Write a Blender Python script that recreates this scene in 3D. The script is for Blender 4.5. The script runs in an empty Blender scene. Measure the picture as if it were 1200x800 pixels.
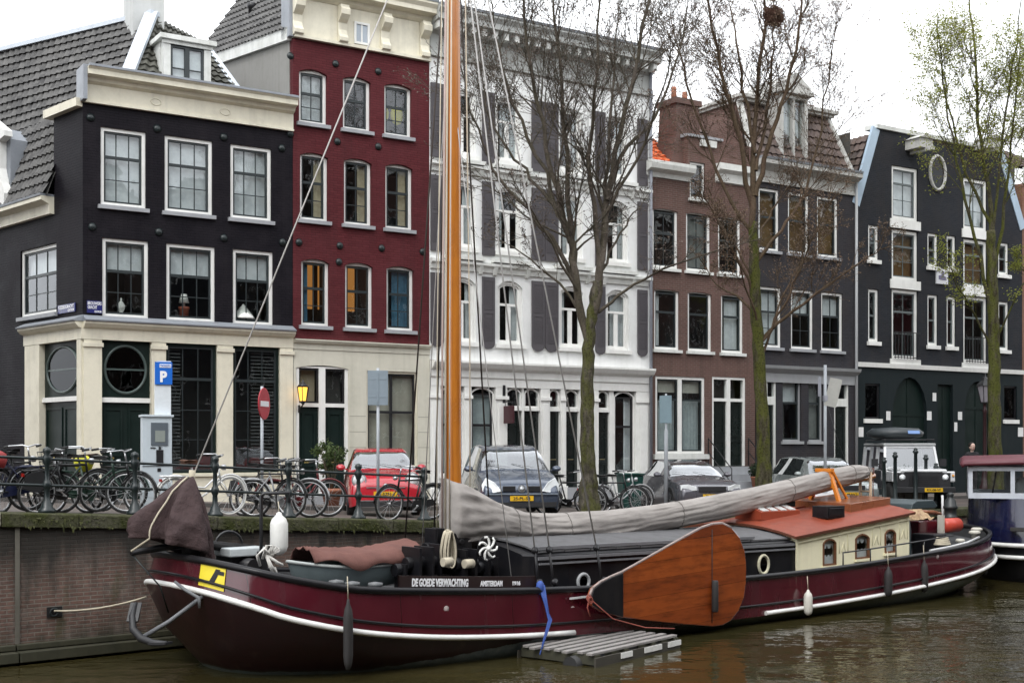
import bpy, math, random
from math import sin, cos, pi, radians, sqrt, atan2
from mathutils import Vector, Matrix
EXPO=0.85
SC = bpy.context.scene
COL = SC.collection
R = random.Random(7)
CAMZ, FPX = 3.3, 1500.0          # eye height above the water (m); focal length in pixels of a 1200 px wide photo
def px3(px, py, Y):
    return Vector(((px-600)/FPX*Y, Y, CAMZ+(525-py)/FPX*Y))

# ------------------------------------------------------------------ mesh builder
class MB:
    def __init__(s): s.v=[]; s.f=[]; s.m=[]; s.sm=[]
    def add(s, vs, fs, m=0, smooth=False):
        b=len(s.v); s.v.extend([tuple(p) for p in vs])
        for f in fs:
            s.f.append([b+i for i in f]); s.m.append(m); s.sm.append(smooth)
        return b
    def box(s,x0,y0,z0,x1,y1,z1,m=0):
        if x0>x1: x0,x1=x1,x0
        if y0>y1: y0,y1=y1,y0
        if z0>z1: z0,z1=z1,z0
        s.add([(x0,y0,z0),(x1,y0,z0),(x1,y1,z0),(x0,y1,z0),(x0,y0,z1),(x1,y0,z1),(x1,y1,z1),(x0,y1,z1)],
              [(0,3,2,1),(4,5,6,7),(0,1,5,4),(1,2,6,5),(2,3,7,6),(3,0,4,7)],m)
    def obox(s,c,sz,M=None,m=0):
        hx,hy,hz_=sz[0]/2,sz[1]/2,sz[2]/2
        M=M or Matrix.Identity(3); c=Vector(c)
        vs=[c+M@Vector((a*hx,b*hy,d*hz_)) for d in(-1,1) for a,b in((-1,-1),(1,-1),(1,1),(-1,1))]
        s.add(vs,[(0,3,2,1),(4,5,6,7),(0,1,5,4),(1,2,6,5),(2,3,7,6),(3,0,4,7)],m)
    def bar(s,p,q,w,h,m=0,up=(0,0,1)):
        p=Vector(p);q=Vector(q);d=(q-p)
        L=d.length
        if L<1e-6: return
        d/=L; u=Vector(up)
        if abs(d.dot(u))>.98: u=Vector((0,1,0))
        a=d.cross(u).normalized(); b=a.cross(d)
        M=Matrix((d,a,b)).transposed()
        s.obox((p+q)/2,(L,w,h),M,m)
    def tube(s,pts,r,n=8,m=0,caps=True,smooth=True,closed=False):
        pts=[Vector(p) for p in pts]; N=len(pts)
        if N<2: return
        rs=r if isinstance(r,(list,tuple)) else [r]*N
        b=len(s.v); ref=None
        for i,p in enumerate(pts):
            if closed: d=pts[(i+1)%N]-pts[i-1]
            else: d=pts[min(i+1,N-1)]-pts[max(i-1,0)]
            if d.length<1e-9: d=Vector((0,0,1))
            d.normalize()
            if ref is None:
                ref=Vector((0,0,1)) if abs(d.z)<.9 else Vector((1,0,0))
            a=ref-d*ref.dot(d)
            if a.length<1e-6: a=d.orthogonal()
            a.normalize(); ref=a; c=d.cross(a)
            for k in range(n):
                t=2*pi*k/n; s.v.append(tuple(p+(a*cos(t)+c*sin(t))*rs[i]))
        for i in range(N if closed else N-1):
            j=(i+1)%N
            for k in range(n):
                l=(k+1)%n
                s.f.append([b+i*n+k,b+i*n+l,b+j*n+l,b+j*n+k]); s.m.append(m); s.sm.append(smooth)
        if caps and not closed:
            s.f.append([b+k for k in range(n)][::-1]); s.m.append(m); s.sm.append(False)
            s.f.append([b+(N-1)*n+k for k in range(n)]); s.m.append(m); s.sm.append(False)
    def lathe(s,prof,n=16,o=(0,0,0),M=None,m=0,smooth=True,sx=1,sy=1):
        o=Vector(o); b=len(s.v); M=M or Matrix.Identity(3)
        for r,z in prof:
            for k in range(n):
                t=2*pi*k/n; s.v.append(tuple(o+M@Vector((r*cos(t)*sx,r*sin(t)*sy,z))))
        for i in range(len(prof)-1):
            for k in range(n):
                l=(k+1)%n
                s.f.append([b+i*n+k,b+i*n+l,b+(i+1)*n+l,b+(i+1)*n+k]); s.m.append(m); s.sm.append(smooth)
        s.f.append([b+k for k in range(n)][::-1]); s.m.append(m); s.sm.append(False)
        e=b+(len(prof)-1)*n
        s.f.append([e+k for k in range(n)]); s.m.append(m); s.sm.append(False)
    def prism(s,poly,fn,d0,d1,m=0):
        """poly: 2D points; fn(a,b,depth)->3D; extruded from depth d0 to d1"""
        n=len(poly); b=len(s.v)
        for d in (d0,d1):
            for a,c in poly: s.v.append(tuple(fn(a,c,d)))
        s.f.append([b+i for i in range(n)]); s.f.append([b+n+i for i in range(n)][::-1])
        s.m+= [m,m]; s.sm+=[False,False]
        for i in range(n):
            j=(i+1)%n
            s.f.append([b+i,b+n+i,b+n+j,b+j]); s.m.append(m); s.sm.append(False)
    def grid(s,rows,m=0,smooth=True,cu=False,flip=False):
        b=len(s.v); nr=len(rows); nc=len(rows[0])
        for r in rows: s.v.extend([tuple(p) for p in r])
        for i in range(nr-1):
            for j in range(nc if cu else nc-1):
                k=(j+1)%nc
                q=[b+i*nc+j,b+i*nc+k,b+(i+1)*nc+k,b+(i+1)*nc+j]
                s.f.append(q[::-1] if flip else q); s.m.append(m); s.sm.append(smooth)
        return b
    def xf(s,M,start=0):
        for i in range(start,len(s.v)): s.v[i]=tuple(M@Vector(s.v[i]))
    def build(s,name,mats,parent=None,bevel=0,angle=None,fixn=True,loc=None,rotz=None,sub=0,solid=0):
        me=bpy.data.meshes.new(name)
        me.from_pydata(s.v,[],s.f)
        if not isinstance(mats,(list,tuple)): mats=[mats]
        for q in mats: me.materials.append(q)
        if len(mats)>1: me.polygons.foreach_set('material_index',s.m)
        me.polygons.foreach_set('use_smooth',s.sm)
        if fixn:
            import bmesh
            bm=bmesh.new(); bm.from_mesh(me); bmesh.ops.recalc_face_normals(bm,faces=bm.faces); bm.to_mesh(me); bm.free()
        me.update()
        if angle: me.set_sharp_from_angle(angle=radians(angle))
        o=bpy.data.objects.new(name,me); COL.objects.link(o)
        if parent: o.parent=parent
        if loc is not None: o.location=loc
        if rotz is not None: o.rotation_euler=(0,0,rotz)
        if bevel:
            md=o.modifiers.new('bevel','BEVEL'); md.width=bevel; md.segments=2; md.limit_method='ANGLE'; md.angle_limit=radians(40)
        if solid:
            md=o.modifiers.new('solid','SOLIDIFY'); md.thickness=solid
        if sub:
            md=o.modifiers.new('sub','SUBSURF'); md.levels=sub; md.render_levels=sub
        return o

def tag(o,label=None,cat=None,group=None,kind=None):
    if label: o['label']=label
    if cat: o['category']=cat
    if group: o['group']=group
    if kind: o['kind']=kind
    return o
def thing(name,label,cat,loc=(0,0,0),rotz=0,group=None):
    o=bpy.data.objects.new(name,None); COL.objects.link(o); o.empty_display_size=.2
    o.location=loc; o.rotation_euler=(0,0,rotz)
    return tag(o,label,cat,group)
def dup(root,loc,rotz,label,group=None):
    def cp(o,parent):
        c=o.copy(); COL.objects.link(c)
        if parent: c.parent=parent
        for ch in list(o.children): cp(ch,c)
        return c
    r=cp(root,None); r.location=loc; r.rotation_euler=(0,0,rotz); r['label']=label
    if group: r['group']=group
    return r

# ------------------------------------------------------------------ materials
MATS={}
class NT:
    def __init__(s,name):
        m=bpy.data.materials.new(name); m.use_nodes=True; s.m=m; s.t=m.node_tree; s.t.nodes.clear()
        s.out=s.n('ShaderNodeOutputMaterial')
    def n(s,typ,**kw):
        nd=s.t.nodes.new(typ)
        for k,v in kw.items():
            if k.startswith('i_'):
                nd.inputs[k[2:].replace('_',' ')].default_value=v
            else: setattr(nd,k,v)
        return nd
    def l(s,a,b): s.t.links.new(a,b)
    def math(s,op,a,b=None,clamp=False):
        nd=s.n('ShaderNodeMath',operation=op,use_clamp=clamp)
        for i,x in enumerate((a,b)):
            if x is None: continue
            if isinstance(x,(int,float)): nd.inputs[i].default_value=x
            else: s.l(x,nd.inputs[i])
        return nd.outputs[0]
    def mix(s,f,a,b,blend='MIX'):
        nd=s.n('ShaderNodeMix',data_type='RGBA',blend_type=blend)
        for k,x in ((0,f),(6,a),(7,b)):
            if isinstance(x,(int,float)): nd.inputs[k].default_value=x
            elif isinstance(x,tuple): nd.inputs[k].default_value=(*x,1) if len(x)==3 else x
            else: s.l(x,nd.inputs[k])
        return nd.outputs[2]
    def co(s): return s.n('ShaderNodeTexCoord').outputs['Object']
    def noise(s,vec,scale,detail=4,rough=.55,stretch=None):
        if stretch:
            mp=s.n('ShaderNodeMapping'); mp.inputs['Scale'].default_value=stretch; s.l(vec,mp.inputs[0]); vec=mp.outputs[0]
        nd=s.n('ShaderNodeTexNoise'); nd.inputs['Scale'].default_value=scale; nd.inputs['Detail'].default_value=detail; nd.inputs['Roughness'].default_value=rough
        s.l(vec,nd.inputs['Vector']); return nd.outputs[0]
    def ramp(s,f,lo,hi,a=0.,b=1.):
        nd=s.n('ShaderNodeMapRange',clamp=True); s.l(f,nd.inputs[0])
        for i,x in zip((1,2,3,4),(lo,hi,a,b)): nd.inputs[i].default_value=x
        return nd.outputs[0]
    def bump(s,h,strength=.3,dist=.02,normal=None):
        nd=s.n('ShaderNodeBump'); nd.inputs['Strength'].default_value=strength; nd.inputs['Distance'].default_value=dist
        s.l(h,nd.inputs['Height'])
        if normal: s.l(normal,nd.inputs['Normal'])
        return nd.outputs[0]
    def bsdf(s,color,rough=.6,normal=None,spec=.5,metal=0,coat=0):
        p=s.n('ShaderNodeBsdfPrincipled')
        for k,x in (('Base Color',color),('Roughness',rough),('Specular IOR Level',spec),('Metallic',metal),('Coat Weight',coat)):
            if isinstance(x,(int,float)): p.inputs[k].default_value=x
            elif isinstance(x,tuple): p.inputs[k].default_value=(*x,1)
            else: s.l(x,p.inputs[k])
        if normal: s.l(normal,p.inputs['Normal'])
        s.l(p.outputs[0],s.out.inputs[0]); return p

def paint(name,c,rough=.5,dirt=.25,dirtc=None,scale=1.5,bump=.1,spec=.5,metal=0,coat=0,streak=True):
    """painted or solid surface with uneven wear, stains and slight relief"""
    if name in MATS: return MATS[name]
    t=NT(name); co=t.co()
    n1=t.noise(co,scale,6,.65); n2=t.noise(co,scale*9,3)
    d=dirtc or tuple(x*.45 for x in c)
    f=t.ramp(n1,.45,.75,0,dirt)
    col=t.mix(f,c,d)
    if streak:
        n3=t.noise(co,1.0,3,.5,stretch=(5,5,.35))
        col=t.mix(t.ramp(n3,.52,.75,0,dirt*.8),col,d)
    col=t.mix(t.ramp(n2,.3,.7,0,.12),col,tuple(min(1,x*1.35+.01) for x in c))
    r=t.ramp(n1,.3,.8,max(0,rough-.08),min(1,rough+.12))
    nm=t.bump(n2,bump,.01)
    t.bsdf(col,r,nm,spec,metal,coat)
    MATS[name]=t.m; return t.m

def brickmat(name,c1,c2,mortar,rough=.85,bump=.5,bw=.21,bh=.065,ms=.009,stain=.3,stainc=(.03,.03,.03),spec=.3,quay=False):
    if name in MATS: return MATS[name]
    t=NT(name); co=t.co()
    sp=t.n('ShaderNodeSeparateXYZ'); t.l(co,sp.inputs[0])
    cb=t.n('ShaderNodeCombineXYZ'); t.l(t.math('ADD',sp.outputs[0],sp.outputs[1]),cb.inputs[0]); t.l(sp.outputs[2],cb.inputs[1])
    b=t.n('ShaderNodeTexBrick'); t.l(cb.outputs[0],b.inputs['Vector'])
    b.inputs['Color1'].default_value=(*c1,1); b.inputs['Color2'].default_value=(*c2,1); b.inputs['Mortar'].default_value=(*mortar,1)
    b.inputs['Scale'].default_value=1; b.inputs['Mortar Size'].default_value=ms; b.inputs['Brick Width'].default_value=bw; b.inputs['Row Height'].default_value=bh
    b.inputs['Mortar Smooth'].default_value=.3; b.inputs['Bias'].default_value=0
    n1=t.noise(co,.9,6,.65); n2=t.noise(co,14,4)
    col=t.mix(t.ramp(n2,.3,.75,0,.35),b.outputs['Color'],tuple(x*1.5 for x in c1))
    col=t.mix(t.ramp(t.noise(co,.45,6,.7),.48,.68,0,.38),col,tuple(min(1,x*1.9+.004) for x in c2))
    col=t.mix(t.ramp(n1,.42,.72,0,stain),col,stainc)
    n3=t.noise(co,1.0,4,.6,stretch=(4,4,.3))
    col=t.mix(t.ramp(n3,.5,.72,0,stain*.7),col,stainc)
    if quay:
        z=sp.outputs[2]
        # algae near the water, darker towards the coping, pale salts in patches
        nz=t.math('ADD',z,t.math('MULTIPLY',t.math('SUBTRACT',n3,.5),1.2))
        col=t.mix(t.ramp(t.noise(co,1.7,5,.6),.5,.68,0,.55),col,(.26,.215,.19))
        col=t.mix(t.ramp(t.noise(co,5,5,.7),.45,.7,0,.6),col,(.05,.042,.038))
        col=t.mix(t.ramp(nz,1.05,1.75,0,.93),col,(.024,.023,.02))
        col=t.mix(t.ramp(nz,.5,.12,0,.85),col,(.03,.034,.02))
        col=t.mix(t.ramp(t.noise(co,1.1,5,.65,stretch=(1.6,1.6,.5)),.60,.70,0,.5),col,(.05,.055,.02))
    h=t.math('SUBTRACT',t.math('MULTIPLY',n2,.5),b.outputs['Fac'])
    nm=t.bump(h,bump,.012)
    t.bsdf(col,t.ramp(n1,.3,.7,rough-.12,rough+.08),nm,spec)
    MATS[name]=t.m; return t.m

def tilemat(name,c,c2,lich=(.14,.14,.09)):
    if name in MATS: return MATS[name]
    t=NT(name); co=t.co()
    n1=t.noise(co,1.1,6,.7); n2=t.noise(co,6,3); n3=t.noise(co,22,3)
    col=t.mix(t.ramp(n2,.3,.7),c,c2)
    col=t.mix(t.ramp(n1,.5,.72,0,.55),col,lich)
    col=t.mix(t.ramp(n3,.45,.7,0,.3),col,tuple(x*.4 for x in c))
    vo=t.n('ShaderNodeTexVoronoi'); vo.inputs['Scale'].default_value=3.6; t.l(co,vo.inputs['Vector'])
    hs=t.n('ShaderNodeSeparateColor'); t.l(vo.outputs['Color'],hs.inputs[0])
    col=t.mix(t.ramp(hs.outputs[0],.1,.9,0,.6),col,tuple(x*1.7 for x in c2))
    t.bsdf(col,.65,t.bump(n3,.3,.01),.3)
    MATS[name]=t.m; return t.m

def glassmat(name,tint=(.62,.68,.66),refl=1.0,wavy=.25):
    if name in MATS: return MATS[name]
    t=NT(name); co=t.co()
    lw=t.n('ShaderNodeLayerWeight'); fac=t.math('ADD',t.math('MULTIPLY',t.math('POWER',lw.outputs['Facing'],5.0),.92),.042)
    n=t.noise(co,1.6,2,.4)
    nm=t.bump(n,wavy,.03)
    g=t.n('ShaderNodeBsdfGlossy'); g.inputs['Roughness'].default_value=.02; g.inputs['Color'].default_value=(.95,.97,1,1); t.l(nm,g.inputs['Normal'])
    tr=t.n('ShaderNodeBsdfTransparent'); tr.inputs[0].default_value=(*tint,1)
    mx=t.n('ShaderNodeMixShader'); t.l(t.math('MULTIPLY',fac,refl,True),mx.inputs[0]); t.l(tr.outputs[0],mx.inputs[1]); t.l(g.outputs[0],mx.inputs[2])
    t.l(mx.outputs[0],t.out.inputs[0]); MATS[name]=t.m; return t.m

def emit(name,c,st):
    if name in MATS: return MATS[name]
    t=NT(name); e=t.n('ShaderNodeEmission'); e.inputs[0].default_value=(*c,1); e.inputs[1].default_value=st
    t.l(e.outputs[0],t.out.inputs[0]); MATS[name]=t.m; return t.m

def fabric(name,c,c2,rough=.85,wr=3.,bump=.35):
    if name in MATS: return MATS[name]
    t=NT(name); co=t.co()
    n1=t.noise(co,wr,5,.6); n2=t.noise(co,60,2)
    col=t.mix(t.ramp(n1,.4,.7,0,.7),c,c2)
    h=t.math('ADD',n1,t.math('MULTIPLY',n2,.15))
    t.bsdf(col,rough,t.bump(h,bump,.06),.25); MATS[name]=t.m; return t.m

def woodmat(name,c1,c2,c3,rough=.25,coat=.6,plank=.16,axis=(1,0,0),up=2,grain=(1.5,14,14)):
    """varnished planks: plank tone steps across 'up' axis, grain along the length"""
    if name in MATS: return MATS[name]
    t=NT(name); co=t.co()
    sp=t.n('ShaderNodeSeparateXYZ'); t.l(co,sp.inputs[0])
    q=t.math('DIVIDE',t.math('ADD',sp.outputs[up],t.math('MULTIPLY',sp.outputs[0],-.05)),plank)
    fl=t.math('FLOOR',q); fr=t.math('FRACT',q)
    wn=t.n('ShaderNodeTexWhiteNoise',noise_dimensions='1D'); t.l(fl,wn.inputs['W'])
    n=t.noise(co,1.2,8,.65,stretch=grain); n1=t.noise(co,1.3,4)
    col=t.mix(wn.outputs[0],c1,c2)
    col=t.mix(t.ramp(n,.45,.72,0,.75),col,c3)
    col=t.mix(t.ramp(n1,.5,.75,0,.5),col,c3)
    edge=t.math('LESS_THAN',fr,.028)
    col=t.mix(t.math('MULTIPLY',edge,.55),col,tuple(x*.2 for x in c3))
    t.bsdf(col,t.ramp(n1,.3,.7,rough*.7,rough*1.4),t.bump(n,.12,.01),.5,0,coat); MATS[name]=t.m; return t.m

def bark(name,c1,c2,moss,mamt=.7):
    if name in MATS: return MATS[name]
    t=NT(name); co=t.co()
    n1=t.noise(co,9,6,.7,stretch=(1,1,.25)); n2=t.noise(co,3.2,7,.75,stretch=(1,1,.4))
    col=t.mix(t.ramp(n1,.35,.65),c1,c2)
    col=t.mix(t.ramp(n2,.44,.54,0,mamt),col,moss); col=t.mix(t.ramp(t.noise(co,21,3,.7),.5,.62,0,.6),col,tuple(x*.5 for x in c1))
    t.bsdf(col,.95,t.bump(n1,.9,.03),.15); MATS[name]=t.m; return t.m

def leafmat(name,c,c2,trans=.3):
    if name in MATS: return MATS[name]
    t=NT(name); g=t.n('ShaderNodeNewGeometry')
    col=t.mix(g.outputs['Random Per Island'],c,c2)
    p=t.bsdf(col,.6,None,.3)
    tl=t.n('ShaderNodeBsdfTranslucent'); t.l(col,tl.inputs[0])
    mx=t.n('ShaderNodeMixShader'); mx.inputs[0].default_value=trans; t.l(p.outputs[0],mx.inputs[1]); t.l(tl.outputs[0],mx.inputs[2]); t.l(mx.outputs[0],t.out.inputs[0])
    MATS[name]=t.m; return t.m

white=paint('white_paint',(.80,.80,.77),.5,.3,(.42,.42,.38))
oldwhite=paint('weathered_white_paint',(.70,.71,.68),.55,.4,(.25,.26,.22))
cream=paint('cream_paint',(.72,.68,.55),.5,.38,(.36,.34,.27))
stonecream=paint('cream_plaster',(.60,.58,.49),.75,.35,(.28,.28,.22),.8)
greyplaster=paint('grey_plaster',(.26,.255,.24),.9,.35,(.14,.14,.12),.8)
lead=paint('lead_sheet',(.27,.29,.32),.5,.3,(.13,.14,.15),2.,.2,.5,.2)
palelead=paint('pale_lead',(.55,.60,.66),.45,.3,(.3,.33,.37),2.,.2)
darkgreen=paint('dark_green_paint',(.007,.015,.013),.4,.3,(.018,.026,.024),2.,.05,.18)
blackpaint=paint('black_paint',(.014,.014,.016),.35,.3,(.035,.035,.036),2.,.1)
darksash=paint('dark_sash_paint',(.018,.025,.027),.4,.2,(.03,.04,.04),2.,.05)
greypaint=paint('grey_paint',(.34,.35,.36),.5,.3,(.2,.2,.2),2.)
sillstone=paint('bluestone',(.33,.34,.36),.7,.3,(.17,.18,.18),2.)
glass=glassmat('window_glass',(.84,.88,.87),1.9)
clearglass=glassmat('clear_glass',(.8,.84,.83),1.5)
netcurtain=fabric('net_curtain',(.70,.72,.74),(.52,.55,.58),.9,5.,.3)
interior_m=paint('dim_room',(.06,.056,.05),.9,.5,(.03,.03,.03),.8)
dimwarm=paint('beige_room',(.42,.36,.26),.9,.2,(.25,.2,.14),.8)
drape_blue=fabric('blue_drape',(.08,.20,.30),(.04,.11,.18),.9,8.,.4)
drape_cream=fabric('cream_drape',(.55,.47,.33),(.4,.33,.22),.9,8.,.4)
shutter_m=paint('shutter_paint',(.075,.068,.075),.6,.3,(.04,.038,.04),2.)
iron=paint('cast_iron_paint',(.010,.017,.018),.35,.25,(.03,.035,.033),6.,.1)
# ------------------------------------------------------------------ places: facade row and quay line
FA=radians(32.5); ux,uy=cos(FA),sin(FA); F0=(-8.08,31.9)
QA=radians(39.8); ax,ay=cos(QA),sin(QA); Q0=(-7.8,19.5)      # quay edge; canal side normal = (ay,-ax)
def hx(px):
    r=(px-600)/FPX; return (r*F0[1]-F0[0])/(ux-r*uy)
def hz(px,py,back=0):
    Y=F0[1]+uy*hx(px); return CAMZ+(525-py)/FPX*Y
def fpt(t,z=0,y=0): return Vector((F0[0]+ux*t-uy*y, F0[1]+uy*t+ux*y, z))
def kd(x,y):
    dx,dy=x-Q0[0],y-Q0[1]; return dx*ax+dy*ay, dx*ay-dy*ax
def qpt(k,d,z=0): return Vector((Q0[0]+ax*k+ay*d, Q0[1]+ay*k-ax*d, z))
def kpx(px,d):
    r=(px-600)/FPX
    return (r*(Q0[1]-ax*d)-(Q0[0]+ay*d))/(ax-r*ay)
def kz(px,py,d):
    k=kpx(px,d); Y=Q0[1]+ay*k-ax*d
    return k, CAMZ+(525-py)/FPX*Y
def street_z(k):
    if k<0: return min(2.75,2.3-.05*k)
    if k<11: return 2.3-(2.3-1.72)*k/11
    if k<25: return 1.72-.17*(k-11)/14
    return 1.55
def sz(x,y): return street_z(kd(x,y)[0])

# ------------------------------------------------------------------ houses
def arcpts(x0,x1,zs,rise,n=10):
    """points of a segmental arch from (x0,zs) to (x1,zs) rising by rise"""
    w=(x1-x0)/2; c=(x0+x1)/2
    if rise>=w*.99: 
        return [(c-w*cos(pi*i/n),zs+rise*sin(pi*i/n)) for i in range(n+1)]
    rr=(w*w+rise*rise)/(2*rise); a=math.asin(w/rr)
    return [(c+rr*sin(-a+2*a*i/n), zs+rise-rr+rr*cos(-a+2*a*i/n)) for i in range(n+1)]
def wall_mesh(mb,x0,x1,z0,z1,holes,dep=.22,y=0,m=0):
    hs=[h for h in holes if h['x1']>x0 and h['x0']<x1 and h['z1']>z0 and h['z0']<z1]
    xs=sorted({x0,x1,*[min(max(h[k],x0),x1) for h in hs for k in('x0','x1')]})
    zs=sorted({z0,z1,*[min(max(h[k],z0),z1) for h in hs for k in('z0','z1')]})
    for j in range(len(zs)-1):
        run=None
        for i in range(len(xs)-1):
            cx,cz=(xs[i]+xs[i+1])/2,(zs[j]+zs[j+1])/2
            solid=not any(h['x0']<cx<h['x1'] and h['z0']<cz<h['z1'] for h in hs)
            if solid and run is None: run=xs[i]
            if (not solid) and run is not None:
                mb.add([(run,y,zs[j]),(xs[i],y,zs[j]),(xs[i],y,zs[j+1]),(run,y,zs[j+1])],[(0,1,2,3)],m); run=None
        if run is not None:
            mb.add([(run,y,zs[j]),(x1,y,zs[j]),(x1,y,zs[j+1]),(run,y,zs[j+1])],[(0,1,2,3)],m)
    for h in hs:
        a,b,c,d,r=h['x0'],h['x1'],h['z0'],h['z1'],h.get('rise',0)
        e=d-r
        mb.add([(a,y,c),(a,y+dep,c),(a,y+dep,e),(a,y,e)],[(0,1,2,3)],m)
        mb.add([(b,y,c),(b,y+dep,c),(b,y+dep,e),(b,y,e)],[(3,2,1,0)],m)
        mb.add([(a,y,c),(b,y,c),(b,y+dep,c),(a,y+dep,c)],[(0,1,2,3)],m)
        if r:
            P=arcpts(a,b,e,r)
            for (p,q),(p2,q2) in zip(P,P[1:]):
                mb.add([(p,y,q),(p2,y,q2),(p2,y,d),(p,y,d)],[(0,1,2,3)],m)
                mb.add([(p,y,q),(p2,y,q2),(p2,y+dep,q2),(p,y+dep,q)],[(3,2,1,0)],m)
        else:
            mb.add([(a,y,d),(b,y,d),(b,y+dep,d),(a,y+dep,d)],[(3,2,1,0)],m)

def xz(y0): return lambda a,c,d: (a,y0+d,c)
def ring(mb,x0,x1,z0,z1,w,y0,y1,rise=0,m=0,wb=None,wt=None):
    wb=w if wb is None else wb; wt=w if wt is None else wt
    e=z1-rise
    mb.box(x0,y0,z0,x0+w,y1,e,m); mb.box(x1-w,y0,z0,x1,y1,e,m)
    mb.box(x0+w,y0,z0,x1-w,y1,z0+wb,m)
    if rise:
        P=arcpts(x0,x1,e,rise); 
        Q=arcpts(x0+w,x1-w,e-.0,max(.02,rise-wt))
        mb.prism(P+Q[::-1],lambda a,c,d:(a,d,c),y0,y1,m)
    else: mb.box(x0+w,y0,z1-wt,x1-w,y1,z1,m)

class House:
    def __init__(s,name,label,cat,pl,pr,group=None):
        s.t0=hx(pl); s.t1=hx(pr); s.W=s.t1-s.t0
        s.o=thing(name,label,cat,fpt(s.t0),FA,group); s.holes=[]; s.rot=0.; s.org=(0,0)
        p=fpt((s.t0+s.t1)/2); s.g=sz(p.x,p.y)
    def X(s,px): return hx(px)-s.t0
    def Z(s,px,py): return hz(px,py)
    def put(s,mb,name,mats,parent=None,**k):
        if name in ('pane','fanlight','dormer_pane'): k.setdefault('fixn',False)
        o=mb.build(name,mats,parent or s.o,**k)
        if s.rot and parent is None: o.rotation_euler=(0,0,s.rot)
        return o
    def win(s,pl,pr,pt,pb,**k):
        s.window(s.X(pl),s.X(pr),s.Z(pl,pb),s.Z(pl,pt),**k)
    def window(s,x0,x1,z0,z1,cols=3,ru=1,rl=2,split=.36,fm=None,sm=None,rise=0,curtain=None,fw=.085,rev=.22,sill=True,
               sillm=None,cm=None,hole=True,fy=.05,gm=None,casement=False,label=None,mz=.022,sillh=.09):
        fm=fm or white; sm=sm or darksash
        if hole: s.holes.append(dict(x0=x0,x1=x1,z0=z0,z1=z1,rise=rise))
        mb=MB(); g=.002
        ring(mb,x0+g,x1-g,z0+g,z1-g,fw,fy,fy+.12,rise)
        w=s.put(mb,'window',fm)
        if label: w['label']=label
        a,b,c,d=x0+fw,x1-fw,z0+fw,z1-max(fw,rise if rise<.2 else fw)
        top=z1-fw
        arch=rise>=.2
        mb=MB(); sw=.05; y0,y1=fy+.03,fy+.085
        if arch:
            ring(mb,a+.001,b-.001,c,top,sw,y0,y1,rise-fw*.6)
            d=top
        else: ring(mb,a,b,c,d,sw,y0,y1)
        zm=d-(d-c)*split
        if ru or rl:
            mb.box(a+sw,y0,zm-.035,b-sw,y1-.003,zm+.035)
        hm=mz/2
        ztop=d-sw-(0 if not arch else (rise-fw*.6)*.25)
        for part,(lo,hi,rr) in (('u',(zm+.035,ztop,ru)),('l',(c+sw,zm-.035,rl))):
            for i in range(1,cols):
                x=a+(b-a)*i/cols
                h2=hm*(2.2 if casement and i==cols//2 else 1)
                if casement and part=='u': continue
                mb.box(x-h2,y0+.012,lo,x+h2,y1-.012,hi)
            for j in range(1,rr):
                z=lo+(hi-lo)*j/rr
                mb.box(a+sw,y0+.016,z-hm,b-sw,y1-.016,z+hm)
        s.put(mb,'sash',sm,w)
        mb=MB(); yp=(y0+y1)/2+.001
        if arch:
            P=arcpts(a+.01,b-.01,top-(rise-fw*.6),rise-fw*.6-.01)
            mb.add([(a+.01,yp,c)]+[(p,yp,q) for p,q in P]+[(b-.01,yp,c)],[tuple(range(len(P)+2))])
        else: mb.add([(a,yp,c),(b,yp,c),(b,yp,d),(a,yp,d)],[(0,1,2,3)])
        s.put(mb,'pane',gm or glass,w)
        if sill:
            mb=MB(); mb.box(x0-.07,-.09,z0-sillh,x1+.07,-.001,z0+.004); mb.box(x0+.003,-.001,z0+.001,x1-.003,fy-.004,z0+.012)
            s.put(mb,'sill',sillm or sillstone,w)
        if curtain:
            y=fy+.17
            def drape(xa,xb,za,zb,amp=.02,fr=9.,mat=None):
                n=max(4,int((xb-xa)*24)); ph=R.uniform(0,6)
                rows=[[(xa+(xb-xa)*i/n, y+amp*sin(ph+i/n*(xb-xa)*fr*2*pi)+amp*.5*sin(ph*2+i*.9),z) for i in range(n+1)] for z in (za,zb)]
                mb=MB(); mb.grid(rows); s.put(mb,'curtain',mat or cm or netcurtain,w)
            if curtain=='full': drape(a,b,c,d,.008,3)
            elif curtain=='upper': drape(a,b,zm,d,.008,3)
            elif curtain=='half': drape(a,b,c+(d-c)*.45,d,.008,3)
            elif curtain=='low': drape(a,b,c,c+(d-c)*.55,.008,3)
            elif curtain=='left': drape(a,a+(b-a)*.3,c,d)
            elif curtain=='right': drape(b-(b-a)*.35,b,c,d)
            elif curtain=='sides':
                drape(a,a+(b-a)*.2,c,d); drape(b-(b-a)*.22,b,c,d)
            elif curtain=='most': drape(a+(b-a)*.3,b,c,d)
        return w
    def wall(s,z0,z1,mat,name='wall',x0=0,x1=None,extra=None,dep=8,shell=True):
        x1=s.W if x1 is None else x1
        mb=MB(); wall_mesh(mb,x0,x1,z0,z1,s.holes)
        if shell:
            e=.003
            for x,fl in ((x0+e,0),(x1-e,1)):
                mb.add([(x,0.004,z0),(x,dep,z0),(x,dep,z1),(x,.004,z1)],[(3,2,1,0) if fl else (0,1,2,3)])
            mb.add([(x0,dep,z0),(x1,dep,z0),(x1,dep,z1),(x0,dep,z1)],[(3,2,1,0)])
            mb.add([(x0+e,.23,z1-.01),(x1-e,.23,z1-.01),(x1-e,dep,z1-.01),(x0+e,dep,z1-.01)],[(0,1,2,3)])
        if extra: extra(mb)
        return s.put(mb,name,mat,fixn=False)
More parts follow.
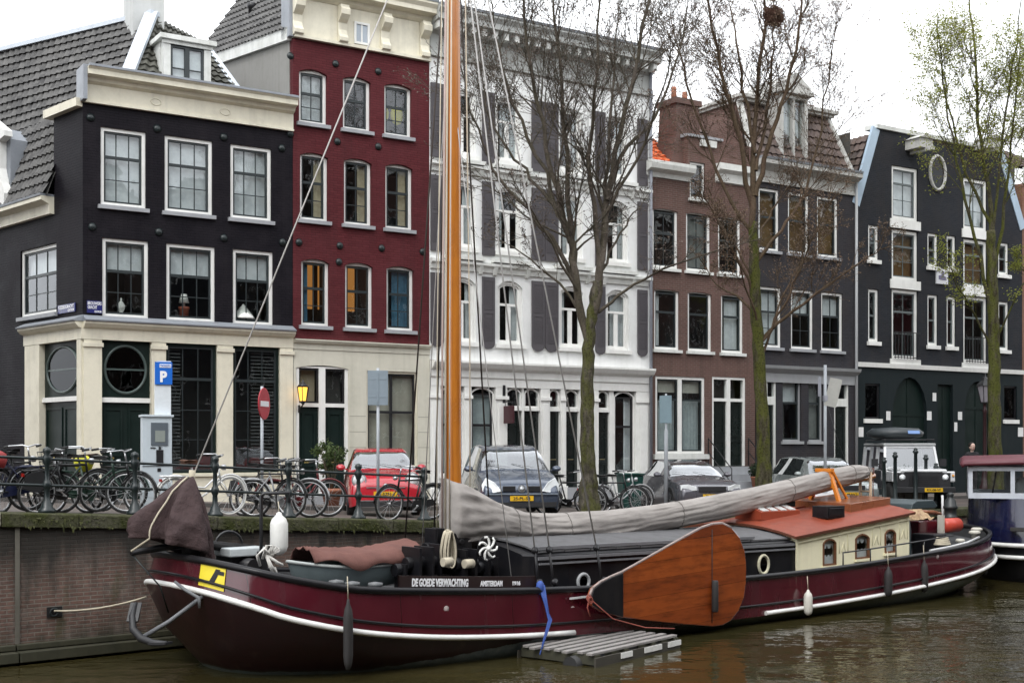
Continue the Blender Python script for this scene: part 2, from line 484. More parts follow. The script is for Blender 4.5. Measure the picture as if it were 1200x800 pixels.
    def rooms(s,floors,z0,z1,depth=1.9,mat=None,x0=.05,x1=None,parts=()):
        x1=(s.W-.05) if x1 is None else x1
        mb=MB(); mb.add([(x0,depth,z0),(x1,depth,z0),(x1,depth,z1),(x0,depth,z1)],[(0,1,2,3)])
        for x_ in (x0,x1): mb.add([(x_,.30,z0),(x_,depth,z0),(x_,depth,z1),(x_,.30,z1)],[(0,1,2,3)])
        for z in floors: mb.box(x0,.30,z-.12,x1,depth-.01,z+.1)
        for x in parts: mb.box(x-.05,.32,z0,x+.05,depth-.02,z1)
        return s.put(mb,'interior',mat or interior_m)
    def mould(s,name,px0,px1,prof,mat,parent=None,local=False):
        """moulding along the facade: prof = closed (y,z) polygon"""
        a,b=(px0,px1) if local else (s.X(px0),s.X(px1))
        mb=MB(); n=len(prof)
        mb.add([(a,y,z) for y,z in prof]+[(b,y,z) for y,z in prof],
               [tuple(range(n)),tuple(range(2*n-1,n-1,-1))]+[(i,n+i,n+(i+1)%n,(i+1)%n) for i in range(n)])
        return s.put(mb,name,mat,parent)
def cprof(z0,z1,proj,y=.0):
    """classical cornice profile between z0 and z1 standing proud by proj"""
    h=z1-z0
    return [(y,z0),(y-proj*.22,z0),(y-proj*.22,z0+h*.18),(y-proj*.42,z0+h*.38),(y-proj*.5,z0+h*.52),(y-proj*.9,z0+h*.58),(y-proj*.9,z0+h*.78),(y-proj,z0+h*.86),(y-proj,z1),(y,z1)]

def tiles(quad,tw=.25,th=.30,lift=.055,amp=.055,inv=None):
    """pantiled patch over a bilinear quad (bottom-left, bottom-right, top-right, top-left), real relief"""
    A,B,C_,D=[Vector(p) for p in quad]
    L=max((B-A).length,(C_-D).length); H=max((D-A).length,(C_-B).length)
    nr=max(2,int(H/th)); nc=max(3,int(L/tw)); per=5
    n=((B-A).cross(D-A)).normalized()
    if n.z<0: n=-n
    mb=MB(); rng=random.Random(int(L*100))
    prof=[amp*(.5+.5*sin(2*pi*(i%per)/per)) for i in range(per)]
    rows=[]
    for j in range(nr):
        sh=rng.uniform(-.01,.01)
        for e,off in ((0,lift),(1.0,0.0)):
            v=min(1,(j+e)/nr)
            P=A.lerp(D,v); Q=B.lerp(C_,v)
            rows.append([P.lerp(Q,i/(nc*per))+n*(off+prof[i%per]+sh*.3) for i in range(nc*per+1)])
    mb.grid(rows,smooth=False)
    # body below the tiles
    mb.add([A-n*.03,B-n*.03,C_-n*.03,D-n*.03],[(0,1,2,3)])
    if inv is not None: mb.xf(inv)
    return mb
def textmesh(txt,h,mat,parent,M,name='lettering',width=None,bold=0.0,depth=.003):
    cu=bpy.data.curves.new('t','FONT'); cu.body=txt; cu.size=1; cu.extrude=.004; cu.offset=bold; cu.resolution_u=3
    o=bpy.data.objects.new('t',cu); COL.objects.link(o)
    bpy.context.view_layer.update()
    me=bpy.data.meshes.new_from_object(o.evaluated_get(bpy.context.evaluated_depsgraph_get()))
    bpy.data.objects.remove(o); bpy.data.curves.remove(cu)
    xs=[v.co.x for v in me.vertices]; ys=[v.co.y for v in me.vertices]
    w0,w1,h0,h1=min(xs),max(xs),min(ys),max(ys)
    sy=h/(h1-h0); sx=sy if width is None else width/(w1-w0)
    for v in me.vertices:
        v.co=M@Vector(((v.co.x-w0)*sx,(v.co.y-h0)*sy,v.co.z*depth/.004))
    me.materials.clear(); me.materials.append(mat)
    me.name=name
    ob=bpy.data.objects.new(name,me); COL.objects.link(ob); ob.parent=parent
    return ob
# text standing on a wall facing local -y:  x->x, y->z, z->-y
def wallM(x,y,z,tilt=0): return Matrix.Translation((x,y,z))@Matrix.Rotation(tilt,4,'Y')@Matrix(((1,0,0,0),(0,0,-1,0),(0,1,0,0),(0,0,0,1)))
brass=paint('brass',(.5,.38,.15),.3,.2,metal=.8)
# ================================================================== 1. black corner house
blackbrick=brickmat('black_tarred_brick',(.0095,.0085,.0115),(.0125,.011,.0145),(.006,.0055,.0075),.55,.5,stain=.5,stainc=(.022,.019,.022),spec=.07)
H=House('corner_house','black brick corner house with white windows and cream ground floor shopfront','house',97,343)
bh=H
zc=H.Z(127,378); zb=H.Z(120,407); ztop=H.Z(97,120)
cur=['full']*3
for (l,r,t,b) in ((118,171,148,240),(193,249,157,250),(270,318,167,259)):
    H.window(H.X(l),H.X(r),H.Z(118,240),H.Z(118,148),curtain='full',split=.36,cm=netcurtain)
for (l,r) in ((120,174),(195,252),(273,320)):
    H.window(H.X(l),H.X(r),H.Z(120,371),H.Z(120,278),curtain='upper',split=.40)
H.wall(zc,ztop,blackbrick)
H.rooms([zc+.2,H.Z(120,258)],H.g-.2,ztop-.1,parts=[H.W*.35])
# top cornice: white frieze, crown and lead return
zt=H.Z(101,80)
fr=H.mould('cornice',99,343,[(y_,ztop+.72*q_) for y_,q_ in ((0,0),(-.10,0),(-.10,.07),(-.05,.07),(-.05,.62),(-.16,.70),(-.20,.82),(-.36,.86),(-.36,1.02),(-.42,1.1),(.35,1.1),(.35,0))],cream)
mb=MB(); mb.box(H.X(99)+.02,-.43,ztop+.796,H.W,.36,ztop+.85); mb.box(H.X(99)-.10,-.30,ztop+.02,H.X(99)-.003,.36,ztop+.84)
H.put(mb,'lead_capping',lead,fr)
for px in (182,263):
    mb=MB(); x=H.X(px); mb.tube([(x+.13*cos(a*pi/8),-.056,ztop+.25+.08*sin(a*pi/8)) for a in range(16)],.012,6,closed=True); H.put(mb,'wreath_relief',cream,fr)
# wall anchors
def anchors(H,pts,y=-.02):
    for px,py in pts:
        mb=MB(); x,z=H.X(px),H.Z(px,py)
        mb.lathe([(.0,-.02),(.09,-.02),(.10,.0),(.06,.03),(.02,.045)],10,(x,y,z),Matrix.Rotation(pi/2,3,'X'))
        H.put(mb,'wall_anchor',iron)
anchors(H,[(106,138),(184,151),(262,161),(330,174),(108,266),(186,272),(262,279),(331,284)])
# ground floor: lead ledge, cream fascia, pillars, doors and shop windows
gz=H.g-.35
mb=MB(); x0=H.X(97)
H.mould('shop_cornice',97,343,[(.1,zc-.42),(-.06,zc-.42),(-.06,zc-.16),(-.14,zc-.13),(-.22,zc-.05),(-.22,zc),(.1,zc)],cream)
H.mould('lead_ledge',97,343,[(-.001,zc+.003),(-.26,zc+.003),(-.27,zc+.035),(-.001,zc+.16)],lead)
for a,b in ((97.5,119),(177,194),(254,272.5),(327.5,342.8)):
    mb=MB(); xa,xb=H.X(a),H.X(b)
    mb.box(xa,-.05,gz,xb,.28,zc-.425); mb.box(xa-.03,-.09,zc-.60,xb+.03,-.052,zc-.50) ; mb.box(xa-.03,-.09,gz,xb+.03,-.052,H.g+.45)
    H.put(mb,'pillar',cream,bevel=.008)
# door bay with oval light
def ovalbay(H,xa,xb,zt,zm,zl):
    mb=MB(); mb.box(xa,.10,zm+.06,xb,.16,zt); ov=H.put(mb,'overdoor_panel',darkgreen)
    cx,cz=(xa+xb)/2,(zt+zm+.06)/2; rx,rz=(xb-xa)*.42,(zt-zm-.06)*.42
    mb=MB(); mb.tube([(cx+rx*cos(i*pi/16),.09,cz+rz*sin(i*pi/16)) for i in range(32)],.035,6,closed=True)
    mb.box(cx-rx,.08,cz-.02,cx+rx,.096,cz+.02)
    H.put(mb,'oval_frame',paint('worn_green_trim',(.06,.085,.08),.35,.2),ov)
    mb=MB(); mb.add([(cx+rx*cos(i*pi/16),.097,cz+rz*sin(i*pi/16)) for i in range(32)],[tuple(range(32))]); H.put(mb,'pane',glassmat('black_glass',(.05,.06,.06),.7),ov)
    mb=MB(); mb.box(xa,.03,zm-.06,xb,.14,zm+.055); H.put(mb,'transom',white)
    mb=MB(); mb.box(xa,.12,zl,xb,.18,zm-.065)
    n=2 if xb-xa>.8 else 1
    for i in range(n):
        p0=xa+(xb-xa)*i/n+.07; p1=xa+(xb-xa)*(i+1)/n-.07
        for q0,q1 in ((zl+.35,zl+1.0),(zl+1.1,zm-.2)):
            ring(mb,p0,p1,q0,q1,.05,.095,.119)
    d=H.put(mb,'door',darkgreen)
    for i in range(n):
        mb=MB(); p0=xa+(xb-xa)*(i+.5)/n; mb.lathe([(0,-.0),(.03,.0),(.035,.02),(.0,.05)],8,(p0,.118,zl+1.05),Matrix.Rotation(pi/2,3,'X')); H.put(mb,'handle',brass,d)
    mb=MB(); mb.box(xa,-.02,gz,xb,.3,zl-.003); H.put(mb,'doorstep',sillstone)
ovalbay(H,H.X(119.2),H.X(176.8),zc-.43,H.Z(120,468),H.g+.12)
for a,b in ((194.2,253.8),(272.7,327.3)):
    xa,xb=H.X(a),H.X(b); zs=H.Z(195,555)
    w=H.window(xa+.003,xb-.003,zs,zc-.43,cols=3,ru=1,rl=3,split=.26,fm=darkgreen,hole=False,fy=.04,fw=.06,sillm=cream,sillh=.07)
    mb=MB()
    xs0,xs1=(xa+.06,xa+(xb-xa)*.33) if a<250 else (xa+(xb-xa)*.45,xb-.06)
    for i in range(34):
        z=zs+.1+i*(zc-.5-zs-.1)/34
        mb.box(xs0,.20,z,xs1,.235,z+.028)
    H.put(mb,'louvre_blind',paint('blind_grey',(.10,.105,.105),.7,.3),w)
    mb=MB(); mb.box(xa,-.03,gz,xb,.25,zs-.074); H.put(mb,'plinth',cream)
# side wall along the cross street
H.rot=radians(-77.5)
Cc=fpt(H.t0); sdir=(cos(radians(135)),sin(radians(135)))
def sq(px):
    r=(px-600)/FPX; return (r*Cc.y-Cc.x)/(sdir[0]-r*sdir[1])
def sZ(px,py): return CAMZ+(525-py)/FPX*(Cc.y+sdir[1]*sq(px))
H.holes=[]; oldX,oldZ=H.X,H.Z
H.X=lambda px:-sq(px); H.Z=sZ
H.window(-sq(24),-sq(66),sZ(66,366),sZ(66,284),curtain='upper',split=.40)
q1=sq(63)
zeave=sZ(63,250)
H.wall(zc,ztop,blackbrick,'side_wall',x0=-q1,x1=-.004,shell=False)
H.wall(zc,zeave,blackbrick,'side_wall',x0=-10,x1=-q1,shell=False)
qg=sq(30)
mb=MB(); mb.add([(-10,0,gz),(-qg,0,gz),(-qg,0,zc),(-10,0,zc)],[(0,1,2,3)]); mb.add([(-qg,0,gz),(-qg,.3,gz),(-qg,.3,zc),(-qg,0,zc)],[(0,1,2,3)]); H.put(mb,'side_wall',blackbrick,fixn=False)
H.mould('shop_cornice',-qg,.05,[(.1,zc-.42),(-.06,zc-.42),(-.06,zc-.16),(-.14,zc-.13),(-.22,zc-.05),(-.22,zc),(.1,zc)],cream,local=True)
H.mould('lead_ledge',-qg,.07,[(-.001,zc+.003),(-.26,zc+.003),(-.27,zc+.035),(-.001,zc+.16)],lead,local=True)
for a,b in ((31,48),(92,98.5)):
    mb=MB(); xa,xb=-sq(a),min(-.0,-sq(b)); mb.box(xa,-.052,gz,xb,.28,zc-.425); H.put(mb,'pillar',cream,bevel=.008)
ovalbay(H,-sq(48)+.003,-sq(92)-.003,zc-.43,H.Z(60,468),H.g+.12)
mb=MB(); mb.add([(-10,1.9,gz),(-.3,1.9,gz),(-.3,1.9,ztop-.2),(-10,1.9,ztop-.2)],[(0,1,2,3)]); H.put(mb,'interior',interior_m)
# eaves gutter board
H.mould('eaves_board',-10,-q1+.02,[(.1,zeave-.02),(-.12,zeave-.02),(-.14,zeave+.22),(-.34,zeave+.30),(-.34,zeave+.40),(.1,zeave+.40)],cream,local=True)
H.mould('gutter',-10,-q1+.02,[(.05,zeave+.404),(-.36,zeave+.404),(-.37,zeave+.46),(.05,zeave+.46)],lead,local=True)
mb=MB(); mb.box(-q1-.25,-.16,ztop-.10,-.02,.25,ztop+.10); H.put(mb,'return_board',cream)
for px,py in ((85,355),):
    pass
# street name plates
blueplate=paint('blue_enamel',(.012,.018,.13),.3,.1,coat=.3)
wtext=paint('white_lettering',(.82,.82,.84),.5,.05)
H.rot=0
def plate(Hh,x0,x1,z0,z1,lines,rot,lab):
    e=thing('street_sign',lab,'sign'); e.parent=None
    M=Hh.o.matrix_basis.copy(); bpy.context.view_layer.update()
    e.matrix_basis=Matrix.Translation(fpt(Hh.t0))@Matrix.Rotation(FA+rot,4,'Z')
    mb=MB(); mb.box(x0,-.03,z0,x1,-.004,z1); mb.build('plate',blueplate,e,bevel=.004)
    for (tx,fx0,fx1,fz0,fz1) in lines:
        w=x1-x0;h=z1-z0
        textmesh(tx,h*(fz1-fz0),wtext,e,wallM(x0+w*fx0,-.031,z0+h*fz0),width=w*(fx1-fx0),bold=.02)
plate(H,oldX(101.5),oldX(119.5),hz(102,366.5),hz(102,352),[('BROUWERS',.05,.95,.66,.93),('GRACHT',.05,.66,.34,.6),('CENTRUM',.48,.94,.05,.22)],0,'blue street name plate beside the window corner on the front of the black house')
plate(H,-sq(69),-sq(89),sZ(70,368),sZ(70,358),[('KEIZERSGRACHT',.05,.95,.5,.9),('CENTRUM',.6,.95,.1,.4)],radians(-77.5),'long blue street name plate on the side wall of the black corner house')
H.X,H.Z=oldX,oldZ
# roof
inv=(Matrix.Translation(fpt(H.t0))@Matrix.Rotation(FA,4,'Z')).inverted()
greytile=tilemat('grey_pantile',(.040,.039,.040),(.085,.083,.080),(.12,.118,.108))
def sp(q,inw,z): return Vector((Cc.x+sdir[0]*q-sdir[0]*0+.707*inw, Cc.y+sdir[1]*q+.707*inw, z))
zk=ztop+.25
mb=tiles([sp(10,-.25,zeave+.45),sp(q1-.12,-.25,zeave+.45),sp(q1-.05,.62,zk),sp(10,.62,zk)],inv=inv)
rf=H.put(mb,'roof',greytile,fixn=False)
R0=px3(178,18,34.0); z0r=R0.z
R1=R0+9.5*Vector((-.855,.519,0))
hb=fpt(hx(157),ztop+.72,.75); hr=fpt(hx(305),ztop+.68,.75); R2=px3(236,22,36.2); R2.z=z0r
mb=tiles([sp(10,.62,zk),hb+Vector((0,0,-.45)),R0,R1],inv=inv); H.put(mb,'roof_slope',greytile,rf,fixn=False)
mb=tiles([sp(.1,.62,ztop+.9)*0+hb,hr,R2,R0],inv=inv); H.put(mb,'roof_slope',tilemat('mossy_pantile',(.05,.048,.042),(.085,.085,.072),(.12,.12,.085)),rf,fixn=False)
mb=MB(); mb.bar(hb+Vector((-.05,-.1,-.05)),R0+Vector((0,0,.06)),.34,.1); mb.bar(hr,R2,.3,.08); mb.bar(R0+Vector((.1,0,.05)),R1+Vector((0,0,.06)),.30,.12); mb.xf(inv)
H.put(mb,'lead_flashing',palelead,rf)
# dormer window on the front slope
xa,xb=H.X(203)+.08,H.X(243)+.45; y0=1.0; za,zb_=hz(203,99)+.10,hz(203,46)+.30
mb=MB(); mb.box(xa,y0+.02,za-.3,xa+.18,y0+.25,zb_); mb.box(xb-.18,y0+.02,za-.3,xb,y0+.25,zb_); mb.box(xa+.18,y0+.02,za-.3,xb-.18,y0+.25,za)
mb.box(xa-.12,y0-.10,zb_,xb+.12,y0+2.6,zb_+.12); mb.box(xa-.05,y0-.02,zb_-.1,xb+.05,y0+.019,zb_-.002)
mb.box(xa-.02,y0+.26,za-.3,xa+.04,y0+2.5,zb_-.003); mb.box(xb-.04,y0+.26,za-.3,xb+.02,y0+2.5,zb_-.003)
dm=H.put(mb,'dormer',[oldwhite],rf)
hole=H.holes; H.holes=[]
mb=MB(); a,b=xa+.18,xb-.18; ring(mb,a,b,za,zb_-.1,.06,y0+.05,y0+.12); mb.box((a+b)/2-.06,y0+.04,za,(a+b)/2+.06,y0+.13,zb_-.11); mb.box(a,y0+.07,(za+zb_)/2-.04,b,y0+.1,(za+zb_)/2-.01)
H.put(mb,'sash',darksash,rf)
mb=MB(); mb.add([(a,y0+.09,za),(b,y0+.09,za),(b,y0+.09,zb_),(a,y0+.09,zb_)],[(0,1,2,3)]); H.put(mb,'pane',glass,rf)
mb=MB(); mb.add([(a,y0+.14,za),(b,y0+.14,za),(b,y0+.14,zb_),(a,y0+.14,zb_)],[(0,1,2,3)]); H.put(mb,'curtain',netcurtain,rf)
# plastered chimney
xa,xb=H.X(196)-.1,H.X(246)-.35
mb=MB(); mb.box(xa,2.6,ztop+1.5,xb,3.5,ztop+6.0); H.put(mb,'chimney',paint('pale_render',(.52,.53,.52),.85,.35,(.3,.31,.3),1.,.3),rf)
mb=MB(); mb.lathe([(.09,0),(.09,.6),(.12,.62),(.12,.7)],10,(H.X(262),4.2,ztop+2.4)); H.put(mb,'vent_pipe',blackpaint,rf)
# scrolled stone dormer at the far left of the side roof
mb=MB(); q=sq(5)
def sloc(p): return inv@p
S=[]
prof=[(-1.0,0),(-.9,.35),(-.62,.5),(-.5,.9),(-.28,1.15),(-.2,1.5),(-.22,2.0),(-.75,2.25),(-.75,2.35),(0,2.75),(.75,2.35),(.75,2.25),(.22,2.0),(.2,1.5),(.28,1.15),(.5,.9),(.62,.5),(.9,.35),(1.0,0)]
prof=[(-.95,0),(-.98,.3),(-.78,.62),(-.62,1.0),(-.62,1.7),(-.98,1.78),(-.98,1.92),(0,2.45),(.98,1.92),(.98,1.78),(.62,1.7),(.62,1.0),(.78,.62),(.98,.3),(.95,0)]
mb.prism(prof,lambda a,c,d: inv@(sp(q-a+.25,-.32+d,zeave+.46+c)),0,.22)
dd=H.put(mb,'scroll_dormer',white,rf)
mb=MB(); mb.prism([(-.35,.35),(.35,.35),(.35,1.5),(-.35,1.5)],lambda a,c,d: inv@(sp(q-a+.25,-.33+d,zeave+.46+c)),-.004,.002); H.put(mb,'dormer_pane',glassmat('black_glass'),rf)
mb=MB(); mb.prism([(-.85,.1),(.85,.1),(.85,1.75),(0,2.2),(-.85,1.75)],lambda a,c,d: inv@(sp(q-a+.25,-.1+d,zeave+.46+c)),0.003,1.6); H.put(mb,'dormer_cheek',lead,rf)
H.rot=0
# things standing in the first floor windows
def inhouse(H,px,py,y=.45): 
    t=hx(px); return fpt(t,0,y)
zs1=hz(120,371)+.085
def onsill(name,lab,cat,px,prof,mat,extra=None):
    p=fpt(hx(px),zs1,.30); o=thing(name,lab,cat,p,FA)
    mb=MB(); mb.lathe(prof,14); mb.build('body',mat,o)
    if extra: extra(o)
    return o
porcelain=paint('porcelain',(.75,.74,.70),.3,.1)
onsill('vase','slim white lidded vase on a first floor sill beside the blue street name plate','vase',146,[(.06,0),(.07,.02),(.03,.06),(.09,.16),(.10,.24),(.05,.32),(.02,.36),(.03,.40),(.0,.44)],porcelain)
def lampx(o):
    mb=MB(); mb.lathe([(.12,.0),(.12,.22),(.14,.24),(.14,.30),(.03,.32)],12); mb.build('base',paint('rust_red_pot',(.25,.06,.03),.6,.2),o)
onsill('table_lamp','table lamp with small white shade on a red pot in the middle first floor window','lamp',220,[(.03,.32),(.03,.40),(.13,.40),(.07,.62),(.0,.63)],porcelain,lampx)
onsill('sail_ornament','white triangular boat ornament on the sill of the first floor window beside the red house','ornament',290,[(.06,0),(.05,.08),(.30,.09),(.28,.13),(.02,.46),(.0,.47)],porcelain)

# ================================================================== 2. red house
redbrick=brickmat('oxblood_brick',(.085,.017,.021),(.112,.025,.029),(.06,.014,.016),.8,.6,stain=.5,stainc=(.055,.02,.022),spec=.12)
H=House('red_house','narrow oxblood red brick house with white attic cornice and cream plaster ground floor','house',343.3,503)
zgc=H.Z(345,397)
za=H.Z(343,44)
rows=((350.5,383.5,79,143),(351.5,386,177,257),(353.5,388,302,381))
xs=((350.5,383.5),(402,434.5),(450.5,482.5))
for ri,(l,r,t,b) in enumerate(rows):
    for ci,(xl,xr) in enumerate(xs):
        dx=(ri)*1.2 if ri<2 else 2.6
        cur,cmm=None,None
        if ri==2: cur,cmm=(('left',drape_blue),('upper',drape_cream) ,('most',drape_blue))[ci]
        if ri==2 and ci==1: cur=None
        if ri==1: cur,cmm='right',drape_cream
        if ri==0 and ci<2: cur,cmm=('full',netcurtain) if ci==0 else (None,None)
        H.window(H.X(xl+dx),H.X(xr+dx),H.Z(l,b),H.Z(l,t),cols=2,ru=1 if ri<2 else 1,rl=2,split=.42,rise=.10,curtain=cur,cm=cmm,fw=.08,fy=.10,rev=.28,sillm=sillstone)
H.wall(zgc,za,redbrick)
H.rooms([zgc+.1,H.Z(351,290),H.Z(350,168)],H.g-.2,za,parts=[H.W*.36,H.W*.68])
# warm room light of the first floor, put into self-glowing panels
for ci in (0,1):
    xl,xr=xs[ci]; x0,x1=H.X(xl)-.1,H.X(xr)+.35
    mb=MB(); mb.box(x0+.05,1.5,H.Z(353,381)+.62,x1-.12,1.55,H.Z(353,302)+.1); H.put(mb,'room_glow_panel',emit('room_glow_orange',(.95,.40,.10),.22))
for px,py in ((466,),(485,)) if False else ():
    pass
for n,(px,py) in enumerate(((455,142),(472,152))):
    pass
anchors(H,[(340,66),(393,75),(443,84),(340,157),(395,166),(443,172),(350,284),(398,288),(447,291),(495,295),(397,307)])
mb=MB()
H.mould('attic_frieze',343.5,503,[(.25,za+.003),(-.12,za+.003),(-.12,za+.09),(-.03,za+.12),(-.03,za+1.05),(.25,za+1.05)],cream)
ct=H.mould('crown_cornice',342,504,[(.35,za+1.053),(-.05,za+1.053),(-.14,za+1.12),(-.18,za+1.2),(-.42,za+1.24),(-.42,za+1.36),(-.50,za+1.46),(-.50,za+1.52),(.35,za+1.52)],cream)
H.mould('gutter',342,504,[(.3,za+1.523),(-.52,za+1.523),(-.54,za+1.60),(.3,za+1.60)],lead)
for px in (347.5,400,450,496):
    x=H.X(px); mb=MB()
    P=[(-.035,za+.05),(-.10,za+.05),(-.19,za+.10),(-.20,za+.20),(-.13,za+.28),(-.08,za+.42),(-.09,za+.60),(-.20,za+.68),(-.30,za+.78),(-.32,za+.92),(-.24,za+1.0),(-.24,za+1.05),(-.035,za+1.05)]
    mb.prism(P,lambda a,c,d:(x+d,a,c),-.13,.13); H.put(mb,'bracket',cream,bevel=.012)
ztm=H.holes; H.holes=[]
mb=MB(); x0,x1=H.X(414),H.X(432); zz0,zz1=za+.13,za+.72
ring(mb,x0,x1,zz0,zz1,.06,-.075,-.031); mb.box((x0+x1)/2-.02,-.06,zz0+.06,(x0+x1)/2+.02,-.032,zz1-.06); w=H.put(mb,'attic_window',white)
mb=MB(); mb.box(x0+.06,-.045,zz0+.06,x1-.06,-.034,zz1-.06); H.put(mb,'pane',paint('pale_pane',(.35,.40,.45),.1,.2),w)
H.holes=ztm
# ground floor
H2=[]
H.mould('belt_cornice',343.5,503,[(.1,zgc-.26),(-.05,zgc-.26),(-.05,zgc-.12),(-.12,zgc-.09),(-.16,zgc-.03),(-.16,zgc),(.1,zgc)],stonecream)
H.holes=[dict(x0=H.X(346.5),x1=H.X(408),z0=H.g-.3,z1=H.Z(347,427),rise=.08),dict(x0=H.X(429),x1=H.X(489),z0=H.Z(430,548),z1=H.Z(430,434),rise=0)]
mbx=MB(); wall_mesh(mbx,0.003,H.W-.003,H.g-.4,zgc-.262,H.holes,y=-.03)
zj=H.g+.3
H.put(mbx,'ground_floor_wall',stonecream,fixn=False)
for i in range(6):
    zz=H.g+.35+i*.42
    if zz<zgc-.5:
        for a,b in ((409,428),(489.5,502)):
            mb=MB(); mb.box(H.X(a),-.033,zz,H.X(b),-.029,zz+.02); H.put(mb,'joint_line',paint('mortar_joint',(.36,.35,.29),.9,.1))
x0,x1=H.X(346.5)+.003,H.X(408)-.003; zt=H.Z(347,427)-.08; zm=H.Z(347,474); zd=H.Z(347,581)
xm=(x0+x1)/2
mb=MB(); mb.box(x0,.0,zd,x0+.09,.12,zt); mb.box(x1-.09,.0,zd,x1,.12,zt); mb.box(xm-.09,.0,zd,xm+.09,.12,zt); mb.box(x0+.09,.0,zm-.05,xm-.09,.12,zm+.05); mb.box(xm+.09,0,zm-.05,x1-.09,.12,zm+.05)
mb.box(x0,.0,zt+.001,x1,.12,zt+.05)
H.put(mb,'door_frame',white)
for i,(a,b) in enumerate(((x0+.09,xm-.09),(xm+.09,x1-.09))):
    mb=MB(); mb.box(a,.06,zd,b,.11,zm-.05)
    for q0,q1 in ((zd+.15,zd+.8),(zd+.95,zm-.2)): ring(mb,a+.1,b-.1,q0,q1,.04,.035,.059)
    mb.box((a+b)/2-.12,.05,zd+.86,(a+b)/2+.12,.059,zd+.90,1)
    H.put(mb,'door',[darkgreen,brass])
    mb=MB(); ring(mb,a,b,zm+.05,zt,.05,.04,.09); w=H.put(mb,'fanlight',blackpaint)
    mb=MB(); mb.add([(a,.07,zm+.05),(b,.07,zm+.05),(b,.07,zt),(a,.07,zt)],[(0,1,2,3)]); H.put(mb,'pane',glass,w)
    mb=MB(); mb.box(a,.3,zm,b,.33,zt+.05); H.put(mb,'hall_wall',(dimwarm if i==0 else interior_m),w)
mb=MB(); mb.box(x0-.15,-.42,H.g-.3,x1+.15,.20,H.g+.05); mb.box(x0-.05,-.2,H.g+.05,x1+.05,.2,zd-.003); H.put(mb,'doorstep',sillstone,bevel=.01)
H.window(H.X(429),H.X(489),H.Z(430,548),H.Z(430,434),cols=2,ru=1,rl=1,split=.42,fm=cream,sm=blackpaint,hole=False,fy=.02,fw=.06,curtain='full',cm=fabric('oatmeal_blind',(.42,.40,.34),(.33,.31,.26),.9,3.,.1),mz=.08)
# roof over the red house, seen along its left side
inv=(Matrix.Translation(fpt(H.t0))@Matrix.Rotation(FA,4,'Z')).inverted()
zsd=za+.02
mb=MB(); mb.add([(-.02,.2,za-2.6),(-.02,7.5,za-2.6),(-.02,7.5,za+1.0),(-.02,.2,za+.05)],[(3,2,1,0)]); mb.add([(-.02,.2,za-2.6),(.2,.2,za-2.6),(.2,.2,za+.05),(-.02,.2,za+.05)],[(0,1,2,3)]); H.put(mb,'party_wall',greyplaster,fixn=False)
mb=MB(); mb.bar((-.04,.1,za+.12),(-.04,7.6,za+1.12),.16,.34); H.put(mb,'verge_board',oldwhite)
mb=tiles([Vector((-.10,7.6,za+1.25)),Vector((-.10,.30,za+.25)),Vector((2.0,.30,za+3.4)),Vector((2.0,7.6,za+4.4))]); rf=H.put(mb,'roof',greytile,fixn=False)
mb=tiles([Vector((H.W,.30,za+.9)),Vector((H.W,7.6,za+.9)),Vector((2.0,7.6,za+4.4)),Vector((2.0,.30,za+3.4))]); H.put(mb,'roof_slope',greytile,rf,fixn=False)
mb=MB(); mb.box(-.12,-.05,za+.02,.10,.5,za+1.6); H.put(mb,'lead_return',lead)
for y,hh in ((2.2,.75),(4.9,.7)):
    mb=MB(); mb.lathe([(.1,0),(.1,hh),(.14,hh+.02),(.14,hh+.15),(.05,hh+.2)],10,(.75,y,za+1.6)); H.put(mb,'vent_pipe',blackpaint,rf)
# yellow cushions in the top right window
for i,px in enumerate((455,472)):
    o=thing('cushion','yellow cushion behind the %s half of the top right window of the red house'%('left','right')[i],'cushion',fpt(hx(px),hz(450,142)+.3,.36),FA)
    mb=MB(); 
    mb.lathe([(.0,-.26),(.12,-.22),(.19,-.08),(.20,.06),(.14,.2),(.0,.26)],14,(0,0,0),sy=.4); mb.build('cover',paint('yellow_cloth',(.62,.55,.05),.8,.2),o)
# wall lantern, lit
p=fpt(hx(350),hz(350,470),-.28); o=thing('wall_lantern','lit yellow wall lantern left of the green doors of the red house','lantern',p,FA)
mb=MB(); mb.lathe([(.02,-.10),(.09,-.02),(.10,0)],6); mb.lathe([(.17,.36),(.10,.44),(.03,.50),(.02,.56)],6); 
for i in range(6):
    a=pi/3*i; mb.bar((.10*cos(a),.10*sin(a),0),(.16*cos(a),.16*sin(a),.36),.015,.015)
mb.bar((0,0,-.1),(0,.25,-.22),.025,.025); mb.bar((0,.25,-.3),(0,.25,-.1),.05,.02); mb.build('frame',blackpaint,o)
mb=MB(); mb.lathe([(.085,.0),(.14,.35)],6,smooth=False); mb.build('glass',emit('lamp_glow',(1.0,.52,.08),1.15),o)
mb=MB(); mb.bar((0,.255,-.2),(0,.245,-.2),.1,.1)
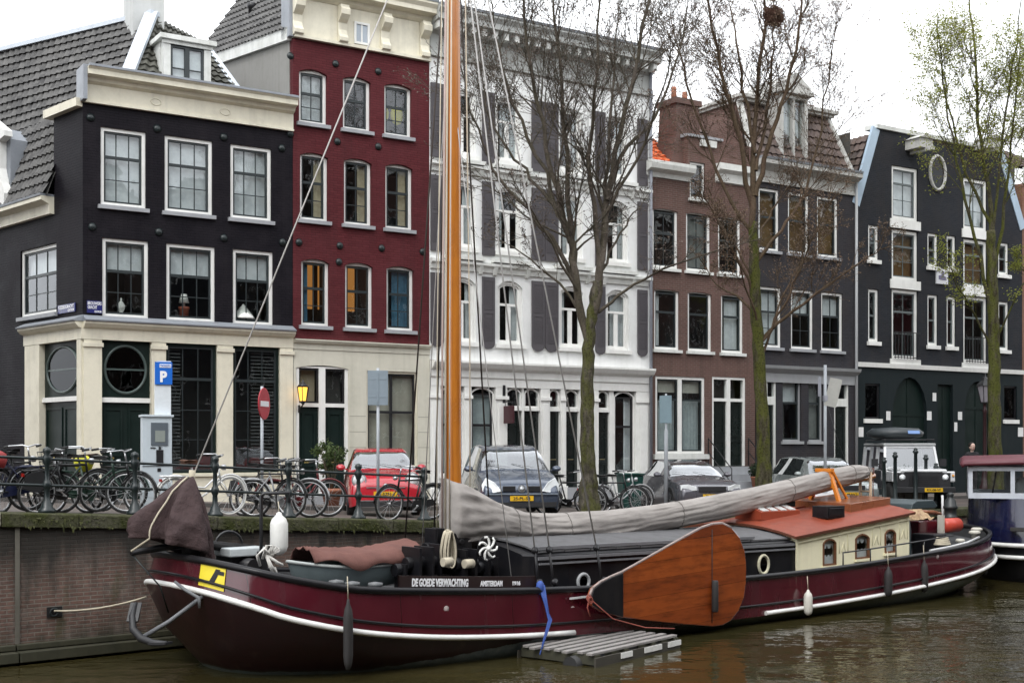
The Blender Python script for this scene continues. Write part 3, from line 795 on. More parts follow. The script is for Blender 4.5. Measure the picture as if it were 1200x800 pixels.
# ================================================================== 3. white house
whitewall=paint('white_masonry',(.78,.79,.78),.7,.42,(.42,.43,.40),.8,.25)
H=House('white_house','wide white painted house with dark shutters and arched shopfront','house',503.2,762)
zgc=H.Z(506,421); ztop=H.Z(560,76)
cols_=((539,558),(583,612.5),(658,682),(711,736.5))
r1=(H.Z(583,328),H.Z(583,403)); r2=(H.Z(581,217),H.Z(581,294)); r3=(H.Z(583,113),H.Z(583,188))
wd=H.X(612.5)-H.X(583)
for ri,(zt,zb) in enumerate((r1,r2,r3)):
    for ci,(l,r) in enumerate(cols_):
        c=(H.X(l)+H.X(r))/2 - (0.03*ri)
        if ci==0: c=H.X(542.5)
        H.window(c-wd/2,c+wd/2,zb,zt,cols=2,ru=1,rl=2 if False else 1,split=.36,fm=white,sm=white,rise=.20 if ri<2 else .08,curtain=('sides','right','left','most')[(ci+ri)%4],cm=netcurtain,fw=.08,mz=.07,fy=.06,sillm=white,sillh=.11,casement=True)
H.wall(zgc,ztop,whitewall)
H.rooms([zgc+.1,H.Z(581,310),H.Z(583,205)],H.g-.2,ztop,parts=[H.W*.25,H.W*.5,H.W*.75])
# hood mouldings, bands, aprons
for zz,(zt,zb) in zip((H.Z(560,306),H.Z(560,203)),(r1,r2)):
    H.mould('string_course',503.6,761.5,[(-.002,zt+.16),(-.06,zt+.18),(-.08,zt+.30),(-.16,zt+.36),(-.16,zt+.44),(-.002,zt+.47)],oldwhite)
    for l,r in cols_:
        c=(H.X(l)+H.X(r))/2; 
        if l==539: c=H.X(542.5)
        mb=MB(); mb.box(c-wd/2-.22,-.20,zt+.475,c+wd/2+.22,-.003,zt+.58); 
        for sx in (-1,1):
            x=c+sx*(wd/2+.12); mb.prism([(-.003,zt+.1),(-.07,zt+.12),(-.13,zt+.3),(-.15,zt+.35),(-.003,zt+.35)],lambda a,cc,d:(x+d,a,cc),-.06,.06)
        H.put(mb,'hood_mould',oldwhite)
def shutter(a,b,zt,zb,rnd):
    xa,xb=a,b; mb=MB(); w=xb-xa
    if rnd: P=[(xa,zt),(xa,zb+w*.4)]+[((xa+xb)/2-w/2*cos(pi*i/8),zb+w*.4-w*.4*sin(pi*i/8)) for i in range(1,8)]+[(xb,zb+w*.4),(xb,zt)]
    else: P=[(xa,zt),(xa,zb),(xb,zb),(xb,zt)]
    mb.prism(P,lambda p,q,d:(p,d,q),-.055,-.012)
    e=.06
    for k in range(2):
        z0=zb+.25+(zt-zb-.3)*k/2; z1=zb+.15+(zt-zb-.2)*(k+1)/2
        ring(mb,xa+e,xb-e,z0,z1-.05,.02,-.067,-.054)
        n=int((z1-z0)/.07)
        for i in range(1,n-1): mb.box(xa+e+.022,-.063,z0+i*.07,xb-e-.022,-.056,z0+i*.07+.03)
    H.put(mb,'shutter',shutter_m)
for ri,(zt,zb) in enumerate((r1,r2,r3)):
    for a,b in ((504,519.5),(564.5,579),(622.5,637.3),(638,653.5),(697,708.5),(746.5,757.8)):
        shutter(H.X(a),H.X(b),zt+.06,zb-.16,ri==0)
# entablature
zE=ztop
H.mould('entablature',503.4,763.0,[(.4,zE+.003),(-.10,zE+.003),(-.10,zE+.12),(-.04,zE+.16),(-.04,zE+.62),(-.14,zE+.70),(-.2,zE+.86),(-.52,zE+.92),(-.52,zE+1.08),(-.62,zE+1.2),(-.62,zE+1.26),(.4,zE+1.26)],paint('stone_grey_white',(.38,.39,.375),.7,.4,(.22,.23,.21),1.5))
n=22
mb=MB()
for i in range(n):
    x=.12+(H.W-.24)*i/(n-1); mb.box(x-.07,-.42,zE+.70,x+.07,-.16,zE+.9)
H.put(mb,'dentil_row',oldwhite)
H.mould('gutter',503.4,763.0,[(.4,zE+1.263),(-.64,zE+1.263),(-.66,zE+1.33),(.4,zE+1.40)],lead)
# shopfront
gz=H.g-.4
H.mould('shop_cornice',503.4,761.8,[(.2,zgc-.72),(-.05,zgc-.72),(-.05,zgc-.5),(-.09,zgc-.46),(-.09,zgc-.28),(-.22,zgc-.2),(-.3,zgc-.08),(-.3,zgc-.02),(.2,zgc-.02)],white)
zo=zgc-.722
bays=[(516,543.5,'w'),(552,580,'w'),(594,612,'d'),(615,633,'d'),(644,656.5,'d'),(663,678.5,'d'),(701,714.5,'d'),(720,744.5,'w')]
xs=[H.X(503.6)]
edges=[(503.6,515.8),(543.7,551.8),(580.2,593.8),(612.2,614.8),(633.2,643.8),(656.7,662.8),(678.7,700.8),(714.7,719.8),(744.7,761.5)]
for a,b in edges:
    xa,xb=H.X(a),H.X(b); mb=MB(); mb.box(xa,-.04 if b-a>6 else .02,gz,xb,.25,zo)
    if b-a>6:
        m=(xa+xb)/2; w=(xb-xa)*.5
        mb.box(xa-.03,-.09,zo-.35,xb+.03,-.042,zo-.25); mb.box(xa-.03,-.09,gz,xb+.03,-.042,H.g+.55)
        mb.box(m-w*.55,-.075,H.g+.7,m+w*.55,-.042,zo-.45)
    H.put(mb,'pilaster',white,bevel=.006)
ztr=H.Z(594,477); zdb=H.Z(660,571); zwb=H.Z(552,556)
for a,b,k in bays:
    xa,xb=H.X(a)+.0,H.X(b)
    e=.002
    if k=='w':
        w=H.window(xa+e,xb-e,zwb,zo-.002,cols=1,ru=1,rl=1,split=.40,fm=white,sm=blackpaint,rise=.18,hole=False,fw=.05,fy=.04,curtain='full' if a<600 else 'right',cm=fabric('lace_panel',(.42,.47,.48),(.3,.34,.35),.9,4.,.2) if a<600 else netcurtain,sillm=white)
        mb=MB(); mb.box(xa,-.02,gz,xb,.22,zwb-.095); H.put(mb,'stall_riser',white)
    else:
        mb=MB(); ring(mb,xa+e,xb-e,ztr,zo-.002,.05,.05,.13,.15); w=H.put(mb,'fanlight',white)
        mb=MB(); mb.add([(xa,.09,ztr),(xb,.09,ztr),(xb,.09,zo-.1),(xa,.09,zo-.1)],[(0,1,2,3)]); H.put(mb,'pane',glass,w)
        mb=MB(); mb.box(xa,.01,ztr-.09,xb,.14,ztr-.003); H.put(mb,'transom',white)
        mb=MB(); mb.box(xa,.10,zdb,xb,.15,ztr-.093)
        for q0,q1 in ((zdb+.15,zdb+.7),(zdb+.85,ztr-.25)): ring(mb,xa+.1,xb-.1,q0,q1,.03,.08,.099)
        d=H.put(mb,'door',paint('black_green_door',(.008,.013,.012),.25,.15,coat=.3))
        mb=MB(); mb.box((xa+xb)/2-.1,.09,zdb+.82,(xa+xb)/2+.1,.099,zdb+.86); H.put(mb,'letter_flap',paint('worn_brass',(.42,.36,.22),.35,.2,metal=.6),d)
        mb=MB(); mb.box(xa,-.1,gz,xb,.3,zdb-.003); H.put(mb,'doorstep',sillstone)
mb=MB(); mb.tube([(H.X(760),-.12,H.g-.2),(H.X(760),-.12,zE+1.2)],.05,8); H.put(mb,'drainpipe',paint('pipe_grey',(.20,.21,.24),.5,.3))
# hanging maroon shop sign by the door
p=fpt(hx(589.5),0,-.32); o=thing('hanging_sign','small dark maroon hanging sign beside the doors of the white house','sign',(p.x,p.y,H.Z(590,496)),FA)
mb=MB(); mb.box(-.03,-.25,0,.03,.25,.5); mb.build('board',paint('maroon_board',(.05,.01,.015),.4,.2),o,bevel=.01)
mb=MB(); mb.bar((0,.28,.62),(0,-.22,.62),.03,.03); mb.bar((0,-.2,.5),(0,-.2,.62),.012,.012); mb.bar((0,.2,.5),(0,.2,.62),.012,.012); mb.box(-.04,.25,.5,.04,.28,1.1); mb.build('bracket',blackpaint,o)
# low roof slope behind the entablature
mb=tiles([Vector((0,.35,zE+1.3)),Vector((H.W,.35,zE+1.3)),Vector((H.W,5,zE+2.6)),Vector((0,5,zE+2.6))],tw=.3); H.put(mb,'roof',greytile,fixn=False)

# ================================================================== 4. brown brick house
brown=brickmat('brown_brick',(.105,.058,.050),(.14,.078,.066),(.17,.14,.12),.85,.5,stain=.5,stainc=(.055,.042,.037),spec=.15)
H=House('brown_house','narrow brown brick house with orange tiled roof and big brick chimney','house',762,885)
zgc=H.Z(766,432); zt0=H.Z(762,206)
w1=((766.5,796),(806,834),(845,871)); w2=((764.5,794.5),(804,832.5),(841.5,868))
for ci,(l,r) in enumerate(w1):
    H.window(H.X(l),H.X(r),H.Z(766,409),H.Z(766,338),cols=1,ru=1,rl=1,split=.36,rise=.05,curtain=('left',None,'most')[ci],cm=netcurtain,sillm=oldwhite)
for ci,(l,r) in enumerate(w2):
    H.window(H.X(l),H.X(r),H.Z(764,313),H.Z(764,243),cols=2,ru=1,rl=2,split=.4,rise=.05,curtain='full' if ci==1 else None,cm=fabric('dull_net',(.24,.25,.24),(.16,.17,.16),.9,5.,.3),sillm=oldwhite)
H.window(H.X(808.5),H.X(826),H.Z(808,232),H.Z(808,189),cols=1,ru=1,rl=1,split=.5,sillm=oldwhite,fw=.07)
gb=H.g-.4
H.holes.append(dict(x0=H.X(768),x1=H.X(826),z0=H.Z(768,532),z1=H.Z(768,440))); H.holes.append(dict(x0=H.X(834.5),x1=H.X(873.5),z0=H.g-.39,z1=H.Z(835,441)))
xg=H.X(806)
H.wall(gb,zt0,brown)
zgt=H.Z(808,160)
mb=MB(); wall_mesh(mb,xg,H.W,zt0,zgt,[h for h in H.holes if h['z1']>zt0])
mb.add([(xg,0,zt0),(xg,3,zt0),(xg,3,zgt),(xg,0,zgt)],[(0,1,2,3)]); mb.add([(xg,0,zgt),(H.W,0,zgt),(H.W,3,zgt),(xg,3,zgt)],[(0,1,2,3)]); mb.add([(H.W-.003,0,zt0),(H.W-.003,3,zt0),(H.W-.003,3,zgt),(H.W-.003,0,zgt)],[(3,2,1,0)])
H.put(mb,'gable_wall',brown,fixn=False)
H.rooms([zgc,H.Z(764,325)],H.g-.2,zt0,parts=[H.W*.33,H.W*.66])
H.mould('gutter_cornice',756,808,[(.2,zt0-.02),(-.05,zt0-.02),(-.08,zt0+.12),(-.3,zt0+.2),(-.34,zt0+.34),(-.34,zt0+.44),(.2,zt0+.44)],oldwhite)
H.mould('gable_coping',(xg-.05),H.X(846),[(.3,zgt+.003),(-.07,zgt+.003),(-.07,zgt+.08),(.3,zgt+.12)],sillstone,local=True)
H.mould('gable_coping',H.X(820),H.X(838),[(.2,zgt-.25),(-.08,zgt-.25),(-.1,zgt-.05),(.2,zgt-.05)],oldwhite,local=True)
z2=H.Z(840,214)
H.mould('gutter_cornice',838,877,[(-.002,z2),(-.08,z2+.03),(-.1,z2+.3),(-.25,z2+.4),(-.25,z2+.6),(-.002,z2+.6)],oldwhite)
orange=tilemat('orange_pantile',(.55,.115,.035),(.66,.17,.06),(.38,.10,.05))
mb=tiles([Vector((-.1,.15,zt0+.42)),Vector((xg+.02,.15,zt0+.42)),Vector((xg+.02,2.6,zt0+2.3)),Vector((-.1,2.6,zt0+2.3))]); rf=H.put(mb,'roof',orange,fixn=False)
mb=MB(); mb.bar((-.2,2.65,zt0+2.36),(xg+.5,2.65,zt0+2.36),.3,.14); H.put(mb,'ridge_flashing',palelead,rf)
# chimney
xa=H.X(812); cz=zgt-.1
mb=MB(); 
mb.add([],[])
def frus(x0,x1,y0,y1,z0,X0,X1,Y0,Y1,z1):
    mb.add([(x0,y0,z0),(x1,y0,z0),(x1,y1,z0),(x0,y1,z0),(X0,Y0,z1),(X1,Y0,z1),(X1,Y1,z1),(X0,Y1,z1)],[(0,3,2,1),(4,5,6,7),(0,1,5,4),(1,2,6,5),(2,3,7,6),(3,0,4,7)])
zc1=H.Z(800,135); zc2=H.Z(800,118)
frus(xa-.75,xa+.55,.25,1.3,zt0+.3,xa-.45,xa+.55,.3,1.2,zc1-.6); frus(xa-.45,xa+.55,.3,1.2,zc1-.6,xa-.42,xa+.52,.32,1.15,zc2); frus(xa-.5,xa+.6,.25,1.22,zc2,xa-.5,xa+.6,.25,1.22,zc2+.18)
ch=H.put(mb,'chimney',brickmat('chimney_brick',(.12,.065,.055),(.15,.085,.07),(.11,.09,.08),.9,.5),rf)
mb=MB(); mb.lathe([(.1,0),(.08,.45)],8,(xa-.2,.7,zc2+.18)); mb.lathe([(.1,0),(.08,.35)],8,(xa+.25,.7,zc2+.18)); H.put(mb,'chimney_pot',paint('terracotta',(.30,.12,.07),.8,.3),rf)
mb=tiles([Vector((H.X(846),.2,zgt-.9)),Vector((H.W,.2,zgt-.9)),Vector((H.W,2.6,zgt+1.1)),Vector((H.X(840),2.6,zgt+1.1))]); H.put(mb,'roof_slope',tilemat('brown_pantile',(.055,.042,.038),(.085,.06,.052),(.09,.085,.07)),rf,fixn=False)
# tv aerial
mb=MB(); b=Vector((xa-.6,2.2,zt0+2.3)); mb.tube([b,b+Vector((0,0,2.0))],.018,5)
for i in range(5): mb.bar(b+Vector((-.35+.02*i,0,1.9-i*.13)),b+Vector((.35-.02*i,0,1.9-i*.13)),.012,.012)
H.put(mb,'aerial',blackpaint,rf)
# ground floor window and doors
x0,x1=H.X(768)+.003,H.X(826)-.003; zw0,zw1=H.Z(768,532)+.003,H.Z(768,440)-.003
mb=MB(); xm=(x0+x1)/2; ring(mb,x0,x1,zw0,zw1,.09,.03,.15); mb.box(xm-.08,.03,zw0+.09,xm+.08,.15,zw1-.09); w=H.put(mb,'shop_window',white)
for a,b in ((x0+.09,xm-.08),(xm+.08,x1-.09)):
    zm=zw1-(zw1-zw0)*.30
    mb=MB(); ring(mb,a,b,zw0+.09,zw1-.09,.045,.06,.11); mb.box(a+.045,.06,zm-.03,b-.045,.11,zm+.03); H.put(mb,'sash',darksash,w)
    mb=MB(); mb.add([(a,.085,zw0),(b,.085,zw0),(b,.085,zw1),(a,.085,zw1)],[(0,1,2,3)]); H.put(mb,'pane',glass,w)
    mb=MB(); n=24; mb.grid([[(a+(b-a)*i/n,.22+.015*sin(i*1.7),z) for i in range(n+1)] for z in (zw0+.09,zm)]); H.put(mb,'curtain',fabric('lace_panel',(.42,.47,.48),(.3,.34,.35)),w)
    mb=MB(); mb.box(a,.20,zw1-.5,b,.215,zw1-.1); H.put(mb,'roller_blind',paint('ivory_blind',(.5,.48,.42),.8,.2),w)
mb=MB(); mb.box(x0-.1,-.12,zw0-.16,x1+.1,.02,zw0-.003); H.put(mb,'sill',oldwhite,w)
for a in (774,800):
    mb=MB(); ring(mb,H.X(a),H.X(a+17),H.g+.15,H.Z(768,543)-.15,.06,-.03,.0); ww=H.put(mb,'basement_window',oldwhite)
    mb=MB(); mb.box(H.X(a)+.06,-.012,H.g+.21,H.X(a+17)-.06,-.002,H.Z(768,543)-.21); H.put(mb,'pane',glassmat('black_glass'),ww)
x0,x1=H.X(834.5)+.003,H.X(873.5)-.003; zt=H.Z(835,441)-.003; zm=H.Z(835,468); zd=H.Z(835,546)
xm=(x0+x1)/2
mb=MB(); ring(mb,x0,x1,zd,zt,.08,.02,.14,wb=.001); mb.box(xm-.08,.02,zd,xm+.08,.14,zt-.08); mb.box(x0+.08,.02,zm-.05,xm-.08,.14,zm+.05); mb.box(xm+.08,.02,zm-.05,x1-.08,.14,zm+.05); H.put(mb,'door_frame',white)
for i,(a,b) in enumerate(((x0+.08,xm-.08),(xm+.08,x1-.08))):
    mb=MB(); mb.box(a,.08,zd,b,.12,zm-.05); ring(mb,a+.1,b-.1,zd+.1,zd+.8,.03,.06,.079); ring(mb,a+.1,b-.1,zd+.95,zm-.15,.03,.06,.079); H.put(mb,'door',paint('black_green_door',(.008,.013,.012)))
    mb=MB(); mb.add([(a,.09,zm),(b,.09,zm),(b,.09,zt),(a,.09,zt)],[(0,1,2,3)]); H.put(mb,'fanlight',glass)
mb=MB(); 
for i in range(5): mb.box(x0-.3-.0,-.25-.25*i,H.g-.3,x1+.1,-.003-.25*i,zd-.02-(zd-H.g)/5*i)
st=H.put(mb,'stoop',sillstone)
mb=MB()
for x in (x0-.25,x1+.05):
    mb.tube([(x,-1.2,H.g+.2),(x,-1.2,H.g+1.1),(x,-.1,zd+.9),(x,-.1,zd)],.02,6); mb.tube([(x,-1.2,H.g+.65),(x,-.1,zd+.45)],.015,6)
H.put(mb,'handrail',blackpaint,st)
mb=MB(); mb.box(x0,.5,zd,x1,.55,zt); H.put(mb,'interior',interior_m)

# ================================================================== 5. grey brick house
greybrick=brickmat('dark_grey_brick',(.028,.029,.036),(.040,.040,.047),(.05,.048,.05),.8,.5,stain=.5,stainc=(.045,.034,.028),spec=.1)
umber=brickmat('umber_brick',(.075,.052,.046),(.10,.066,.056),(.09,.08,.07),.85,.5,stain=.4,stainc=(.05,.045,.045))
H=House('grey_house','dark grey brick house with tiled mansard roof and white dormer','house',885,1003)
zgc=H.Z(897,428); zt0=H.Z(890,213)
for ci,(l,r) in enumerate(((890,915.5),(927,953),(962.5,987.5))):
    H.window(H.X(l),H.X(r),H.Z(900,407),H.Z(900,336),cols=2,ru=1,rl=2,split=.4,curtain=('full','upper','upper')[ci],cm=netcurtain,sillm=sillstone)
for ci,(l,r) in enumerate(((889,913),(923.5,948),(957.5,982))):
    H.window(H.X(l),H.X(r),H.Z(928,297),H.Z(928,225),cols=1,ru=1,rl=1,split=.45,curtain='full',cm=fabric('amber_blind',(.17,.10,.04),(.10,.06,.03),.9,4.,.2),sillm=sillstone)
H.wall(zgc,zt0,greybrick)
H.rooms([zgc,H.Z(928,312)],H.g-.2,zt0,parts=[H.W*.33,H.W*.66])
dimw=paint('grimy_white',(.46,.455,.43),.65,.5,(.18,.18,.16),2.)
H.mould('cornice',885.3,1002.7,[(.3,zt0+.003),(-.06,zt0+.003),(-.06,zt0+.1),(-.02,zt0+.14),(-.02,zt0+.4),(-.2,zt0+.5),(-.34,zt0+.58),(-.34,zt0+.72),(.3,zt0+.72)],dimw)
H.mould('gutter',885.3,1002.7,[(.3,zt0+.723),(-.36,zt0+.723),(-.38,zt0+.80),(.3,zt0+.80)],lead)
brt=tilemat('brown_pantile',(.055,.042,.038),(.085,.06,.052),(.09,.085,.07))
zm1=zt0+2.9
mb=tiles([Vector((0,.15,zt0+.75)),Vector((H.W,.15,zt0+.75)),Vector((H.W-.25,1.1,zm1)),Vector((.25,1.1,zm1))]); rf=H.put(mb,'roof',brt,fixn=False)
mb=MB(); mb.box(.15,.85,zm1+.0,H.W-.15,5,zm1+.10); mb.box(.05,.75,zm1+.10,H.W-.05,5,zm1+.22); mb.bar((.03,.12,zt0+.85),(.26,1.04,zm1),.22,.08); mb.bar((H.W-.03,.12,zt0+.85),(H.W-.26,1.04,zm1),.22,.08); H.put(mb,'roof_edge',dimw,rf)
mb=MB(); mb.add([(0.01,.3,zt0),(0.01,5,zt0),(.25,5,zm1),(.25,1.1,zm1)],[(0,1,2,3)]); mb.add([(H.W-.01,.3,zt0),(H.W-.01,5,zt0),(H.W-.25,5,zm1),(H.W-.25,1.1,zm1)],[(3,2,1,0)]); H.put(mb,'party_wall',brown,rf)
xa,xb=H.X(921),H.X(953); za,zb=zt0+.95,zm1+.30
mb=MB(); ring(mb,xa,xb,za,zb,.14,.25,.5); mb.box(xa-.15,.1,zb,xb+.15,2.2,zb+.12); mb.box(xa-.05,.15,zb+.12,xb+.05,2.2,zb+.28); mb.prism([(xa-.05,zb+.28),(xb+.05,zb+.28),((xa+xb)/2,zb+.75)],lambda a,c,d:(a,d,c),.15,2.2); mb.box((xa+xb)/2-.05,.27,za+.14,(xa+xb)/2+.05,.45,zb-.14)
mb.box(xa,.5,za,xa+.06,2.2,zb); mb.box(xb-.06,.5,za,xb,2.2,zb)
H.put(mb,'dormer',dimw,rf)
mb=MB(); mb.add([(xa+.1,.4,za+.1),(xb-.1,.4,za+.1),(xb-.1,.4,zb-.1),(xa+.1,.4,zb-.1)],[(0,1,2,3)]); H.put(mb,'pane',glass,rf)
mb=MB(); mb.box(xa+.1,.6,za,xb-.1,.62,zb); H.put(mb,'curtain',netcurtain,rf)
for px,hh in ((992,1.0),(1003,1.3)):
    x=H.X(px)
    mb=MB(); mb.box(x-.35,2.2,zm1-.6,x+.25,2.9,zm1-.5+hh); H.put(mb,'chimney',brickmat('chimney_brick',(.12,.065,.055),(.15,.085,.07),(.11,.09,.08)),rf)
    mb=MB(); 
    for a in range(3): mb.lathe([(.09,0),(.07,.45)],8,(x-.25+a*.17,2.5,zm1-.5+hh))
    H.put(mb,'chimney_pot',paint('terracotta',(.30,.12,.07)),rf)
# ground floor
H.holes=[dict(x0=H.X(a),x1=H.X(b),z0=H.Z(897,c),z1=H.Z(897,442)) for a,b,c in ((897.5,909,585),(916.5,938.5,517),(947,964,517),(977,994,600))]
H.holes[0]['z0']=H.g-.3;H.holes[3]['z0']=H.g-.3
mb=MB(); wall_mesh(mb,.003,H.W-.003,H.g-.4,zgc-.55,H.holes,y=-.02); H.put(mb,'ground_floor_wall',greybrick,fixn=False)
H.mould('shop_cornice',885.4,1002.6,[(.2,zgc-.548),(-.06,zgc-.548),(-.06,zgc-.25),(-.1,zgc-.22),(-.25,zgc-.1),(-.28,zgc),(.2,zgc)],greypaint)
for i,h in enumerate(H.holes):
    a,b,c,d=h['x0']+.003,h['x1']-.003,h['z0']+.003,h['z1']-.003
    if i in (1,2):
        H.window(a,b,c,d,cols=1,ru=1,rl=1,split=.38,fm=greypaint,hole=False,curtain='upper' if i==1 else 'full',cm=netcurtain if i==1 else fabric('dull_net',(.24,.25,.24),(.16,.17,.16)),sillm=greypaint,fw=.06)
    else:
        zm=d-.75
        mb=MB(); ring(mb,a,b,c,d,.07,.0,.12,wb=.001); mb.box(a+.07,.0,zm-.15,b-.07,.12,zm+.12); f=H.put(mb,'door_frame',oldwhite)
        mb=MB(); mb.box(a+.07,.06,c,b-.07,.1,zm-.15); ring(mb,a+.17,b-.17,c+.4,c+1.1,.03,.045,.059);ring(mb,a+.17,b-.17,c+1.25,zm-.3,.03,.045,.059); H.put(mb,'door',paint('black_green_door',(.008,.013,.012)))
        mb=MB(); mb.add([(a,.07,zm),(b,.07,zm),(b,.07,d),(a,.07,d)],[(0,1,2,3)]); H.put(mb,'fanlight',glass)
mb=MB(); mb.tube([(H.W-.06,-.08,H.g-.2),(H.W-.06,-.08,zt0+.5)],.05,8); H.put(mb,'drainpipe',greypaint)

# ================================================================== 6. black warehouse
darkbrick=brickmat('blueblack_brick',(.017,.020,.026),(.025,.028,.034),(.03,.03,.033),.75,.5,stain=.5,stainc=(.036,.031,.028),spec=.1)
H=House('warehouse','wide blue black brick warehouse with loading doors, white lintels and gable top','warehouse',1003,1198)
zgc=H.Z(1003,424); zs=H.Z(1003,238); ztop=H.Z(1024,150)
smm=paint('grey_green_sash',(.10,.12,.12),.5,.2)
lds=((1045,1075.5),(1129,1156.5)); sms=((1017.5,1029.5),(1087,1099),(1109.5,1120),(1170,1182))
rowsl=((H.Z(1045,338),H.Z(1045,420)),(H.Z(1045,268),H.Z(1045,327)),(H.Z(1045,193),H.Z(1045,256)))
rowss=((H.Z(1017,338),H.Z(1017,400)),(H.Z(1017,263),H.Z(1017,304)))
loft=brickmat('blueblack_brick',(0,0,0),(0,0,0),(0,0,0))
plants=[]
for zt,zb in rowss:
    for i,(l,r) in enumerate(sms):
        H.window(H.X(l),H.X(r),zb,zt,cols=1,ru=1,rl=1,split=.5,fm=white,sm=smm,sillm=white,sillh=.13,fw=.10,rev=.25,curtain=None)
for ri,(zt,zb) in enumerate(rowsl):
    for i,(l,r) in enumerate(lds):
        xa,xb=H.X(l),H.X(r)
        w=H.window(xa,xb,zb,zt,cols=2,ru=1,rl=2,split=.3,fm=white,sm=smm,sill=False,fw=.12,curtain='full' if ri>0 else None,cm=fabric('amber_blind',(.17,.10,.04),(.10,.06,.03)) if ri==1 else netcurtain)
        w.name='loading_door'
        mb=MB(); mb.box(xa-.1,-.06,zb-.32,xb+.1,-.003,zb-.003); H.put(mb,'lintel',white,w)
        if ri==0:
            mb=MB()
            for k in range(9): mb.bar((xa+.05+(xb-xa-.1)*k/8,-.12,zb),(xa+.05+(xb-xa-.1)*k/8,-.12,zb+.95),.018,.018)
            mb.bar((xa,-.12,zb+.95),(xb,-.12,zb+.95),.03,.03); mb.bar((xa,-.12,zb+.05),(xb,-.12,zb+.05),.03,.03); H.put(mb,'balcony_rail',blackpaint,w)
H.wall(zgc,zs,darkbrick,dep=9)
xl,xr=H.X(1027),H.X(1172)
mb=MB(); wall_mesh(mb,xl,xr,zs,ztop,[h for h in H.holes if h['z1']>zs])
mb.add([(0,0,zs),(xl,0,zs),(xl,0,ztop)],[(0,1,2)]); mb.add([(H.W,0,zs),(xr,0,ztop),(xr,0,zs)],[(0,1,2)])
mb.add([(xl,.3,zs),(xr,.3,zs),(xr,.3,ztop),(xl,.3,ztop)],[(0,3,2,1)]) if False else None
mb.add([(xl,0.0,ztop),(xr,0.0,ztop),(xr,.5,ztop),(xl,.5,ztop)],[(0,1,2,3)])
H.put(mb,'gable_wall',darkbrick,fixn=False)
H.mould('gable_coping',xl-.05,xr+.05,[(.5,ztop+.003),(-.08,ztop+.003),(-.1,ztop+.14),(.5,ztop+.18)],oldwhite,local=True)
for p_,q_ in (((-.02,.02,zs-.05),(xl-.02,.02,ztop)),((H.W+.02,.02,zs-.05),(xr+.02,.02,ztop))): mb=MB(); mb.bar(p_,q_,.36,.10,up=(0,1,0)); H.put(mb,'gable_flashing',paint('pale_blue_lead',(.36,.46,.56),.5,.4,(.22,.28,.33)))
mb=tiles([Vector((-.05,9,zs)),Vector((-.05,.3,zs)),Vector((xl,.3,ztop-.15)),Vector((xl,9,ztop-.15))]); rf=H.put(mb,'roof',brt,fixn=False)
mb=MB(); mb.add([(xl,.3,ztop-.15),(xr,.3,ztop-.15),(xr,9,ztop-.15),(xl,9,ztop-.15)],[(0,1,2,3)]); mb.add([(H.W,.3,zs),(xr,.3,ztop-.15),(xr,9,ztop-.15),(H.W,9,zs)],[(0,1,2,3)]); H.put(mb,'roof_deck',lead,rf)
mb=MB(); mb.bar((-.05,9,ztop-.1),(xl,.6,ztop-.02),.2,.1); 
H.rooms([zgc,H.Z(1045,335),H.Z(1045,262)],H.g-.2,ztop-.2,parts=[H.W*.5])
# oval window and hoists, tablets
cx,cz=H.X(1098),H.Z(1098,203); mb=MB(); mb.tube([(cx+.42*cos(i*pi/12),-.03,cz+.62*sin(i*pi/12)) for i in range(24)],.065,6,closed=True); ov=H.put(mb,'oval_window',dimw)
mb=MB(); mb.add([(cx+.40*cos(i*pi/12),-.02,cz+.6*sin(i*pi/12)) for i in range(24)],[tuple(range(24))]); H.put(mb,'pane',glassmat('black_glass'),ov)
for px in (1070,1150):
    x=H.X(px); z=H.Z(px,178); mb=MB(); mb.box(x-.42,-.7,z,x+.22,.02,z+.34); mb.prism([(x-.48,z+.34),(x+.28,z+.34),(x-.10,z+.52)],lambda a,c,d:(a,d,c),-.76,.02); mb.box(x-.17,-1.0,z-.12,x-.05,.0,z-.002); H.put(mb,'hoist_beam',dimw)
for px,py in ((1103,324),):
    x,z=H.X(px),H.Z(px,py); mb=MB(); mb.box(x-.32,-.05,z-.28,x+.32,-.003,z+.28); tb=H.put(mb,'stone_tablet',paint('tablet_white',(.62,.63,.66),.7,.2)); mb=MB(); mb.prism([(x-.2,z-.12),(x+.18,z-.14),(x+.2,z-.02),(x+.08,z+.02),(x+.1,z+.18),(x-.02,z+.2),(x-.06,z+.04),(x-.2,z+.02)],lambda a,c,d:(a,d,c),-.06,-.048); H.put(mb,'tablet_relief',paint('slate_violet',(.13,.12,.2),.6,.2),tb)
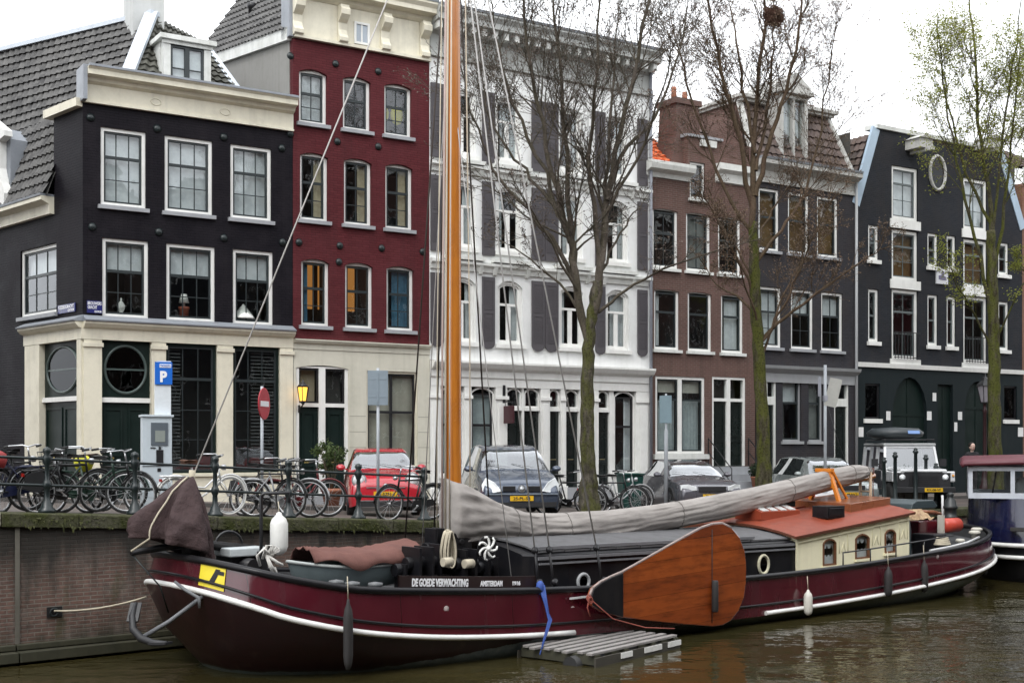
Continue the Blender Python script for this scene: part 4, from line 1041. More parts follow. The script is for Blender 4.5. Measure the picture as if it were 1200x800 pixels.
# plinth course and dark ground floor
H.mould('white_ledge',1003.3,1197.6,[(.1,zgc-.16),(-.10,zgc-.16),(-.12,zgc),(.1,zgc)],white)
dg=paint('dark_teal_render',(.008,.014,.016),.6,.4,(.022,.027,.027),1.,.2,.15)
H.holes=[dict(x0=H.X(a),x1=H.X(b),z0=H.Z(1003,c) if c else H.g-.35,z1=H.Z(a,t),rise=r) for a,b,t,c,r in ((1013,1030.5,449,490,0),(1045,1085.5,441,0,1.35),(1098,1116,450,0,0),(1130,1161,446,0,1.0),(1176,1191,452,488,0))]
mb=MB(); wall_mesh(mb,.003,H.W-.003,H.g-.4,zgc-.163,H.holes,y=-.03); H.put(mb,'ground_floor_wall',dg,fixn=False)
for i,h in enumerate(H.holes):
    a,b,c,d,r=h['x0']+.003,h['x1']-.003,h['z0']+.003,h['z1']-.003,h['rise']
    if i in (0,4):
        mb=MB(); ring(mb,a,b,c,d,.06,.02,.1); f=H.put(mb,'window',blackpaint); mb=MB(); mb.add([(a,.07,c),(b,.07,c),(b,.07,d),(a,.07,d)],[(0,1,2,3)]); H.put(mb,'pane',glassmat('black_glass'),f)
        mb=MB(); mb.box(a-.08,-.09,c-.16,b+.08,-.028,c-.01); H.put(mb,'sill',white,f)
    else:
        P=[(a,c)]+( arcpts(a,b,d-r,r) if r else [(a,d),(b,d)])+[(b,c)]
        mb=MB(); mb.prism(P,lambda p,q,dd:(p,dd,q),.1,.16); xm=(a+b)/2
        mb.box(xm-.02,.085,c,xm+.02,.098,d-.05); n=2 if b-a>1 else 1
        for k in range(n):
            q0=a+(b-a)*k/n+.12; q1=a+(b-a)*(k+1)/n-.12; ring(mb,q0,q1,c+.6,c+1.5,.05,.08,.099); 
        if r: mb.box(a,.08,d-r-.05,b,.099,d-r+.05)
        H.put(mb,'door',darkgreen)
for px,py,w,h in ((1040,487,.26,.38),(1088,487,.3,.38),(1094,465,.24,.36),(1124,487,.28,.36),(1119,500,.2,.4),(1195,506,.4,.42),(1008,506,.3,.4)):
    x,z=H.X(px),H.Z(px,py); mb=MB(); mb.box(x-w*.4,-.045,z-h*.42,x+w*.4,-.033,z+h*.42); H.put(mb,'notice_plate',paint('notice_white',(.75,.75,.74),.5,.15))
# continuing row at the right end of the street
H=House('end_house','house with reddish brown walls beyond the warehouse at the end of the row','house',1198,1262)
red2=brickmat('russet_brick',(.19,.085,.05),(.23,.11,.065),(.16,.13,.11))
zt0=H.Z(1200,215); zgc=H.g
for zt,zb in ((H.Z(1200,338),H.Z(1200,400)),(H.Z(1200,268),H.Z(1200,322)),(H.Z(1200,450),H.Z(1200,520))):
    for l,r in ((1206,1222),(1234,1250)): H.window(H.X(l),H.X(r),zb,zt,cols=2,curtain='upper')
H.wall(H.g-.4,zt0,red2); H.rooms([H.Z(1200,330),H.Z(1200,420)],H.g,zt0)
H.mould('cornice',1198.2,1261,cprof(zt0+.003,zt0+.6,.35),oldwhite)
mb=tiles([Vector((0,.1,zt0+.6)),Vector((H.W,.1,zt0+.6)),Vector((H.W,4,zt0+2.6)),Vector((0,4,zt0+2.6))]); H.put(mb,'roof',brt,fixn=False)
# ================================================================== camera, light, sky
cam=bpy.data.cameras.new('camera'); co_=bpy.data.objects.new('camera',cam); COL.objects.link(co_)
cam.sensor_width=36; cam.lens=FPX/1200*36; cam.shift_y=125/1200; cam.clip_end=3000; cam.clip_start=.1
co_.location=(0,0,CAMZ); co_.rotation_euler=(pi/2,0,0); SC.camera=co_
SC.view_settings.view_transform='Standard'; SC.view_settings.look='None'; SC.view_settings.gamma=1; SC.view_settings.exposure=EXPO
SC.cycles.max_bounces=6; SC.cycles.transparent_max_bounces=24; SC.cycles.diffuse_bounces=3; SC.cycles.glossy_bounces=3
SC.cycles.caustics_reflective=False; SC.cycles.caustics_refractive=False; SC.cycles.sample_clamp_indirect=4
SUN_EL,SUN_AZ=radians(52),radians(200)
w=bpy.data.worlds.new('World'); SC.world=w; w.use_nodes=True; nt=w.node_tree; nt.nodes.clear()
sky=nt.nodes.new('ShaderNodeTexSky'); sky.sky_type='NISHITA'; sky.sun_disc=False; sky.sun_elevation=SUN_EL; sky.sun_rotation=SUN_AZ; sky.dust_density=6; sky.air_density=1.2; sky.altitude=0
hs=nt.nodes.new('ShaderNodeHueSaturation'); hs.inputs['Saturation'].default_value=.10
tc=nt.nodes.new('ShaderNodeTexCoord'); mp=nt.nodes.new('ShaderNodeMapping'); mp.inputs['Scale'].default_value=(1,1,2.6)
nz=nt.nodes.new('ShaderNodeTexNoise'); nz.inputs['Scale'].default_value=2.2; nz.inputs['Detail'].default_value=6
mr=nt.nodes.new('ShaderNodeMapRange'); mr.inputs[1].default_value=.35; mr.inputs[2].default_value=.7; mr.inputs[3].default_value=.8; mr.inputs[4].default_value=1.12
# an overcast vault: even out the clear-sky gradient with a plain cloud layer
mx=nt.nodes.new('ShaderNodeMix'); mx.data_type='RGBA'; mx.inputs[0].default_value=.72; mx.inputs[7].default_value=(10.2,10.5,10.9,1)
ml=nt.nodes.new('ShaderNodeMix'); ml.data_type='RGBA'; ml.blend_type='MULTIPLY'; ml.inputs[0].default_value=1
bg=nt.nodes.new('ShaderNodeBackground'); bg.inputs[1].default_value=.15
ow=nt.nodes.new('ShaderNodeOutputWorld')
L=nt.links.new
L(sky.outputs[0],hs.inputs['Color']); L(hs.outputs[0],mx.inputs[6]); L(tc.outputs['Generated'],mp.inputs[0]); L(mp.outputs[0],nz.inputs['Vector']); L(nz.outputs[0],mr.inputs[0])
L(mx.outputs[2],ml.inputs[6]); L(mr.outputs[0],ml.inputs[7]); L(ml.outputs[2],bg.inputs[0]); L(bg.outputs[0],ow.inputs[0])
sl=bpy.data.lights.new('sun','SUN'); sl.energy=.5; sl.angle=radians(14); sl.color=(1,.97,.92)
so=bpy.data.objects.new('sun',sl); COL.objects.link(so)
# sun stands over the water behind the camera's left shoulder
dirv=Vector((sin(SUN_AZ)*cos(SUN_EL),cos(SUN_AZ)*cos(SUN_EL),sin(SUN_EL)))
so.rotation_euler=dirv.to_track_quat('Z','Y').to_euler()

# ================================================================== ground, pavement, water, quay
def paving(name,c1,c2,mortar):
    if name in MATS: return MATS[name]
    t=NT(name); co=t.co()
    b=t.n('ShaderNodeTexBrick'); t.l(co,b.inputs['Vector']); b.inputs['Color1'].default_value=(*c1,1); b.inputs['Color2'].default_value=(*c2,1); b.inputs['Mortar'].default_value=(*mortar,1)
    b.inputs['Scale'].default_value=1; b.inputs['Brick Width'].default_value=.21; b.inputs['Row Height'].default_value=.1; b.inputs['Mortar Size'].default_value=.008
    n=t.noise(co,.8,6,.65)
    t.bsdf(t.mix(t.ramp(n,.4,.7,0,.5),b.outputs['Color'],(.06,.055,.05)),t.ramp(n,.3,.7,.5,.8),t.bump(b.outputs['Fac'],-.4,.01),.4); MATS[name]=t.m; return t.m
def strip(name,ks,ds,dz,mat):
    mb=MB(); rows=[[(k,-d,street_z(k)+dz) for d in ds] for k in ks]; mb.grid(rows,smooth=False)
    o=mb.build(name,mat,loc=(Q0[0],Q0[1],0),rotz=QA); tag(o,kind='structure'); return o
ks=[-300,-60,-30,-15,-9,-5,-2,0,2,4,6,8,11,14,18,22,25,30,40,60,90,400]
strip('street',ks,[-.02,-3,-8,-15,-40,-90,-400],0,paving('street_clinker',(.085,.068,.060),(.115,.09,.08),(.05,.045,.04)))
# footway along the houses, with its kerb
mb=MB(); rows=[]
for i in range(60):
    t=-14+i*1.0
    r=[]
    for y,dz in ((-2.1,-.25),(-2.1,.10),(-1.96,.10),(-1.955,.104),(.05,.10)):
        p=fpt(t,0,y); r.append((t,y,sz(p.x,p.y)+dz))
    rows.append(r)
mb.grid(rows,smooth=False); o=mb.build('pavement',paving('footway_clinker',(.15,.13,.12),(.19,.16,.145),(.08,.075,.07)),loc=(F0[0],F0[1],0),rotz=FA); tag(o,kind='structure')
# water
def watermat():
    t=NT('canal_water'); co=t.co()
    n1=t.noise(co,1.0,3,.5,stretch=(.75,1.05,1)); n2=t.noise(co,1.0,3,.55,stretch=(2.3,3.0,1)); n3=t.noise(co,.35,2,.5)
    gate=t.ramp(n3,.42,.62,.25,1)
    h=t.math('ADD',t.math('MULTIPLY',n1,.7),t.math('MULTIPLY',t.math('MULTIPLY',n2,.5),gate))
    nm=t.bump(h,.42,.17)
    p=t.bsdf(t.mix(t.ramp(n3,.35,.65),(.027,.024,.009),(.036,.029,.011)),.035,nm,.5); p.inputs['IOR'].default_value=1.33
    return t.m
mb=MB(); mb.add([(-400,-60,0),(400,-60,0),(400,500,0),(-400,500,0)],[(0,1,2,3)]); o=mb.build('canal_water',watermat()); tag(o,kind='structure')

qw=thing('quay_wall','brown brick canal quay wall with mossy stone coping behind the barge','quay wall',(Q0[0],Q0[1],0),QA)
quaybrick=brickmat('quay_brick',(.130,.072,.058),(.18,.112,.090),(.20,.18,.155),.85,.9,bw=.215,bh=.064,ms=.011,stain=.55,stainc=(.05,.045,.035),quay=True)
kq=[-60,-20,-9,-5]+[i*.5 for i in range(-6,60)]+[34,40,60,90]
mb=MB(); rows=[[(k,0.0+.012*sin(k*3.1),-1.0) for k in kq],[(k,.012*sin(k*3.1),street_z(k)-.19) for k in kq]]
mb.grid(rows,smooth=False,flip=True)
# the face stays flat; the mooring ring's slot is a black plate on it
mb.build('brick_face',quaybrick,qw,fixn=False)
def mossmat(name,base,mo):
    t=NT(name); co=t.co(); g=t.n('ShaderNodeNewGeometry'); sp=t.n('ShaderNodeSeparateXYZ'); t.l(g.outputs['Normal'],sp.inputs[0])
    n=t.noise(co,2.2,6,.7); n2=t.noise(co,16,5,.7)
    col=t.mix(t.ramp(n2,.3,.7),base,tuple(x*.55 for x in base))
    col=t.mix(t.ramp(n,.50-mo*.25,.60,0,.95),col,(.038,.045,.010)); col=t.mix(t.ramp(n2,.5,.68,0,.6),col,(.016,.018,.007))
    t.bsdf(col,.95,t.bump(n2,.8,.03),.2); MATS[name]=t.m; return t.m
coping=mossmat('mossy_coping',(.11,.105,.075),.6); coping2=mossmat('worn_coping',(.36,.34,.27),-.15)
k=-6.0; rr=random.Random(3); mb=MB(); mb2=MB()
seg=[]
while k<36:
    L_=1.2 if not -1.2<k<.4 else 1.2
    seg.append((k,k+L_)); k+=L_
for a,b in seg:
    m=mb2 if b<=.35 else mb
    e=.006; j=rr.uniform(-.008,.008)
    v=[]
    for kk in (a+e,b-e):
        z=street_z(kk)+.03+j
        v+=[(kk,-.07,z-.22),(kk,-.07,z-.02),(kk,-.05,z),(kk,.5,z),(kk,.5,z-.22)]
    m.add(v,[(0,1,2,3,4),(9,8,7,6,5)]+[(i,5+i,5+(i+1)%5,(i+1)%5) for i in range(5)])
mb.build('coping_stone',coping,qw,bevel=.012); mb2.build('coping_stone',coping2,qw,bevel=.012)
# hanging moss tufts under the coping
mb=MB(); 
for i in range(900):
    k=rr.uniform(.3,18); z=street_z(k)-.0; L_=rr.uniform(.02,.11)*(.15+.85*abs(sin(k*1.7)*sin(k*4.3)))
    x=rr.uniform(-.01,.01); w_=rr.uniform(.01,.03); zz=z-rr.uniform(.0,.2)
    mb.add([(k-w_,-.075,zz),(k+w_,-.075,zz),(k+x,-.085-rr.uniform(0,.02),zz-L_)],[(0,1,2)])
mo=mb.build('moss',leafmat('moss',(.030,.036,.008),(.055,.058,.014),.1),qw); mo['kind']='stuff'
wood_wet=paint('wet_timber',(.045,.043,.026),.6,.7,(.016,.018,.009),2.)
mb=MB(); 
for a,b in ((-12,.2),(.22,6.0),(6.02,12),(12.02,18),(18.02,24),(24.02,30)): mb.box(a,-.26,.04,b,-.02,.20); mb.box(a,-.12,.21,b,-.015,.30)
mb.build('fender_timber',wood_wet,qw,bevel=.012)
k0,z0=kz(62,715,0); mb=MB(); mb.box(k0-.1,-.02,z0-.10,k0+.14,-.008,z0+.06); mb.build('ring_slot_shade',paint('slot_shade_black',(.006,.006,.006),.9,.1),qw)  # shade inside the slot put into the black colour, no real hollow
mb=MB(); mb.tube([(k0+.06*cos(a*pi/8),-.05,z0-.02+.06*sin(a*pi/8)) for a in range(16)],.012,6,closed=True); mb.build('mooring_ring',iron,qw)
mb=MB(); mb.box(.22,-.022,.3,.29,-.010,street_z(.3)-.2); mb.build('expansion_joint',paint('pale_joint',(.13,.12,.10),.9,.7,(.07,.065,.05),3.),qw)
# ================================================================== the sailing barge
def interp(tab,x):
    if x<=tab[0][0]: return tab[0][1]
    for (a,b),(c,d) in zip(tab,tab[1:]):
        if x<=c:
            t=(x-a)/(c-a); return b+(d-b)*t
    return tab[-1][1]
def smooth_tab(tab,n=6):
    """Catmull-Rom resample so sheer lines run fair"""
    out=[]
    for i in range(len(tab)-1):
        p0=tab[max(0,i-1)];p1=tab[i];p2=tab[i+1];p3=tab[min(len(tab)-1,i+2)]
        for j in range(n):
            t=j/n
            out.append(tuple(.5*((2*p1[q])+(-p0[q]+p2[q])*t+(2*p0[q]-5*p1[q]+4*p2[q]-p3[q])*t*t+(-p0[q]+3*p1[q]-3*p2[q]+p3[q])*t**3) for q in range(len(p1))))
    out.append(tab[-1]); return out
ZG=smooth_tab([(1.6,1.74),(2.2,1.56),(2.6,1.45),(3.2,1.32),(3.9,1.22),(6.4,1.04),(9,.93),(12,.87),(15,.89),(18,1.0),(20,1.12),(21.5,1.28),(22.9,1.42)])
ZS=smooth_tab([(1.6,1.33),(2.2,1.07),(2.7,.88),(3.8,.63),(5.5,.42),(7.9,.29),(12.2,.21),(16,.27),(19,.43),(21.3,.68),(22.9,.95)])
CD=2.35
boat=thing('sailing_barge','dark maroon sailing barge with wooden leeboard and varnished mast moored by the quay','sailing barge',qpt(0,CD,0),QA)
def outline(k0,k1,B,Lb,Ls,pb,ps,N=72):
    """closed ring: near side bow->stern then far side back; (k, half breadth sign)"""
    half=[]
    for i in range(N+1):
        u=i/N; k=k0+(k1-k0)*(.5-.5*cos(pi*u))
        if k<k0+Lb: q=max(0,1-((k0+Lb-k)/Lb)**pb)**(1/pb)
        elif k>k1-Ls: q=max(0,1-((k-k1+Ls)/Ls)**ps)**(1/ps)
        else: q=1
        half.append((k,B*q))
    return half
LV=[outline(2.9,20.8,1.55,4.6,5.0,2.0,2.0),outline(2.35,21.45,1.95,3.6,4.2,2.2,2.1),outline(1.85,22.15,2.12,3.0,3.6,2.5,2.3),outline(1.62,22.55,2.20,2.8,3.3,2.7,2.4),outline(1.64,22.5,2.20,2.8,3.3,2.7,2.4),outline(1.72,22.35,2.155,2.75,3.2,2.6,2.4)]
def lz(i,k):
    s,g=interp(ZS,k),interp(ZG,k)
    return (-.5,-.02,s*.5,s-.05,s+.05,g)[i]
def ringpts(i,off=0.,dz=0.):
    h=LV[i]; pts=[]
    for k,b in h: pts.append((k,-(b+off) if b>0 else 0,lz(i,k)+dz))
    for k,b in h[-2:0:-1]: pts.append((k,(b+off),lz(i,k)+dz))
    return pts
def hullmat():
    t=NT('hull_bottom'); co=t.co(); sp=t.n('ShaderNodeSeparateXYZ'); t.l(co,sp.inputs[0])
    n=t.noise(co,2.2,6,.65); n2=t.noise(co,9,4,.6)
    zz=t.math('ADD',sp.outputs[2],t.math('MULTIPLY',t.math('SUBTRACT',n,.5),.10))
    lim=t.ramp(sp.outputs[0],4.0,8.5,.05,.36)
    teal=t.mix(t.ramp(n2,.35,.7),(.12,.155,.165),(.20,.225,.22)); teal=t.mix(t.ramp(n,.5,.7,0,.6),teal,(.05,.055,.045))
    mar=t.mix(t.ramp(n2,.4,.7,0,.5),(.020,.004,.006),(.010,.005,.006))
    f=t.math('LESS_THAN',t.math('SUBTRACT',zz,lim),0)
    col=t.mix(f,mar,teal)
    col=t.mix(t.ramp(t.noise(co,1.0,6,.7,stretch=(4,4,.6)),.56,.72,0,.5),col,(.055,.032,.022))
    col=t.mix(t.ramp(zz,.10,.02,0,.7),col,(.035,.04,.022))
    t.bsdf(col,.42,t.bump(n,.25,.03),.5,0,.15); return t.m
def plated(name,c,c2):
    t=NT(name); co=t.co(); sp=t.n('ShaderNodeSeparateXYZ'); t.l(co,sp.inputs[0])
    n=t.noise(co,1.3,4,.5); n2=t.noise(co,11,4,.6); n3=t.noise(co,1,4,.6,stretch=(3,3,.5))
    # plate seams every few metres
    fr=t.math('FRACT',t.math('DIVIDE',sp.outputs[0],2.13)); seam=t.math('LESS_THAN',fr,.006)
    col=t.mix(t.ramp(n,.4,.7),c,c2); col=t.mix(t.ramp(n3,.56,.75,0,.45),col,tuple(x*.5+.006 for x in c)); col=t.mix(t.math('MULTIPLY',seam,.6),col,(.01,.004,.005))
    h=t.math('ADD',n,t.math('MULTIPLY',n2,.08))
    n4=t.noise(co,1.0,6,.7,stretch=(5,5,.45)); col=t.mix(t.math('MULTIPLY',t.ramp(n4,.60,.72,0,.5),t.ramp(n,.45,.6)),col,(.10,.045,.028))
    t.bsdf(col,t.ramp(n3,.4,.7,.14,.34),t.bump(h,.22,.05),.5,0,.55); MATS[name]=t.m; return t.m
maroon=plated('maroon_hull_paint',(.060,.006,.012),(.080,.010,.017))
blackgloss=paint('gloss_black',(.008,.008,.010),.35,.4,(.030,.026,.024),2.,.12,.22,0,.08)
mb=MB(); mb.grid([ringpts(0),ringpts(1),ringpts(2),ringpts(3)],cu=True); mb.build('hull',hullmat(),boat,angle=35)
mb=MB(); mb.grid([ringpts(3,.0),ringpts(4,.0),ringpts(5)],cu=True); mb.build('upper_strake',maroon,boat,angle=35)
mb=MB(); mb.tube(ringpts(5,.0,.02),.055,8,closed=True); mb.build('gunwale',blackgloss,boat)
mb=MB(); mb.tube(ringpts(4,.0,.11),.022,6,closed=True); mb.build('rubbing_band',blackgloss,boat)
near=[p for p in ringpts(4,.035,-.05)]
NN=len(LV[4])
nearside=near[:NN]; farside=[near[0]]+near[:NN-2:-1]
def seg(pts,a,b): return [p for p in pts if a<=p[0]<=b]
whitestripe=paint('stripe_white',(.74,.74,.72),.35,.3,(.45,.42,.36),3.)
mb=MB(); mb.tube([p for p in farside if p[0]<4][::-1]+seg(nearside[1:],1.6,7.9),.043,8); mb.build('white_stripe',whitestripe,boat)
mb=MB(); mb.tube(seg(nearside,12.15,22.1),.043,8); mb.build('white_stripe',whitestripe,boat)
# deck inside the bulwark
mb=MB(); h=LV[5]; mb.grid([[(k,-(b-.10) if b>.1 else 0,interp(ZG,k)-.26) for k,b in h],[(k,-(b-.10) if b>.1 else 0,interp(ZG,k)+.0) for k,b in h]]); mb.grid([[(k,(b-.10) if b>.1 else 0,interp(ZG,k)-.26) for k,b in h],[(k,(b-.10) if b>.1 else 0,interp(ZG,k)) for k,b in h]])
mb.grid([[(k,-(b-.10) if b>.1 else 0,interp(ZG,k)-.25) for k,b in h],[(k,0,interp(ZG,k)-.17) for k,b in h],[(k,(b-.10) if b>.1 else 0,interp(ZG,k)-.25) for k,b in h]])
mb.build('deck',paint('deck_grey',(.06,.062,.065),.6,.4,(.03,.03,.03)),boat)
def upper(k,v,off=0.):
    """point on the near upper strake: v=0 at the stripe, 1 at the gunwale"""
    h,g=LV[4],LV[5]
    for i in range(len(h)-1):
        if h[i][0]<=k<=h[i+1][0] or i==len(h)-2:
            f=(k-h[i][0])/max(1e-6,h[i+1][0]-h[i][0]); break
    b0=h[i][1]+(h[i+1][1]-h[i][1])*f; b1=g[i][1]+(g[i+1][1]-g[i][1])*f; k1=g[i][0]+(g[i+1][0]-g[i][0])*f
    z0,z1=interp(ZS,k)+.05,interp(ZG,k1)
    return Vector((k+(k1-k)*v-off*.6*(k<2.6),-(b0+(b1-b0)*v+off),z0+(z1-z0)*v))
# yellow bow plate with black mark
kk0,kk1=1.715,1.885
mb=MB(); mb.grid([[upper(kk0+(kk1-kk0)*i/8,v,.014) for i in range(9)] for v in (.1,.35,.6,.97)]); mb.build('bow_plate',paint('bow_yellow',(.72,.58,.02),.45,.3,(.35,.27,.02),4.),boat)
mb=MB(); mb.grid([[upper(kk0+.035+.07*v+.035*i,v,.02) for i in range(2)] for v in (.25,.4,.55,.7,.85)]); mb.grid([[upper(kk0+.10+.03*i,v,.021) for i in range(3)] for v in (.66,.8)]); mb.build('bow_mark',blackgloss,boat)
# draught scuppers and small plates on the side
for px,py in ((522,713),(704,708),(670,713),(1098,652)):
    k,z=kz(px,py,4.50); mb=MB(); mb.lathe([(0,0),(.055,0),(.05,.02),(.0,.02)],10,(k,-(4.50-CD)-.005,z),Matrix.Rotation(pi/2,3,'X')); mb.build('scupper',paint('worn_zinc',(.30,.24,.23),.5,.4),boat)
# name board
k0,zn0=kz(468,697,4.36); k1,_=kz(628,697,4.36)
def zg_(k): return interp(ZG,k)
mb=MB(); kl=[k0+(k1-k0)*i/10 for i in range(11)]
yb=-(4.36-CD)
for a,b in zip(kl,kl[1:]):
    mb.add([(a,yb,zg_(a)+.05),(b,yb,zg_(b)+.05),(b,yb,zg_(b)+.235),(a,yb,zg_(a)+.235),(a,yb+.04,zg_(a)+.05),(b,yb+.04,zg_(b)+.05),(b,yb+.04,zg_(b)+.235),(a,yb+.04,zg_(a)+.235)],[(0,1,2,3),(3,2,6,7),(4,7,6,5),(0,4,5,1)])
nb=mb.build('name_board',paint('name_board_brown',(.022,.012,.012),.4,.3),boat)
def ntext(tx,pa,pb,h,zo):
    ka,kb=kpx(pa,4.36),kpx(pb,4.36); sl=atan2(zg_(kb)-zg_(ka),kb-ka)
    textmesh(tx,h,wtext,nb,wallM(ka,yb-.003,zg_(ka)+zo,-sl),width=kb-ka,bold=.045,depth=.004)
ntext('DE GOEDE VERWACHTING',482.5,548.5,.125,.075); ntext('AMSTERDAM',562.5,588.5,.09,.08); ntext('1916',600.5,609.5,.07,.09)
# mast, tabernacle
varnish=woodmat('varnished_spar',(.46,.155,.018),(.54,.19,.024),(.30,.085,.010),.22,.7,.6,up=0,grain=(10,10,.6))
kM=6.87
mb=MB(); mb.tube([(kM,0,.95),(kM,0,2.2),(kM,0,9),(kM,0,14.0),(kM,0,16.0)],[.155,.15,.135,.11,.07],16); mb.build('mast',varnish,boat)
mb=MB(); mb.box(kM-.24,-.22,.75,kM+.24,-.165,1.85); mb.box(kM-.24,.165,.75,kM+.24,.22,1.85); mb.box(kM-.3,-.3,.75,kM+.3,.3,1.2); mb.tube([(kM,-.26,1.7),(kM,.26,1.7)],.05,8); mb.build('tabernacle',blackgloss,boat,bevel=.01)
mb=MB(); mb.tube([(kM,0,13.1),(kM,0,13.3)],.14,14); mb.build('mast_band',iron,boat)
# mast winch frames and barrels on the near side of the mast
for px,py,dd,w,h,dp in ((500,668,3.1,.30,.75,.5),(525,665,2.9,.35,.8,.3),(552,668,3.2,.25,.7,.35),(515,650,2.6,.2,.9,.3),(579,672,3.0,.25,.55,.4),(480,675,2.9,.2,.4,.3)):
    k,z=kz(px,py,dd); mb=MB(); y=-(dd-CD); mb.box(k-w/2,y-.02,.8,k-w/2+.05,y+dp,z+h/2); mb.box(k+w/2-.05,y-.02,.8,k+w/2,y+dp,z+h/2); mb.tube([(k-w/2-.1,y+dp/2,z+.1),(k+w/2+.1,y+dp/2,z+.1)],.11,12); mb.tube([(k-w/2-.06,y+dp*.3,z-.15),(k+w/2+.06,y+dp*.3,z-.15)],.05,8); mb.build('mast_winch',blackgloss,boat,bevel=.008)
for px,py in ((524,658),(549,660)):
    k,z=kz(px,py,3.3); mb=MB(); mb.tube([(k-.09,-.95,z),(k+.09,-.95,z)],.075,12); mb.build('rope_drum',paint('pale_rope',(.48,.43,.33),.9,.4),boat)
# white spoked wheel
k,z=kz(571,642,3.35); y=-(3.35-CD); mb=MB()
mb.tube([(k+.20*cos(a*pi/12),y,z+.20*sin(a*pi/12)) for a in range(24)],.014,6,closed=True); wheel=mb.build('winch_wheel',blackgloss,boat)
mb=MB()
for i in range(7):
    a0=2*pi*i/7; mb.tube([(k+r*cos(a0+r*4.2),y-.02,z+r*sin(a0+r*4.2)) for r in (.03,.07,.11,.15,.185)]+[(k+.2*cos(a0+1.05),y-.02,z+.2*sin(a0+1.05))],[.02,.02,.022,.022,.02,.016],6)
mb.lathe([(.05,0),(.05,.03),(.0,.04)],12,(k,y-.01,z),Matrix.Rotation(pi/2,3,'X')); mb.build('spokes',white,wheel)
# hold trunk with hatch boards
zt_=lambda k: 1.50-.012*(k-7)
mb=MB(); K=[7.35,7.5,8.2,9,10,11,12,13,14.36]; Yh=1.50
rows=[]
def trunkrow(k,s=1.):
    z=zt_(k); Y=Yh*s
    return [(k,-Y,.75),(k,-Y,z),(k,-Y+.05,z+.03),(k,-Y*.7,z+.10),(k,-Y*.35,z+.17),(k,0,z+.2),(k,Y*.35,z+.17),(k,Y*.7,z+.10),(k,Y-.05,z+.03),(k,Y,z),(k,Y,.75)]
mb.grid([trunkrow(k,.86 if k<7.4 else (.94 if k<7.6 else 1)) for k in K],smooth=False); r=trunkrow(7.35,.86); mb.add(r,[tuple(range(11))])
mb.build('hold_coaming',blackgloss,boat)
hatch=paint('hatch_grey',(.105,.105,.11),.55,.45,(.05,.05,.05),2.5)
mb=MB()
for i in range(11):
    a=7.6+i*.612; b=a+.59; z=zt_(a)
    for s in (-1,1):
        P=[(s*(Yh-.10),z+.05),(s*Yh*.7,z+.125),(s*Yh*.35,z+.195),(s*.02,z+.225),(s*.02,z+.255),(s*Yh*.35,z+.225),(s*Yh*.7,z+.155),(s*(Yh-.10),z+.08)]
        mb.prism(P,lambda p,q,d:(d,p,q),a,b)
mb.build('hatch_board',hatch,boat)
mb=MB(); mb.bar((7.5,-Yh-.02,1.46),(14.3,-Yh-.02,1.375),.035,.05); mb.bar((7.5,-Yh-.04,1.37),(14.3,-Yh-.04,1.285),.03,.03); mb.bar((7.6,-Yh+.12,1.62),(13.2,-Yh+.12,1.55),.06,.05); mb.build('coaming_batten',paint('batten_grey',(.16,.16,.17),.5,.4),boat)
def porthole(px,py,dd,rx=.16,rz=.16,ring_m=None):
    k,z=kz(px,py,dd); y=-(dd-CD); mb=MB(); mb.tube([(k+rx*cos(a*pi/10),y-.015,z+rz*sin(a*pi/10)) for a in range(20)],.032,6,closed=True); o=mb.build('porthole',ring_m or blackgloss,boat)
    mb=MB(); mb.add([(k+rx*cos(a*pi/10),y-.012,z+rz*sin(a*pi/10)) for a in range(20)],[tuple(range(20))]); mb.build('pane',glassmat('black_glass'),o,fixn=False)
porthole(683,681,3.86,.13,.13,paint('worn_zinc')if False else greypaint); porthole(894,661,3.86,.15,.18,paint('ring_cream',(.55,.52,.38),.45,.3))
# after cabin
ca,cb=14.36,18.35; Yc=1.52
zr=lambda k: 1.50+.085*(k-ca)
creamc=paint('cabin_cream',(.87,.81,.57),.4,.18,(.5,.45,.3),2.5)
wins=[(964,979.5,631,663),(1002,1018.5,625.5,655),(1036.5,1049.5,620,648)]
hol=[]
for l,r,t,b in wins:
    a,zb=kz(l,b,CD+Yc); c,_=kz(r,b,CD+Yc); _,zt=kz(l,t,CD+Yc); hol.append(dict(x0=a,x1=c,z0=zb,z1=zt,rise=.10))
mb=MB(); wall_mesh(mb,ca,cb,.70,1.50,hol,dep=.08,y=-Yc)
mb.add([(ca,-Yc,1.5),(cb,-Yc,1.5),(cb,-Yc,zr(cb)),(ca,-Yc,zr(ca))],[(0,1,2,3)])
mb.add([(ca,Yc,.7),(cb,Yc,.7),(cb,Yc,zr(cb)),(ca,Yc,zr(ca))],[(3,2,1,0)])
for k,fl in ((ca,0),(cb,1)):
    mb.add([(k,-Yc,.7),(k,Yc,.7),(k,Yc,zr(k)),(k,0,zr(k)+.2),(k,-Yc,zr(k))],[(0,1,2,3,4)])
hol2=[h for h in hol if h['z1']>1.5]
cab=mb.build('cabin',creamc,boat,fixn=False)
if hol2: pass
